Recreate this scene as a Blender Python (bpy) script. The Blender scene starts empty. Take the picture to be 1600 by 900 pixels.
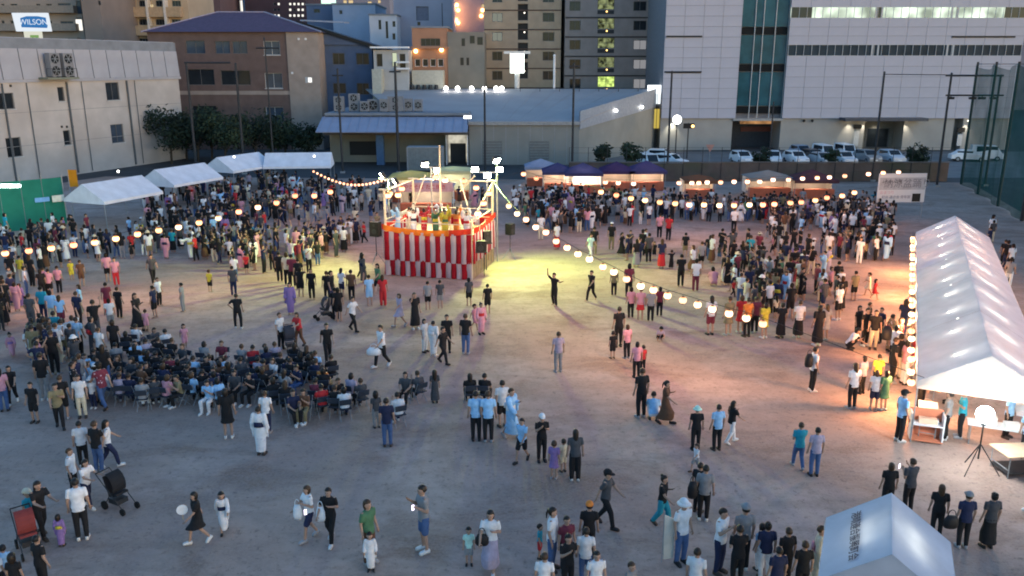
import bpy, math, random
from mathutils import Vector, Matrix
R = math.radians
S = bpy.context.scene
COL = S.collection
rng = random.Random(11)

# ------------------------------------------------------------------ camera
HC = 12.0; PITCH = math.atan(350 / 1300.0); FPX = 1300.0
cd = bpy.data.cameras.new('camera'); cam = bpy.data.objects.new('camera', cd); COL.objects.link(cam)
cam.location = (0, 0, HC); cam.rotation_euler = (math.pi / 2 - PITCH, 0, 0)
cd.sensor_width = 36; cd.lens = 36 * FPX / 1600; cd.clip_end = 2000; cd.clip_start = 0.1
S.camera = cam
SP, CP = math.sin(PITCH), math.cos(PITCH)

# ------------------------------------------------------------------ dusk sky, last skylight, exposure
SUN_EL, SUN_AZ = 5.0, 122.0
EXPO = 2.02; K = 2 ** -EXPO          # lamp strengths below are written for the exposed picture
w = bpy.data.worlds.new('World'); S.world = w; w.use_nodes = True
nt = w.node_tree; nt.nodes.clear()
sky = nt.nodes.new('ShaderNodeTexSky'); sky.sky_type = 'NISHITA'; sky.sun_disc = False
sky.sun_elevation = R(SUN_EL); sky.sun_rotation = R(SUN_AZ); sky.altitude = 20; sky.air_density = 1.0; sky.dust_density = 0.6; sky.ozone_density = 3.0
bg = nt.nodes.new('ShaderNodeBackground'); bg.inputs[1].default_value = 0.15
wo = nt.nodes.new('ShaderNodeOutputWorld')
nt.links.new(sky.outputs[0], bg.inputs[0]); nt.links.new(bg.outputs[0], wo.inputs[0])
sd = bpy.data.lights.new('sun', 'SUN'); sd.energy = 0.02; sd.angle = R(20); sd.color = (1, .9, .8)
sun = bpy.data.objects.new('sun', sd); COL.objects.link(sun)
sun.rotation_euler = (Vector((math.sin(R(SUN_AZ)) * math.cos(R(SUN_EL)), math.cos(R(SUN_AZ)) * math.cos(R(SUN_EL)), math.sin(R(SUN_EL))))).to_track_quat('Z', 'Y').to_euler()
S.view_settings.view_transform = 'Standard'; S.view_settings.look = 'None'
S.view_settings.exposure = EXPO; S.view_settings.gamma = 1.0
S.render.engine = 'CYCLES'
S.cycles.use_denoising = True
S.cycles.max_bounces = 5; S.cycles.diffuse_bounces = 2; S.cycles.glossy_bounces = 2; S.cycles.transmission_bounces = 3; S.cycles.transparent_max_bounces = 8
S.cycles.sample_clamp_indirect = 4.0
S.cycles.caustics_reflective = False; S.cycles.caustics_refractive = False
S.cycles.filter_width = 1.9
S.cycles.use_light_tree = True

# ------------------------------------------------------------------ measuring helpers (ground and facade positions)
def ray(px, py):
    t = (450 - py) / FPX
    return Vector(((px - 800) / FPX, CP + SP * t, -SP + CP * t))
def at(px, py, z=0.0):
    d = ray(px, py); k = (z - HC) / d.z
    return Vector((d.x * k, d.y * k, z))
def hit(px, py, Y):
    d = ray(px, py); k = Y / d.y
    return Vector((d.x * k, Y, HC + d.z * k))
def proj(p):
    dep = p[1] * CP + (HC - p[2]) * SP
    up = (p[2] - HC) * CP + p[1] * SP
    return 800 + FPX * p[0] / dep, 450 - FPX * up / dep

# ------------------------------------------------------------------ mesh builder
class MB:
    def __init__(s): s.v = []; s.f = []
    def add(s, vs, fs):
        o = len(s.v); s.v.extend([tuple(p) for p in vs]); s.f.extend([tuple(i + o for i in f) for f in fs]); return s
    def box(s, x0, x1, y0, y1, z0, z1):
        vs = [(x, y, z) for z in (z0, z1) for y in (y0, y1) for x in (x0, x1)]
        return s.add(vs, [(0, 2, 3, 1), (4, 5, 7, 6), (0, 1, 5, 4), (2, 6, 7, 3), (0, 4, 6, 2), (1, 3, 7, 5)])
    def obox(s, c, ax, ay, az):
        c, ax, ay, az = Vector(c), Vector(ax), Vector(ay), Vector(az)
        vs = [c + a * ax + b * ay + d * az for d in (-1, 1) for b in (-1, 1) for a in (-1, 1)]
        return s.add(vs, [(0, 2, 3, 1), (4, 5, 7, 6), (0, 1, 5, 4), (2, 6, 7, 3), (0, 4, 6, 2), (1, 3, 7, 5)])
    def tube(s, p0, p1, r0, r1=None, n=8, cap=True):
        r1 = r0 if r1 is None else r1
        p0, p1 = Vector(p0), Vector(p1); d = (p1 - p0)
        if d.length < 1e-6: return s
        d.normalize(); a = d.orthogonal().normalized(); b = d.cross(a)
        vs = []
        for p, r in ((p0, r0), (p1, r1)):
            for i in range(n):
                t = 2 * math.pi * i / n
                vs.append(p + a * (r * math.cos(t)) + b * (r * math.sin(t)))
        fs = [(i, (i + 1) % n, n + (i + 1) % n, n + i) for i in range(n)]
        if cap: fs += [tuple(range(n - 1, -1, -1)), tuple(range(n, 2 * n))]
        return s.add(vs, fs)
    def path(s, pts, r, n=5):
        for a, b in zip(pts[:-1], pts[1:]): s.tube(a, b, r, r, n)
        return s
    def ball(s, c, rx, ry=None, rz=None, u=12, v=8, fn=None):
        ry = rx if ry is None else ry; rz = rx if rz is None else rz
        c = Vector(c); vs = [Vector((0, 0, -1))]
        for j in range(1, v):
            ph = -math.pi / 2 + math.pi * j / v
            for i in range(u):
                t = 2 * math.pi * i / u
                vs.append(Vector((math.cos(ph) * math.cos(t), math.cos(ph) * math.sin(t), math.sin(ph))))
        vs.append(Vector((0, 0, 1)))
        if fn: vs = [fn(p) for p in vs]
        vs = [c + Vector((p.x * rx, p.y * ry, p.z * rz)) for p in vs]
        fs = [(0, 1 + (i + 1) % u, 1 + i) for i in range(u)]
        for j in range(v - 2):
            a = 1 + j * u
            fs += [(a + i, a + (i + 1) % u, a + u + (i + 1) % u, a + u + i) for i in range(u)]
        a = 1 + (v - 2) * u; top = len(vs) - 1
        fs += [(a + i, a + (i + 1) % u, top) for i in range(u)]
        return s.add(vs, fs)
    def loft(s, rings, n=12, cap=True):
        """rings: (cx, cy, cz, rx, ry)"""
        vs = []
        for (cx, cy, cz, rx, ry) in rings:
            for i in range(n):
                t = 2 * math.pi * i / n
                vs.append((cx + rx * math.cos(t), cy + ry * math.sin(t), cz))
        fs = []
        for j in range(len(rings) - 1):
            fs += [(j * n + i, j * n + (i + 1) % n, (j + 1) * n + (i + 1) % n, (j + 1) * n + i) for i in range(n)]
        if cap: fs += [tuple(range(n - 1, -1, -1)), tuple(range((len(rings) - 1) * n, len(rings) * n))]
        return s.add(vs, fs)
    def quad(s, a, b, c, d): return s.add([a, b, c, d], [(0, 1, 2, 3)])
    def slab(s, pts, th):
        """a flat polygon given thickness along its normal (downwards)"""
        pts = [Vector(p) for p in pts]; nrm = (pts[1] - pts[0]).cross(pts[2] - pts[0]).normalized()
        n = len(pts); vs = pts + [p - nrm * th for p in pts]
        fs = [tuple(range(n)), tuple(range(2 * n - 1, n - 1, -1))]
        fs += [(i, n + i, n + (i + 1) % n, (i + 1) % n) for i in range(n)]
        return s.add(vs, fs)
    def mesh(s, name, mat=None, smooth=False):
        me = bpy.data.meshes.new(name); me.from_pydata(s.v, [], s.f); me.update()
        if mat: me.materials.append(mat)
        if smooth: me.polygons.foreach_set('use_smooth', [True] * len(me.polygons))
        return me
    def build(s, name, mat, parent=None, loc=None, rz=None, smooth=False):
        return put(name, s.mesh(name, mat, smooth), parent, loc, rz)
def put(name, me, parent=None, loc=None, rz=None):
    o = bpy.data.objects.new(name, me); COL.objects.link(o)
    if parent is not None: o.parent = parent
    if loc is not None: o.location = loc
    if rz is not None: o.rotation_euler = (0, 0, rz)
    return o
def tag(o, label=None, cat=None, group=None, kind=None):
    if label: o['label'] = label
    if cat: o['category'] = cat
    if group: o['group'] = group
    if kind: o['kind'] = kind
    return o
def empty(name, loc, rz=0.0, label=None, cat=None, group=None):
    o = bpy.data.objects.new(name, None); COL.objects.link(o); o.location = loc; o.rotation_euler = (0, 0, rz)
    o.empty_display_size = 0.2
    return tag(o, label, cat, group)
def copy_tree(o, parent=None):
    c = o.copy(); COL.objects.link(c)
    if parent is not None: c.parent = parent
    for ch in list(o.children): copy_tree(ch, c)
    return c
def fix_normals(me):
    import bmesh
    b = bmesh.new(); b.from_mesh(me); bmesh.ops.recalc_face_normals(b, faces=b.faces); b.to_mesh(me); b.free()

SCRATCH = bpy.data.scenes.new('scratch')
def bake(o):
    """the mesh of an object with its modifiers (or of a text curve) applied"""
    SCRATCH.collection.objects.link(o); vl = SCRATCH.view_layers[0]; vl.update()
    me = bpy.data.meshes.new_from_object(o.evaluated_get(vl.depsgraph)); bpy.data.objects.remove(o); return me

# ------------------------------------------------------------------ materials
MATS = {}
def mat(name, col, rough=.7, var=.12, scale=3.0, metal=0.0, bump=0.0, bscale=40.0, col2=None, objcol=False, spec=.3):
    if name in MATS: return MATS[name]
    m = bpy.data.materials.new(name); m.use_nodes = True; n = m.node_tree.nodes; l = m.node_tree.links
    p = n['Principled BSDF']; p.inputs['Roughness'].default_value = rough; p.inputs['Metallic'].default_value = metal
    p.inputs['Specular IOR Level'].default_value = spec
    tc = n.new('ShaderNodeTexCoord'); nz = n.new('ShaderNodeTexNoise'); nz.inputs['Scale'].default_value = scale; nz.inputs['Detail'].default_value = 5
    l.new(tc.outputs['Object'], nz.inputs['Vector'])
    cr = n.new('ShaderNodeMapRange'); cr.inputs[1].default_value = .3; cr.inputs[2].default_value = .7
    cr.inputs[3].default_value = 1 - var; cr.inputs[4].default_value = 1 + var
    l.new(nz.outputs[0], cr.inputs[0])
    mx = n.new('ShaderNodeMix'); mx.data_type = 'RGBA'; mx.blend_type = 'MULTIPLY'; mx.inputs[0].default_value = 1
    if objcol:
        oi = n.new('ShaderNodeObjectInfo'); l.new(oi.outputs['Color'], mx.inputs[6])
    else: mx.inputs[6].default_value = (*col, 1)
    l.new(cr.outputs[0], mx.inputs[7])
    out = mx.outputs[2]
    if col2:
        nz2 = n.new('ShaderNodeTexNoise'); nz2.inputs['Scale'].default_value = scale * .35; nz2.inputs['Detail'].default_value = 6
        l.new(tc.outputs['Object'], nz2.inputs['Vector'])
        r2 = n.new('ShaderNodeMapRange'); r2.inputs[1].default_value = .45; r2.inputs[2].default_value = .65
        l.new(nz2.outputs[0], r2.inputs[0])
        m2 = n.new('ShaderNodeMix'); m2.data_type = 'RGBA'; l.new(r2.outputs[0], m2.inputs[0]); l.new(out, m2.inputs[6]); m2.inputs[7].default_value = (*col2, 1)
        out = m2.outputs[2]
    l.new(out, p.inputs['Base Color'])
    if bump:
        nb = n.new('ShaderNodeTexNoise'); nb.inputs['Scale'].default_value = bscale; nb.inputs['Detail'].default_value = 4
        l.new(tc.outputs['Object'], nb.inputs['Vector'])
        bp = n.new('ShaderNodeBump'); bp.inputs['Strength'].default_value = bump; bp.inputs['Distance'].default_value = .02
        l.new(nb.outputs[0], bp.inputs['Height']); l.new(bp.outputs[0], p.inputs['Normal'])
    MATS[name] = m; return m
def glow(name, col, strength, var=0.0, scale=2.0, objcol=False):
    strength *= K
    if name in MATS: return MATS[name]
    m = bpy.data.materials.new(name); m.use_nodes = True; n = m.node_tree.nodes; l = m.node_tree.links; n.clear()
    e = n.new('ShaderNodeEmission'); o = n.new('ShaderNodeOutputMaterial'); l.new(e.outputs[0], o.inputs[0])
    e.inputs[0].default_value = (*col, 1); e.inputs[1].default_value = strength
    if objcol:
        oi = n.new('ShaderNodeObjectInfo'); l.new(oi.outputs['Color'], e.inputs[0])
    if var:
        tc = n.new('ShaderNodeTexCoord'); nz = n.new('ShaderNodeTexNoise'); nz.inputs['Scale'].default_value = scale
        l.new(tc.outputs['Object'], nz.inputs['Vector'])
        r = n.new('ShaderNodeMapRange'); r.inputs[1].default_value = .35; r.inputs[2].default_value = .65
        r.inputs[3].default_value = strength * (1 - var); r.inputs[4].default_value = strength * (1 + var)
        l.new(nz.outputs[0], r.inputs[0]); l.new(r.outputs[0], e.inputs[1])
    MATS[name] = m; return m
def glass(name, col=(.02, .025, .03), rough=.08):
    if name in MATS: return MATS[name]
    m = mat(name, col, rough, .25, .6, spec=.35); return m
def fabric(name, col, trans=.5, objcol=False):
    """thin cloth that lets lamp light through"""
    if name in MATS: return MATS[name]
    m = bpy.data.materials.new(name); m.use_nodes = True; n = m.node_tree.nodes; l = m.node_tree.links; n.clear()
    d = n.new('ShaderNodeBsdfDiffuse'); t = n.new('ShaderNodeBsdfTranslucent'); mx = n.new('ShaderNodeMixShader'); o = n.new('ShaderNodeOutputMaterial')
    mx.inputs[0].default_value = trans
    tc = n.new('ShaderNodeTexCoord'); nz = n.new('ShaderNodeTexNoise'); nz.inputs['Scale'].default_value = 1.3; nz.inputs['Detail'].default_value = 5
    l.new(tc.outputs['Object'], nz.inputs['Vector'])
    r = n.new('ShaderNodeMapRange'); r.inputs[1].default_value = .3; r.inputs[2].default_value = .7; r.inputs[3].default_value = .88; r.inputs[4].default_value = 1.06
    l.new(nz.outputs[0], r.inputs[0])
    m3 = n.new('ShaderNodeMix'); m3.data_type = 'RGBA'; m3.blend_type = 'MULTIPLY'; m3.inputs[0].default_value = 1; m3.inputs[6].default_value = (*col, 1)
    if objcol:
        oi = n.new('ShaderNodeObjectInfo'); l.new(oi.outputs['Color'], m3.inputs[6])
    l.new(r.outputs[0], m3.inputs[7])
    nb = n.new('ShaderNodeTexNoise'); nb.inputs['Scale'].default_value = 2.2; nb.inputs['Detail'].default_value = 3; nb.inputs['Distortion'].default_value = 1.2; l.new(tc.outputs['Object'], nb.inputs['Vector'])
    bp = n.new('ShaderNodeBump'); bp.inputs['Strength'].default_value = .35; bp.inputs['Distance'].default_value = .035; l.new(nb.outputs[0], bp.inputs['Height'])
    for b in (d, t): l.new(m3.outputs[2], b.inputs[0]); l.new(bp.outputs[0], b.inputs['Normal'])
    l.new(d.outputs[0], mx.inputs[1]); l.new(t.outputs[0], mx.inputs[2]); l.new(mx.outputs[0], o.inputs[0])
    MATS[name] = m; return m
def netting(name, col, alpha):
    if name in MATS: return MATS[name]
    m = bpy.data.materials.new(name); m.use_nodes = True; n = m.node_tree.nodes; l = m.node_tree.links; n.clear()
    d = n.new('ShaderNodeBsdfDiffuse'); d.inputs[0].default_value = (*col, 1); t = n.new('ShaderNodeBsdfTransparent'); mx = n.new('ShaderNodeMixShader'); o = n.new('ShaderNodeOutputMaterial')
    tc = n.new('ShaderNodeTexCoord'); nz = n.new('ShaderNodeTexNoise'); nz.inputs['Scale'].default_value = .35; l.new(tc.outputs['Object'], nz.inputs['Vector'])
    r = n.new('ShaderNodeMapRange'); r.inputs[1].default_value = .3; r.inputs[2].default_value = .7; r.inputs[3].default_value = alpha - .12; r.inputs[4].default_value = alpha + .12
    l.new(nz.outputs[0], r.inputs[0]); l.new(r.outputs[0], mx.inputs[0])
    l.new(t.outputs[0], mx.inputs[1]); l.new(d.outputs[0], mx.inputs[2]); l.new(mx.outputs[0], o.inputs[0])
    MATS[name] = m; return m

M_metal = mat('galvanised_metal', (.3, .31, .32), .5, .15, 4, .3)
M_dark = mat('dark_steel', (.03, .032, .036), .55, .2, 4)
M_black = mat('black_plastic', (.012, .012, .013), .5, .2, 6)
M_white = mat('white_paint', (.72, .73, .74), .5, .08, 2)
M_concrete = mat('concrete', (.27, .27, .27), .9, .15, 1.2)
M_roofgrey = mat('grey_roofing', (.2, .22, .25), .7, .15, .8)
M_glassdark = glass('dark_window_glass')
M_glassblue = glass('blue_window_glass', (.05, .07, .1), .12)
M_lit_warm = glow('warm_lit_room', (1, .62, .25), .9, .5, .5)
M_lit_cool = glow('cool_lit_room', (.85, 1, .8), 1.0, .6, .35)
M_lit_green = glow('green_lit_stair', (.75, .85, .4), .22, .9, 1.4)
M_frame = mat('window_frame', (.12, .12, .125), .5, .1, 4)
M_framew = mat('pale_window_frame', (.45, .46, .47), .5, .1, 4)

# ------------------------------------------------------------------ setting: ground sheets
def sheet(name, pts, z, m, n=1):
    mb = MB(); mb.add([(p[0], p[1], z) for p in pts], [tuple(range(len(pts)))])
    return tag(mb.build(name, m), kind='structure')
def ground_mat():
    m = bpy.data.materials.new('sandy_yard_soil'); m.use_nodes = True; n = m.node_tree.nodes; l = m.node_tree.links
    p = n['Principled BSDF']; p.inputs['Roughness'].default_value = .95; p.inputs['Specular IOR Level'].default_value = .1
    tc = n.new('ShaderNodeTexCoord')
    def noise(sc, det, rough=.6, dist=0, stretch=None):
        z = n.new('ShaderNodeTexNoise'); z.inputs['Scale'].default_value = sc; z.inputs['Detail'].default_value = det; z.inputs['Roughness'].default_value = rough; z.inputs['Distortion'].default_value = dist
        if stretch:
            mp = n.new('ShaderNodeMapping'); mp.inputs['Scale'].default_value = stretch; l.new(tc.outputs['Object'], mp.inputs[0]); l.new(mp.outputs[0], z.inputs['Vector'])
        else: l.new(tc.outputs['Object'], z.inputs['Vector'])
        return z.outputs[0]
    def ramp(src, a, b, lo, hi):
        r = n.new('ShaderNodeMapRange'); r.inputs[1].default_value = a; r.inputs[2].default_value = b; r.inputs[3].default_value = lo; r.inputs[4].default_value = hi; l.new(src, r.inputs[0]); return r.outputs[0]
    def mix(f, a, b):
        x = n.new('ShaderNodeMix'); x.data_type = 'RGBA'; l.new(f, x.inputs[0])
        for s, v in ((6, a), (7, b)):
            if isinstance(v, tuple): x.inputs[s].default_value = (*v, 1)
            else: l.new(v, x.inputs[s])
        return x.outputs[2]
    c = mix(ramp(noise(.13, 5, .6, .6), .42, .58, 0, 1), (.46, .335, .28), (.37, .255, .205))
    c = mix(ramp(noise(.3, 8, .68, .4, (.7, 1.2, 1)), .50, .62, 0, .9), c, (.235, .15, .11))      # damp brown scuffs
    c = mix(ramp(noise(1.3, 7, .78), .46, .64, 0, .65), c, (.25, .185, .16))
    c = mix(ramp(noise(11, 4, .75), .38, .68, 0, .5), c, (.46, .33, .28))
    c = mix(ramp(noise(1.0, 4, .6, .3, (.25, 1.6, 1)), .52, .68, 0, .45), c, (.29, .215, .175))       # raked drag marks
    c = mix(ramp(noise(4.2, 5, .8), .55, .64, 0, .7), c, (.2, .15, .125))                            # scuffed footprints
    l.new(c, p.inputs['Base Color'])
    b = n.new('ShaderNodeBump'); b.inputs['Strength'].default_value = .8; b.inputs['Distance'].default_value = .02
    l.new(noise(9, 6, .7), b.inputs['Height']); l.new(b.outputs[0], p.inputs['Normal'])
    return m
M_soil = ground_mat()
M_asphalt = mat('asphalt', (.055, .057, .06), .9, .2, .6, bump=.2, bscale=20)
M_paving = mat('paved_lot', (.16, .16, .16), .9, .15, .5)
sheet('ground', [(-700, -60), (700, -60), (700, 900), (-700, 900)], -.008, M_asphalt)
sheet('yard_ground', [(-44, -10), (34, -10), (36.5, 47), (43, 70), (48, 87), (10, 89), (-45, 92), (-49, 82)], 0.0, M_soil)
sheet('parking_lot', [(8, 91), (75, 91), (75, 119), (8, 119)], -.002, M_paving)
# ------------------------------------------------------------------ buildings
class Facade:
    """a building whose front face starts at P0 and runs along angle ang (seen from the yard, left to right)"""
    def __init__(s, name, label, cat, P0, ang, W, H, D, wall, group=None, base=0.0):
        s.P0 = Vector((P0[0], P0[1], 0)); s.u = Vector((math.cos(ang), math.sin(ang), 0)); s.nrm = Vector((math.sin(ang), -math.cos(ang), 0))
        s.W, s.H, s.D, s.wall, s.base = W, H, D, wall, base
        s.o = empty(name, (P0[0], P0[1], 0), ang, label, cat, group); s.op = []
    def sz(s, px, py):
        d = ray(px, py); k = (s.P0 - Vector((0, 0, HC))).dot(s.nrm) / d.dot(s.nrm)
        p = Vector((0, 0, HC)) + d * k
        return (p - s.P0).dot(s.u), p.z
    def rect(s, x0, y0, x1, y1):
        a, zt = s.sz(x0, y0); b, zb = s.sz(x1, y1)
        a2, _ = s.sz(x0, y1)
        return (a, zb, b, zt)
    def window(s, r, pane, frame=None, mull=1, rail=0, depth=.18, sill=False, name='window', label=None):
        """r=(s0,z0,s1,z1) on the front"""
        s.op.append(r); x0, z0, x1, z1 = r; frame = frame or M_frame
        t = min(.07, (x1 - x0) * .12); m = MB(); y0, y1 = depth - .05, depth + .02
        m.box(x0, x1, y0, y1, z0, z0 + t); m.box(x0, x1, y0, y1, z1 - t, z1); m.box(x0, x0 + t, y0, y1, z0 + t, z1 - t); m.box(x1 - t, x1, y0, y1, z0 + t, z1 - t)
        for k in range(mull):
            c = x0 + (x1 - x0) * (k + 1) / (mull + 1); m.box(c - t * .4, c + t * .4, y0, y1, z0 + t, z1 - t)
        for k in range(rail):
            c = z0 + (z1 - z0) * (k + 1) / (rail + 1); m.box(x0 + t, x1 - t, y0 + .004, y1 - .004, c - t * .3, c + t * .3)
        f = m.build(name, frame, s.o)
        if label: f['label'] = label
        MB().box(x0 + t * .5, x1 - t * .5, depth + .025, depth + .045, z0 + t * .5, z1 - t * .5).build('pane', pane, f)
        if sill: MB().box(x0 - .08, x1 + .08, -.1, .02, z0 - .09, z0 - .004).build('sill', M_framew, f)
        return f
    def finish(s, roof=True, parapet=.0, depth=.3, name='wall', back=True):
        m = MB(); W, H, D = s.W, s.H, s.D; B = s.base
        ops = [(max(0, a), max(B, b), min(W, c), min(H, d)) for a, b, c, d in s.op]
        xs = sorted({0, W, *[o[0] for o in ops], *[o[2] for o in ops]}); zs = sorted({B, H, *[o[1] for o in ops], *[o[3] for o in ops]})
        for i in range(len(xs) - 1):
            for j in range(len(zs) - 1):
                cx, cz = (xs[i] + xs[i + 1]) / 2, (zs[j] + zs[j + 1]) / 2
                if any(o[0] < cx < o[2] and o[1] < cz < o[3] for o in ops): continue
                m.quad((xs[i], 0, zs[j]), (xs[i + 1], 0, zs[j]), (xs[i + 1], 0, zs[j + 1]), (xs[i], 0, zs[j + 1]))
        for a, b, c, d in ops:
            m.quad((a, 0, b), (c, 0, b), (c, depth, b), (a, depth, b)); m.quad((a, 0, d), (a, depth, d), (c, depth, d), (c, 0, d))
            m.quad((a, 0, b), (a, depth, b), (a, depth, d), (a, 0, d)); m.quad((c, 0, b), (c, 0, d), (c, depth, d), (c, depth, b))
            m.quad((a, depth, b), (c, depth, b), (c, depth, d), (a, depth, d))
        m.quad((0, 0, B), (0, 0, H), (0, D, H), (0, D, B)); m.quad((W, 0, B), (W, D, B), (W, D, H), (W, 0, H)); m.quad((0, D, B), (0, D, H), (W, D, H), (W, D, B))
        wl = m.build(name, s.wall, s.o)
        if roof: MB().box(-.15, W + .15, -.15, D + .15, H + .003, H + .25 + parapet).build('roof', M_roofgrey, s.o)
        return wl

def frontal(name, label, cat, x0, x1, Y, H, D, wall, group=None, z=8):
    X0 = hit(x0, 100, Y).x; X1 = hit(x1, 100, Y).x
    return Facade(name, label, cat, (X0, Y), 0, X1 - X0, H, D, wall, group)

# --- the beige factory block on the left
M_beige = mat('beige_render', (.47, .43, .40), .85, .12, .5, bump=.1, bscale=8, col2=(.41, .365, .335))
M_greypanel = mat('grey_cladding', (.36, .36, .39), .6, .08, .6)
fa = Facade('factory_building', 'beige three storey factory block with grey clad top, beside the white tents', 'building', (-52.3, 84.8), math.atan2(1.0355, .2308) - R(8), 27.0, 10.4, 14, M_beige)
def L(px, py): return fa.sz(px, py)
for (x0, y0, x1, y1, pm) in ((-12, 146, 24, 170, M_glassdark), (89, 136, 102, 158, M_glassdark), (164, 129, 188, 156, M_glassdark), (8, 216, 36, 244, M_glassdark), (98, 204, 112, 226, M_glassdark), (172, 195, 195, 222, M_glassblue)):
    a, zb, b, zt = fa.rect(x0, y0, x1, y1)
    f = fa.window((a, zb, b, zt), pm, mull=1 if x1 - x0 > 18 else 0, sill=True)
fa.finish(roof=False)
W = fa.W
# upper clad storey of separate panels, slightly sloped back
npan = 12
pw = (W + .4) / npan
me_p = MB().obox((0, 0, 0), (pw / 2 - .05, 0, 0), (0, .04, 0), (0, 0, 1.55)).mesh('cladding_panel', M_greypanel)
me_q = MB().obox((0, 0, 0), (pw / 2 - .05, 0, 0), (0, .04, 0), (0, 0, .5)).mesh('cladding_panel', M_greypanel)
for i in range(npan):
    o = put('cladding_panel', me_p, fa.o, (-.2 + pw * (i + .5), -.02 + .0, 10.45 + 1.55)); o.rotation_euler = (R(-4), 0, 0)
    o = put('cladding_panel', me_q, fa.o, (-.2 + pw * (i + .5), .28, 10.45 + 3.1 + .62)); o.rotation_euler = (R(-14), 0, 0)
MB().box(-.15, W + .15, .12, 14, 10.41, 14.6).build('upper_storey', M_roofgrey, fa.o)
MB().box(-.3, W + .3, -.16, .1, 10.15, 10.44).build('cornice', M_greypanel, fa.o)
for px, r in ((12, .09), (50, .05), (112, .11), (135, .04), (205, .11), (217, .04)):
    s0, z0 = L(px, 200)
    MB().tube((s0, -.14, .2), (s0, -.14, 10.1), r, r, 8).build('drainpipe', mat('grey_pipe', (.1, .11, .12), .6, .1, 4), fa.o)
for zz in (3.7, 7.1): MB().box(0, W, -.02, .001, zz, zz + .05).build('wall_joint', M_concrete, fa.o)
for px, py in ((172, 122), (180, 122), (16, 134), (96, 198), (104, 198), (113, 198)):
    s0, z0 = L(px, py); MB().box(s0 - .09, s0 + .09, -.12, .0, z0 - .12, z0 + .12).build('vent_hood', M_dark, fa.o)
# balcony shelf with the two outdoor fan units (things of their own)
s0, z0 = L(58, 121); s1, _ = L(108, 121)
MB().box(s0, s1, -1.5, .0, z0 - .22, z0).build('balcony_slab', mat('mossy_concrete', (.2, .21, .16), .9, .2, 2), fa.o)
rl = MB()
for k in range(7): rl.tube((s0 + .1 + (s1 - s0 - .2) * k / 6, -1.4, z0), (s0 + .1 + (s1 - s0 - .2) * k / 6, -1.4, z0 + .9), .02, n=5)
rl.tube((s0 + .1, -1.4, z0 + .9), (s1 - .1, -1.4, z0 + .9), .025, n=5); rl.build('railing', M_dark, fa.o)
def condenser(loc, rz, w, h, d, fans, label, group):
    t = empty('outdoor_fan_unit', loc, rz, label, 'air conditioner', group)
    MB().box(-w / 2, w / 2, -d / 2, d / 2, .08, h).build('casing', mat('unit_enamel', (.22, .22, .23), .5, .1, 3), t)
    MB().box(-w / 2 + .05, -w / 2 + .12, -d / 2, d / 2, 0, .075).build('foot', M_dark, t); MB().box(w / 2 - .12, w / 2 - .05, -d / 2, d / 2, 0, .075).build('foot', M_dark, t)
    for k in range(fans):
        zc = .08 + (h - .08) * (k + .5) / fans; r = min(w, (h - .08) / fans) * .4
        f = MB().tube((0, -d / 2 - .03, zc), (0, -d / 2 + .002, zc), r, r, 16).build('fan_guard', M_black, t)
        g = MB()
        for a in range(6): g.obox((math.cos(a * math.pi / 3) * r * .5, -d / 2 - .045, zc + math.sin(a * math.pi / 3) * r * .5), (math.cos(a * math.pi / 3) * r * .45, 0, math.sin(a * math.pi / 3) * r * .45), (0, .008, 0), (-math.sin(a * math.pi / 3) * .03, 0, math.cos(a * math.pi / 3) * .03))
        g.build('fan_blade', M_metal, f)
    return t
for k, (px, lb) in enumerate(((76, 'tall twin fan unit on the factory balcony, nearer the lit sign'), (97, 'tall twin fan unit on the factory balcony, nearer the purple roof'))):
    sx, _ = L(px, 110); p = fa.P0 + fa.u * sx + fa.nrm * .75
    condenser((p.x, p.y, z0 + .002), math.atan2(fa.u.y, fa.u.x), 1.25, 2.5, .7, 2, lb, 'fan units on the factory balcony')
# lit sign on the roof behind, with its small panel
t = empty('rooftop_sign', (-0, 0, 0), 0, 'lit white roof sign with blue lettered badge above the beige factory', 'sign')
pS = hit(49, 38, 112); t.location = (pS.x, 112, 0)
sw = hit(78, 38, 112).x - hit(21, 38, 112).x; zt = hit(49, 20, 112).z; zb = hit(49, 49, 112).z
MB().add([(-sw / 2 - .0, 0, zt), (sw / 2 - .15, 0, zt), (sw / 2, 0, zb), (-sw / 2 + .25, 0, zb), (-sw / 2, .4, zt), (sw / 2 - .15, .4, zt), (sw / 2, .4, zb), (-sw / 2 + .25, .4, zb)],
         [(3, 2, 1, 0), (4, 5, 6, 7), (0, 1, 5, 4), (1, 2, 6, 5), (2, 3, 7, 6), (3, 0, 4, 7)]).build('sign_panel', glow('sign_white', (.85, .92, 1), .95), t)
ba = MB(); hz = (zt - zb); ba.slab([(-sw * .28, -.02, zb + hz * .22), (sw * .42, -.02, zb + hz * .18), (sw * .44, -.02, zb + hz * .3), (sw * .42, -.02, zb + hz * .74), (sw * .2, -.02, zb + hz * .82), (-sw * .1, -.02, zb + hz * .82), (-sw * .28, -.02, zb + hz * .72)], .03)
ba.build('badge', glow('sign_blue', (.07, .3, .75), .6), t)
def text(body, size, loc, rot, m, parent, name='lettering', extr=.004, align='CENTER', spacing=1.0):
    c = bpy.data.curves.new('glyphs', 'FONT'); c.body = body; c.size = size; c.align_x = align; c.align_y = 'CENTER'; c.extrude = extr; c.space_character = spacing
    me = bake(bpy.data.objects.new('glyphs', c)); bpy.data.curves.remove(c)
    me.name = name; me.materials.clear(); me.materials.append(m)
    o = put(name, me, parent, loc); o.rotation_euler = rot; return o
text('WILSON', hz * .42, (sw * .07, -.06, zb + hz * .49), (R(90), 0, 0), glow('sign_letters', (.75, .85, 1), 1.0), t)
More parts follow.
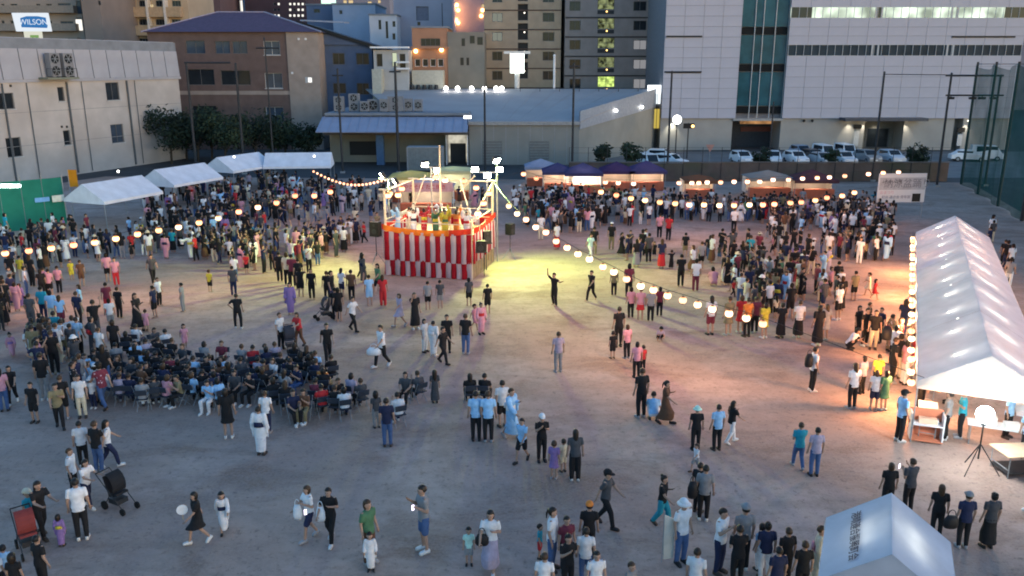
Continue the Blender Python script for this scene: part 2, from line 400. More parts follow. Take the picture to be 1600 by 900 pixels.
MB().box(-sw * .25, sw * .22, .05, .4, zb - 1.15, zb - .004).build('lower_panel', glow('sign_small', (.9, .9, .75), .8), t)
MB().box(-.4, .7, .02, .049, zb - .9, zb - .45).build('green_mark', glow('sign_green', (.35, .6, .2), .6), t)
MB().tube((0, .25, 8), (0, .25, zb - 1.16), .15, n=8).build('post', M_dark, t)

# --- brown house with the purple hip roof
M_brown = mat('dark_brown_wall', (.13, .09, .08), .85, .15, .8)
M_tan = mat('greyish_tan_wall', (.31, .255, .22), .85, .12, .8)
M_purple = mat('purple_roof_tiles', (.085, .05, .085), .6, .15, 2)
YB = 122
fb = frontal('brown_house', 'dark brown apartment house with purple hip roof behind the trees', 'building', 235, 450, YB, hit(300, 50, YB).z, 13, M_brown)
for r in ((289, 63, 321, 84), (335, 64, 360, 84), (362, 64, 387, 84), (411, 64, 438, 86), (250, 114, 276, 138), (291, 108, 336, 133), (344, 110, 392, 133), (413, 114, 442, 138), (415, 167, 444, 190), (300, 165, 340, 190)):
    fb.window(fb.rect(*r), M_glassblue if r[1] < 80 or r[0] > 400 else M_glassdark, M_framew if r[0] > 400 else M_frame, mull=1, sill=r[0] > 400)
fb.finish(roof=False)
tanw = hit(499, 100, YB).x - hit(450, 100, YB).x
wb = fb.W
m = MB(); m.box(wb + .002, wb + tanw, -.12, 12.9, 0, fb.H + .0); wing = m.build('side_wing', M_tan, fb.o)
for (px, py) in ((480, 125), (484, 125)): pass
x_, z_ = fb.sz(483, 125)
wl = MB().box(x_ - .5, x_ + .5, -.15, -.122, z_ - .4, z_ + .4).build('window', M_framew, fb.o); MB().box(x_ - .1, x_ + .4, -.17, -.152, z_ - .32, z_ + .32).build('pane', glow('white_lit_window', (1, .95, .85), 1.6), wl)
for px, py in ((467, 61), (478, 61), (457, 114)):
    x_, z_ = fb.sz(px, py); MB().box(x_ - .14, x_ + .14, -.22, -.122, z_ - .14, z_ + .14).build('vent_hood', M_white, fb.o)
MB().box(0, wb, -.03, .001, hit(300, 148, YB).z, hit(300, 142, YB).z).build('string_course', M_tan, fb.o)
zt = hit(300, 21, YB + 6).z; H_ = fb.H; TW = wb + tanw
mr = MB(); e = .6
a, b, c, d = (-e, -e, H_), (TW + e, -e, H_), (TW + e, 13 + e, H_), (-e, 13 + e, H_)
r1, r2 = (TW * .33, 6.5, zt + .2), (TW * .62, 6.5, zt + .2)
mr.add([a, b, c, d, r1, r2], [(0, 1, 5, 4), (1, 2, 5), (2, 3, 4, 5), (3, 0, 4), (3, 2, 1, 0)])
rf = mr.build('roof', M_purple, fb.o)
MB().path([a, r1], .12, 5).path([b, r2], .14, 5).path([r1, r2], .14, 5).build('ridge_cap', mat('pale_ridge', (.3, .27, .33), .6), rf)

# --- blue building with the sloping black eave
M_blue = mat('blue_grey_wall', (.075, .11, .19), .8, .12, .8)
YU = 126
fu = frontal('blue_house', 'blue grey house with long sloping dark eave beside the purple roof', 'building', 494, 582, YU, hit(530, 74, YU).z, 12, M_blue)
for r in ((519, 83, 539, 101), (556, 83, 577, 101), (509, 55, 516, 66), (520, 130, 541, 146), (557, 130, 577, 148)): fu.window(fu.rect(*r), M_glassdark, mull=1 if r[2] - r[0] > 10 else 0)
zl = hit(464, 34, YU).z; zr = hit(592, 75, YU).z; xl = hit(464, 40, YU).x - fu.P0.x; xr = hit(596, 75, YU).x - fu.P0.x
fu.H = hit(530, 70, YU).z
# gable infill above the wall under the slope
fu.finish(roof=False)
zH = fu.H; xc = xl + (xr - xl) * (zl - zH) / (zl - zr) if zl != zr else 0
MB().slab([(0, .0, zH + .003), (min(xc, fu.W), .0, zH + .003), (0, .0, zl + (zr - zl) * (0 - xl) / (xr - xl) - .1)], -.3).build('gable_wall', M_blue, fu.o)
MB().slab([(xl, -.5, zl), (xr, -.5, zr), (xr, 12, zr), (xl, 12, zl)], .22).build('roof', mat('dark_slate_roof', (.06, .055, .075), .6, .15, 2), fu.o)
MB().obox(((xl + xr) / 2, -.55, (zl + zr) / 2 - .1), ((xr - xl) / 2, 0, (zr - zl) / 2), (0, .06, 0), (0, 0, .25)).build('eave_board', M_black, fu.o)
MB().slab([(xl - .5, 4, zl + .5), (xl + 6, 4, zl + .2), (xl + 6, 9, zl + .4), (xl - .5, 9, zl + .7)], .2).build('upper_canopy', mat('pale_blue_metal', (.25, .3, .4), .5), fu.o)
# white stair block with balconies on its right
fs = frontal('balcony_annex', 'white stair block with lit balconies between blue house and orange building', 'building', 584, 638, YU - 3, hit(600, 78, YU - 3).z, 8, mat('dull_white_wall', (.4, .41, .42), .85, .1, .6))
fs.window(fs.rect(588, 84, 598, 104), M_glassdark, mull=0); fs.window(fs.rect(612, 82, 621, 104), glow('pale_lit_window', (.9, 1, .7), .7), mull=0); fs.window(fs.rect(624, 84, 634, 108), M_glassdark, mull=0)
fs.finish(roof=False)
for py in (74, 97, 107):
    a_, z_ = fs.sz(580 if py == 74 else 619, py); b_, _ = fs.sz(640, py)
    MB().box(a_, b_, -1.2, -.003, z_ - .14, z_ + .1).build('balcony_slab', M_white, fs.o)
MB().box(fs.W * .02, fs.W * .28, -2.6, -.004, 0, hit(600, 108, YU - 5).z).build('lower_block', mat('cream_wall', (.42, .42, .36), .85), fs.o)

# --- orange lit building and its grey side
M_orange = mat('orange_tile_wall', (.36, .19, .12), .8, .12, .6)
YO = 128
fo = frontal('orange_building', 'orange tiled building with two wall lamps and a grey side wall', 'building', 645, 700, YO, hit(660, 44, YO).z, 12, M_orange)
for k in range(4): fo.window(fo.rect(648 + k * 12, 92, 657 + k * 12, 104), M_glassdark, M_white, mull=0)
fo.window(fo.rect(657, 60, 688, 72), M_glassdark, mull=3)
fo.finish(roof=True)
sw_ = hit(757, 100, YO).x - hit(700, 100, YO).x
MB().box(fo.W + .002, fo.W + sw_, -.1, 12, 0, hit(730, 50, YO).z).build('side_wing', mat('dim_grey_wall', (.2, .185, .16), .9, .1, .6), fo.o)
for px, py, ww in ((724, 66, 5), (722, 96, 5), (731, 96, 4), (738, 62, 7), (750, 64, 8)):
    x_, z_ = fo.sz(px, py); wl = MB().box(x_ - ww * .05, x_ + ww * .05, -.12, -.098, z_ - .55, z_ + .55).build('window', M_dark, fo.o)
    MB().box(x_ - ww * .045, x_ + ww * .045, -.13, -.122, z_ - .5, z_ + .5).build('pane', M_glassdark, wl)
for px, py in ((650, 80), (690, 78)):
    x_, z_ = fo.sz(px, py); MB().ball((x_, -.3, z_), .28, u=10, v=6).build('wall_lamp', glow('sodium_lamp', (1, .6, .2), 14), fo.o)
MB().box(-.2, fo.W + .2, -.55, -.005, hit(660, 76, YO).z, hit(660, 73, YO).z).build('ledge', M_orange, fo.o)
fc = frontal('cream_shed', 'low cream block with dark vent pots in front of the orange building', 'building', 643, 692, 124, hit(660, 110, 124).z, 3, mat('cream_wall2', (.45, .43, .36), .85))
fc.finish(roof=False)
for k in range(6):
    x_ = k * fc.W / 5.2 - .8
    MB().tube((x_, -.5, fc.H - 2.6), (x_, -.5, fc.H - 2.0), .35, .25, 8).build('vent_pot', M_dark, fc.o)

# --- tan apartment tower (two wings)
YA = 138
M_tanapt = mat('tan_tile', (.40, .30, .21), .8, .1, .8)
M_greyapt = mat('grey_brown_tile', (.29, .245, .225), .8, .1, .8)
HA = hit(800, -60, YA).z
ap = frontal('tan_apartment_block', 'tan tiled apartment tower behind the grey warehouse roof', 'building', 757, 876, YA, HA, 14, M_tanapt)
for k in range(-2, 6):
    y0 = 20 + 30.3 * k
    for (xa, xb) in ((769, 785), (848, 866)):
        if y0 + 15 > 145: continue
        lit = k in (0, 1) and xa == 769
        ap.window(ap.rect(xa, y0, xb, y0 + 14), M_glassdark if not lit else glow('dim_lit_window', (.9, .95, .8), .25), mull=1)
    if y0 < 120: ap.window(ap.rect(809, y0 - 14, 825, y0 + 12), M_black, mull=0, depth=.4)
    x_, z_ = ap.sz(818, y0)
    MB().ball((x_ + .15, .05, z_), .12, u=6, v=4).build('stair_lamp', glow('stair_light', (1, .9, .75), 3), ap.o)
    _, z_ = ap.sz(800, y0 - 4.0); MB().box(0, ap.W, -.06, -.002, z_ - .09, z_ + .09).build('floor_band', mat('dark_band', (.09, .06, .05), .8), ap.o)
ap.finish(depth=.45)
ag = frontal('brown_apartment_block', 'grey brown apartment tower with green lit stairwell beside the office', 'building', 882, 1016, YA - 1, HA, 14, M_greyapt)
for k in range(-2, 6):
    y0 = 2 + 30.3 * k
    for (xa, xb) in ((890, 907), (990, 1010)):
        pm = M_glassdark
        if xa == 990 and k in (2, 3, 4): pm = glow('grey_lit_window', (.85, .85, .9), .3)
        if y0 + 15 < 155: ag.window(ag.rect(xa, y0, xb, y0 + 15), pm, mull=1)
    _, z_ = ag.sz(900, y0 + 25.5); MB().box(0, ag.W, -.06, -.002, z_ - .1, z_ + .1).build('floor_band', mat('black_band', (.05, .045, .045), .8), ag.o)
for k in range(-2, 5):
    y0 = -2 + 30.3 * k
    f = ag.window(ag.rect(934, y0, 960, y0 + 17), M_lit_green if k != 4 else glow('bright_green_stair', (.75, 1, .25), .9, .6, 1.5), mull=1, rail=1, label='stairwell window lit yellow green')
    x_, z_ = ag.sz(948, y0 + 20); MB().ball((x_, -.06, z_), .13, u=6, v=4).build('stair_lamp', glow('stair_amber', (1, .6, .2), 4), ag.o)
    MB().box(ag.sz(934, y0)[0], ag.sz(960, y0)[0], -.03, -.001, ag.sz(940, y0 + 24)[1], ag.sz(940, y0 + 18)[1]).build('stair_spandrel', M_dark, ag.o)
ag.finish(depth=.3)
XB = ag.W
cx1 = hit(1036, 100, YA - 1).x - ag.P0.x
MB().box(XB + .002, cx1, 1.6, 13.9, 0, HA - .01).build('corner_wing', mat('deep_brown_tile', (.09, .06, .055), .85), ag.o)
for k in range(-1, 5):
    _, z_ = ag.sz(1020, 30 + 30.3 * k)
    bal = MB().box(XB + .004, cx1 + .3, .05, 1.595, z_ - .2, z_).build('balcony', M_greyapt, ag.o)
    MB().box(XB + .02, cx1 + .28, .06, .12, z_ + .002, z_ + 1.0).build('balcony_rail', mat('dim_rail', (.14, .12, .12), .6), bal)
x_, z_ = ag.sz(1032, 80)
MB().ball((x_, .9, z_), .3, u=8, v=6).build('balcony_lamp', glow('orange_lamp', (1, .45, .15), 16), ag.o)

# --- glass and panel office
YF = 121
M_panel = mat('pale_lilac_panel', (.42, .425, .495), .45, .05, .5)
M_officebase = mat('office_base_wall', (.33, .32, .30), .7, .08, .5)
M_teal = mat('teal_glass', (.022, .09, .12), .2, .25, .6, spec=.15); M_stripglass = mat('strip_glass', (.03, .045, .06), .35, .3, .4, spec=.1); M_spandrel = mat('spandrel', (.012, .014, .016), .6, .2, 1, spec=.08)
X0, X1, X2, X3 = (hit(p, 100, YF).x for p in (1037, 1155, 1229, 1594))
ZG = hit(1300, 185, YF).z; ZT = 26.0
of = Facade('office_building', 'large pale panel clad office with teal glass bay and lit window strip', 'building', (X0, YF), 0, X3 - X0, ZT, 30, mat('office_core', (.2, .2, .22), .9))
oW1, oW2, oW3 = X1 - X0, X2 - X0, X3 - X0
m = MB()
m.box(0, oW1 - .01, .12, 28, ZG, ZT); m.box(oW2 + .01, oW3, .12, 28, ZG, ZT); m.box(oW1 - .005, oW2 + .005, .9, 28, ZG, ZT + .5)
m.build('wall', MATS['office_core'], of.o)
# lower storey with recesses
lw = MB(); zc = ZG - .02
lw.box(0, oW1 - .3, .35, 26, 0, zc); ent0, ent1 = of.sz(1352, 200)[0], of.sz(1414, 200)[0]; g0, g1 = of.sz(1492, 200)[0], of.sz(1506, 200)[0]
for a_, b_ in ((oW2, ent0), (ent1, g0), (g1, oW3)): lw.box(a_, b_, .35, 26, 0, zc)
lw.build('base_wall', M_officebase, of.o)
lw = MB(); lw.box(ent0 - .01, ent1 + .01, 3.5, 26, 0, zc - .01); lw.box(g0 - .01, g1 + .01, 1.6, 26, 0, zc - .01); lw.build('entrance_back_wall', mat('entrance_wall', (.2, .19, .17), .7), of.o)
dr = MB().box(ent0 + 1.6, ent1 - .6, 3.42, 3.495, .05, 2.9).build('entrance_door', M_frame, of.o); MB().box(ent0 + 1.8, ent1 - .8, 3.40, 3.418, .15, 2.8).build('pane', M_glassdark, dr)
MB().box(oW1 - .3, oW2, 5.0, 24, 0, zc - .02).build('bay_back_wall', mat('bay_dark', (.06, .06, .07), .7), of.o)
lit = MB().box(of.sz(1168, 200)[0], of.sz(1226, 200)[0], 4.86, 4.99, 3.3, 4.4).build('lobby_window', M_frame, of.o); MB().box(of.sz(1170, 200)[0], of.sz(1224, 200)[0], 4.82, 4.855, 3.4, 4.3).build('pane', glow('lobby_glow', (1, .5, .2), .35, .7, .7), lit)
MB().box(of.sz(1172, 200)[0], of.sz(1224, 200)[0], 4.8, 4.98, 2.3, 3.0).build('lobby_sign', mat('red_brown_fascia', (.2, .06, .04), .6), of.o)
# panels: recessed joints, two sides of the glass bay
def panel_field(xa, xb, nx, zlevels, skips):
    pw = (xb - xa) / nx
    cache = {}
    for (z0, z1) in zlevels:
        h = round(z1 - z0, 3)
        if h not in cache: cache[h] = MB().box(-pw / 2 + .018, pw / 2 - .018, -.06, .06, -h / 2 + .018, h / 2 - .018).mesh('cladding_panel', M_panel)
        for i in range(nx):
            put('cladding_panel', cache[h], of.o, (xa + pw * (i + .5), .055 + rng.uniform(-.008, .008), (z0 + z1) / 2))
sA = (of.rect(1234, 11, 1590, 28)); sB = (of.rect(1234, 70, 1582, 87))
def levels(z0, z1, n): return [(z0 + (z1 - z0) * i / n, z0 + (z1 - z0) * (i + 1) / n) for i in range(n)]
panel_field(0, oW1, 4, levels(ZG, 21.2, 12) + levels(21.2, ZT, 2), [])
panel_field(oW2, oW3, 12, levels(ZG, sB[1], 6), []); panel_field(oW2, oW3, 12, levels(sB[3], sA[1], 3), []); panel_field(oW2, oW3, 12, levels(sA[3], ZT, 4), [])
for (zb, zt, pm, lb) in ((sA[1], sA[3], M_lit_cool, 'long strip window lit from inside'), (sB[1], sB[3], M_stripglass, 'long dark strip window')):
    f = MB()
    n = 30
    for i in range(n + 1):
        x_ = oW2 + .1 + (oW3 - oW2 - .2) * i / n; f.box(x_ - .03, x_ + .03, .0, .1, zb, zt)
    for c in (.36, .385, .68, .705): f.box(oW2 + (oW3 - oW2) * c - .12, oW2 + (oW3 - oW2) * c + .12, -.02, .099, zb + .01, zt - .01)
    f.box(oW2, oW3, -.01, .11, zb - .03, zb + .02); f.box(oW2, oW3, -.01, .11, zt - .02, zt + .03)
    fo_ = f.build('strip_window', M_framew, of.o); fo_['label'] = lb
    MB().box(oW2 + .02, oW3 - .02, .112, .118, zb, zt).build('pane', pm, fo_)
    if pm is M_lit_cool:
        blind = mat('roller_blind', (.5, .5, .48), .8, .1, 1)
        for a_, b_ in ((0, .09), (.36, .385), (.9, .995)): MB().box(oW2 + (oW3 - oW2) * a_ + .1, oW2 + (oW3 - oW2) * b_, .06, .1, zb + .02, zt - .02).build('blind', M_glassdark, fo_)
for (x0, x1, py) in ((1041, 1097, 57), (1041, 1095, 113), (1487, 1586, 57.5)):
    a_, z_ = of.sz(x0, py); b_, _ = of.sz(x1, py); MB().box(a_, b_, -.12, -.012, z_ - .12, z_ + .12).build('vent_slot', M_dark, of.o)
# glass bay: panes between mullions, dark spandrels
pxs = [1155, 1177, 1190, 1209, 1229]; ys = [-70, -50, 42, 54, 100, 112, 166, 178]
xs_ = [of.sz(p, 100)[0] for p in pxs]
for j in range(len(ys) - 1):
    zt_, zb_ = hit(1200, ys[j], YF).z, hit(1200, ys[j + 1], YF).z
    dark = (j % 2 == 0)
    for i in range(4):
        MB().box(xs_[i] + .05, xs_[i + 1] - .05, .55, .6, zb_ + .04, zt_ - .04).build('bay_pane' if not dark else 'spandrel', M_teal if not dark else M_spandrel, of.o)
for x_ in xs_: MB().box(x_ - .05, x_ + .05, .42, .62, ZG, ZT).build('mullion', M_framew, of.o)
for (px, py, c) in ((1218, 117, 'a'), (1169, 118, 'b'), (1156, 122, 'b'), (1214, 68, 'b'), (1222, 31, 'b'), (1175, 163, 'b'), (1216, 137, 'a')):
    x_, z_ = of.sz(px, py); MB().box(x_ - .28, x_ + .28, .62, .66, z_ - .16, z_ + .16).build('office_lamp', glow('lamp_' + c, (1, .5, .25) if c == 'a' else (.8, .95, 1), 2.2), of.o)
MB().box(oW1 - .3, oW2 + .2, .05, .9, ZG - .35, ZG - .01).build('bay_soffit', M_metal, of.o)
# canopy and its downlights
c0, c1 = of.sz(1312, 180)[0], of.sz(1440, 180)[0]
MB().box(c0, c1, -2.2, .0, ZG - .25, ZG + .15).build('canopy', mat('dark_canopy', (.07, .075, .09), .5), of.o)
def spot(name, loc, target, energy, color, size=1.2, blend=.6, parent=None, rad=.1):
    ld = bpy.data.lights.new(name, 'SPOT'); ld.energy = energy * K; ld.color = color; ld.spot_size = size; ld.spot_blend = blend; ld.shadow_soft_size = rad
    o = bpy.data.objects.new(name, ld); COL.objects.link(o); o.parent = parent; o.location = loc
    o.rotation_euler = (Vector(target) - Vector(loc)).to_track_quat('-Z', 'Y').to_euler(); return o
for px in (1328, 1352, 1384, 1416, 1512):
    x_ = of.sz(px, 190)[0]
    yy = -.15 if px != 1384 else 2.4
    lp = MB().tube((x_, yy, ZG - .38), (x_, yy, ZG - .255), .12, n=8).build('downlight', glow('downlight_glow', (1, .92, .75), 6), of.o)
    spot('downlight_beam', (x_, yy, ZG - .4), (x_, .3 if px != 1384 else 3.3, 0), 420, (1, .9, .72), 1.5, .8, of.o)
for px, py in ((1341, 198), (1503, 203)):
    x_, z_ = of.sz(px, py); MB().box(x_ - .55, x_ + .55, .15, .35, z_ - .3, z_ + .3).build('sign_box', M_black, of.o)
    MB().box(x_ - .35, x_ + .35, .25, .349, .6, z_ - .6).build('door_leaf', M_framew, of.o)
for px, py in ((1257, 186), (1270, 186)):
    x_, z_ = of.sz(px, py); MB().ball((x_, .1, z_ - .25), .2, u=8, v=5).build('camera_dome', M_black, of.o)
x_ = of.sz(1043, 205)[0]
spot('wall_washer', (x_ + .6, -.2, ZG - .3), (x_ + .6, .3, 1), 500, (1, .95, .75), 1.6, .8, of.o)
# --- grey warehouse in the middle
M_ware = mat('warehouse_wall', (.25, .25, .23), .8, .1, .4)
M_slope = mat('warehouse_roof', (.34, .325, .33), .8, .08, .3)
YW = 103
wx0, wx1 = hit(733, 200, YW).x, hit(905, 200, YW).x
zE = hit(800, 190, YW).z; zR = hit(800, 141, 121).z
rx = hit(1032, 150, 124).x
ware = empty('warehouse', (wx0, YW, 0), 0, 'low grey warehouse with broad pale sloping roof behind the striped stage', 'building')
def wl(px, py, Y): p = hit(px, py, Y); return Vector((p.x - wx0, Y - YW, p.z))
ww = wx1 - wx0
m = MB(); D = 21
rB = rx - wx0
m.quad((0, 0, 0), (ww, 0, 0), (ww, 0, zE), (0, 0, zE))
m.quad((ww, 0, 0), (rB, D, 0), (rB, D, zR + .2), (ww, 0, zE + 1.2)); m.quad((0, 0, 0), (0, 0, zE), (0, D, zR), (0, D, 0))
m.quad((0, D, 0), (0, D, zR), (rB, D, zR), (rB, D, 0))
# three wall bays on the front with recessed shutters
m.build('wall', M_ware, ware)
lx = hit(560, 150, 118).x - wx0
rfm = MB().slab([(-.2, -.3, zE + .02), (ww + .1, -.3, zE + .02), (rB, D, zR + .1), (lx, D, zR + .1), (lx + 6, 6, zE + (zR - zE) * .3)], .12).build('roof', M_slope, ware)
for k in range(1, 12):
    x_ = k * ww / 9
    if x_ < ww: MB().obox((x_ + (rB - ww) * .5 * x_ / ww, D * .5, (zE + zR) / 2 + .1), ((rB - ww) * .5 * x_ / ww, D * .5, (zR - zE) / 2 + .04), (.03, 0, 0), (0, 0, .012)).build('roof_seam', M_slope, rfm)
MB().box(-.1, ww + .05, -.32, -.01, zE - .4, zE + .0).build('gutter', M_metal, ware)
pr = MB().slab([(ww + .02, -.06, zE - .9), (ww + .02, -.06, zE + 1.25), (rB + .02, D - .06, zR + .35), (rB + .02, D - .06, zE + .9)], .1).build('parapet_panel', mat('parapet_metal', (.3, .32, .36), .5), ware)
for k, (px, py) in enumerate(((951, 170), (990, 160))):
    f_ = .38 + .33 * k; p = Vector((ww + (rB - ww) * f_ + .3, D * f_ - .3, zE + .9 + .1 * k))
    MB().ball(p, .2, u=8, v=5).build('wall_lamp', glow('white_bulb', (1, .97, .9), 12), ware)
    spot('wall_lamp_beam', p + Vector((0, -.1, 0)), p + Vector((-.12, .1, -2)), 120, (1, .95, .85), 1.3, .7, ware)
for k in range(1, 9): MB().box(ww * k / 9 - .03, ww * k / 9 + .03, -.02, -.002, 0.1, zE - .42).build('panel_joint', M_metal, ware)
for a_ in (.12, .55): 
    f = MB().box(ww * a_, ww * a_ + 2.4, -.06, -.012, .02, 2.9).build('shutter', mat('shutter_steel', (.17, .17, .16), .6), ware)
    for q in range(8): MB().box(.03 + ww * a_, ww * a_ + 2.37, -.08, -.062, .2 + q * .34, .24 + q * .34).build('slat', M_metal, f)
lf = hit(1012, 150, YW).x - wx0
# left annex with the blue sloping eave
ax0 = hit(500, 200, 101).x - wx0; ax1 = hit(731, 200, 101).x - wx0
ze0, ze1 = hit(600, 206, 100).z, hit(600, 184, 102).z
an = MB(); an.box(ax0, ax1 - .02, 3.0, 16, 0, ze1 + .1); an.build('annex_wall', mat('annex_inner_wall', (.22, .21, .17), .85, .12, .5), ware)
MB().slab([(ax0 - .3, -3.2, ze0), (ax1, -3.2, ze0), (ax1, 1.0, ze1), (ax0 - .3, 1.0, ze1)], .1).build('annex_eave', mat('blue_sheet_roof', (.27, .29, .38), .45, .08, .6), ware)
for k in range(16):
    x_ = ax0 + (ax1 - ax0) * k / 15.5; MB().obox((x_, -1.1, (ze0 + ze1) / 2 + .03), (.04, 0, 0), (0, 2.05, (ze1 - ze0) / 2), (0, 0, .03)).build('eave_seam', MATS['blue_sheet_roof'], ware)
MB().box(ax0, ax1 - .02, .9, 16, ze1 + .15, ze1 + .45).build('annex_roof', M_roofgrey, ware)
MB().box(ax0 + .0, ax1, -.2, 3.0, ze0 - .6, ze0 - .05).build('eave_beam', mat('dim_beam', (.1, .1, .1), .7), ware)
bx = hit(590, 230, 101).x - wx0
MB().box(bx - .45, bx + .45, -.3, .5, 0, ze0 - .6).build('blue_column', mat('blue_column_paint', (.07, .14, .26), .6), ware)
ox0, ox1 = hit(696, 230, 101).x - wx0, hit(730, 230, 101).x - wx0
MB().box(ox0, ox1 - .1, 2.9, 2.99, .0, 4.0).build('loading_bay', glow('loading_bay_glow', (1, .93, .75), .45, .5, .8), ware)
MB().box(ox0 + .3, ox1 - .4, 1.8, 2.6, .0, 2.4).build('shelf_rack', M_dark, ware)
MB().box(ox0 - .1, ox0, -.2, 2.9, 0, ze0 - .62).build('bay_post', M_white, ware); MB().box(ox1 - .1, ox1 - .0, -.3, 2.9, 0, ze0 - .62).build('bay_post', M_white, ware)
MB().box(ax0 + 2.5, ax0 + 6.5, 2.85, 2.99, .9, 2.6).build('dark_opening', M_black, ware)
# cargo container under the eave
t = empty('cargo_container', (hit(665, 240, 97).x, 97, 0), 0, 'grey corrugated cargo container under the blue eave beside the lit bay', 'container')
cw = 2.0; MB().box(-cw, cw, -.9, .9, .15, 2.75).build('body', mat('grey_container', (.2, .22, .22), .6), t)
rb = MB()
for k in range(14): rb.box(-cw + .12 + k * .29, -cw + .24 + k * .29, -.94, -.9, .25, 2.65)
rb.build('corrugation', MATS['grey_container'], t)
for k in (-1, 1): MB().box(k * cw - .08, k * cw + .08, -.96, .96, .0, 2.8).build('corner_post', M_metal, t)
MB().box(-cw + .09, cw - .09, -.95, .95, 2.72, 2.82).build('roof', M_metal, t)
# yard light on the annex corner
pl = hit(731, 183, 100)
t = empty('flood_lamp', (pl.x, 99.6, pl.z), 0, 'small white flood lamp at the corner of the blue eave', 'lamp')
MB().box(-.45, .45, -.2, .2, -.12, .22).build('housing', M_metal, t); MB().box(-.42, .42, -.24, -.205, -.12, .2).build('lens', glow('flood_white', (1, 1, .95), 8), t); MB().tube((0, .0, -.9), (0, .0, -.125), .05, n=6).build('bracket', M_dark, t)
# rooftop fan units and boxes
zr_ = ze1 + .45
rt = [(534, 1.2, 1.9, 'tall box'), (556, 1.3, 2.2, 'white'), (574, 1.1, 1.3, 'g'), (586, 1.4, 1.5, 'g'), (604, 1.0, 1.6, 'g'), (621, 1.9, 1.9, 'dark'), (640, 1.0, 1.6, 'g'), (655, 1.0, 1.5, 'g')]
words_ = ['beige box unit first from the brown house on the warehouse roof', 'tall white unit second from the brown house on the warehouse roof', 'low fan unit beside the tall white unit on the warehouse roof', 'wide fan unit in the middle of the warehouse roof row', 'narrow fan unit just left of the dark roof unit', 'big dark unit on the warehouse roof in front of cream block', 'slim fan unit just right of the dark roof unit', 'last fan unit of the row, nearest the bulb lights']
for (px, w_, h_, kk), lb in zip(rt, words_):
    p = hit(px, 176, 108)
    condenser((p.x, 106 + rng.uniform(0, 1.5), zr_ + .01), 0, w_, h_, .8, 1 if h_ < 1.7 else 2, lb, 'units on the warehouse roof')
# bulbs on the back fence of the roof
fbk = empty('roof_fence', (0, 122, 0), 0, 'thin rail carrying white bulbs along the warehouse ridge', 'fence')
fx0, fx1 = hit(690, 137, 122).x, hit(1028, 137, 122).x; zf = hit(700, 138, 122).z
MB().tube((fx0, 0, zf), (fx1, 0, zf), .04, n=5).build('rail', M_dark, fbk)
for k in range(12): MB().tube((fx0 + (fx1 - fx0) * k / 11, 0, 0), (fx0 + (fx1 - fx0) * k / 11, 0, zf), .04, n=5).build('post', M_dark, fbk)
for px in (697, 715, 737, 757, 775, 784): MB().ball((hit(px, 137, 122).x, -.1, zf), .3, u=8, v=6).build('bulb', glow('ridge_bulb', (1, .97, .9), 18), fbk)
# white lit pillar sign
t = empty('pillar_sign', (hit(808, 100, 125).x, 125, 0), 0, 'glowing white pillar sign with a cap standing above the warehouse roof', 'sign')
z0, z1 = hit(808, 114, 125).z, hit(808, 84, 125).z
MB().tube((0, 0, 0), (0, 0, z0), .35, n=8).build('pole', mat('pole_glow_paint', (.6, .6, .58), .5), t)
MB().box(-1.0, 1.0, -.5, .5, z0, z1).build('light_box', glow('pillar_white', (.9, 1, .93), 4.5), t); MB().box(-1.9, 1.9, -.8, .8, z1 + .003, z1 + .35).build('cap', mat('cap_white', (.7, .7, .68), .4), t)
t = empty('banner_pole', (hit(866, 120, 124).x, 124, 0), 0, 'slim white pole standing beside the pillar sign', 'pole')
MB().tube((0, 0, 0), (0, 0, hit(866, 88, 124).z), .16, n=6).build('pole', M_white, t); MB().ball((0, 0, hit(866, 87, 124).z), .2, u=6, v=4).build('finial', M_white, t)
t = empty('corner_sign', (hit(1021, 140, 123).x, 122.5, 0), 0, 'white lit corner sign with yellow strip below, beside the office', 'sign')
z1 = hit(1021, 133, 123).z; z0 = hit(1021, 146, 123).z
MB().box(-.9, 1.0, -.2, .2, z0, z1).build('light_box', glow('corner_white', (.9, .97, 1), 3), t); MB().box(.3, 1.0, -.15, .15, hit(1021, 162, 123).z, z0 - .004).build('stem_box', glow('corner_white2', (.9, .97, 1), 1.5), t); MB().box(.1, .9, -.18, .18, hit(1021, 200, 123).z, hit(1021, 170, 123).z).build('yellow_panel', glow('sign_yellow', (1, .75, .15), .6), t); MB().tube((.5, 0, 0), (.5, 0, hit(1021, 163, 123).z), .1, n=6).build('post', M_dark, t)
# globe street lamp
t = empty('street_lamp', (hit(1058, 186, 112).x, 112, 0), 0, 'globe street lamp at the corner of the office parking lot', 'lamp')
zg = hit(1058, 187, 112).z
MB().tube((0, 0, 0), (0, 0, zg - .5), .09, .07, 8).build('pole', M_dark, t); MB().ball((0, 0, zg), .6, u=12, v=8).build('globe', glow('globe_white', (1, 1, .93), 7), t); MB().tube((0, 0, zg - .62), (0, 0, zg - .5), .2, n=8).build('collar', M_dark, t)
t = empty('signal_lamp', (hit(1076, 197, 110).x, 110, 0), 0, 'dark traffic signal with an amber light beside the globe lamp', 'traffic signal')
zg = hit(1076, 197, 110).z; MB().tube((0, .1, 0), (0, .1, zg + .4), .08, n=6).build('pole', M_dark, t); MB().box(-.7, .7, -.15, .04, zg - .3, zg + .35).build('housing', M_black, t); MB().ball((.5, -.2, zg), .2, u=8, v=5).build('lens', glow('amber_lens', (1, .5, .15), 6), t)

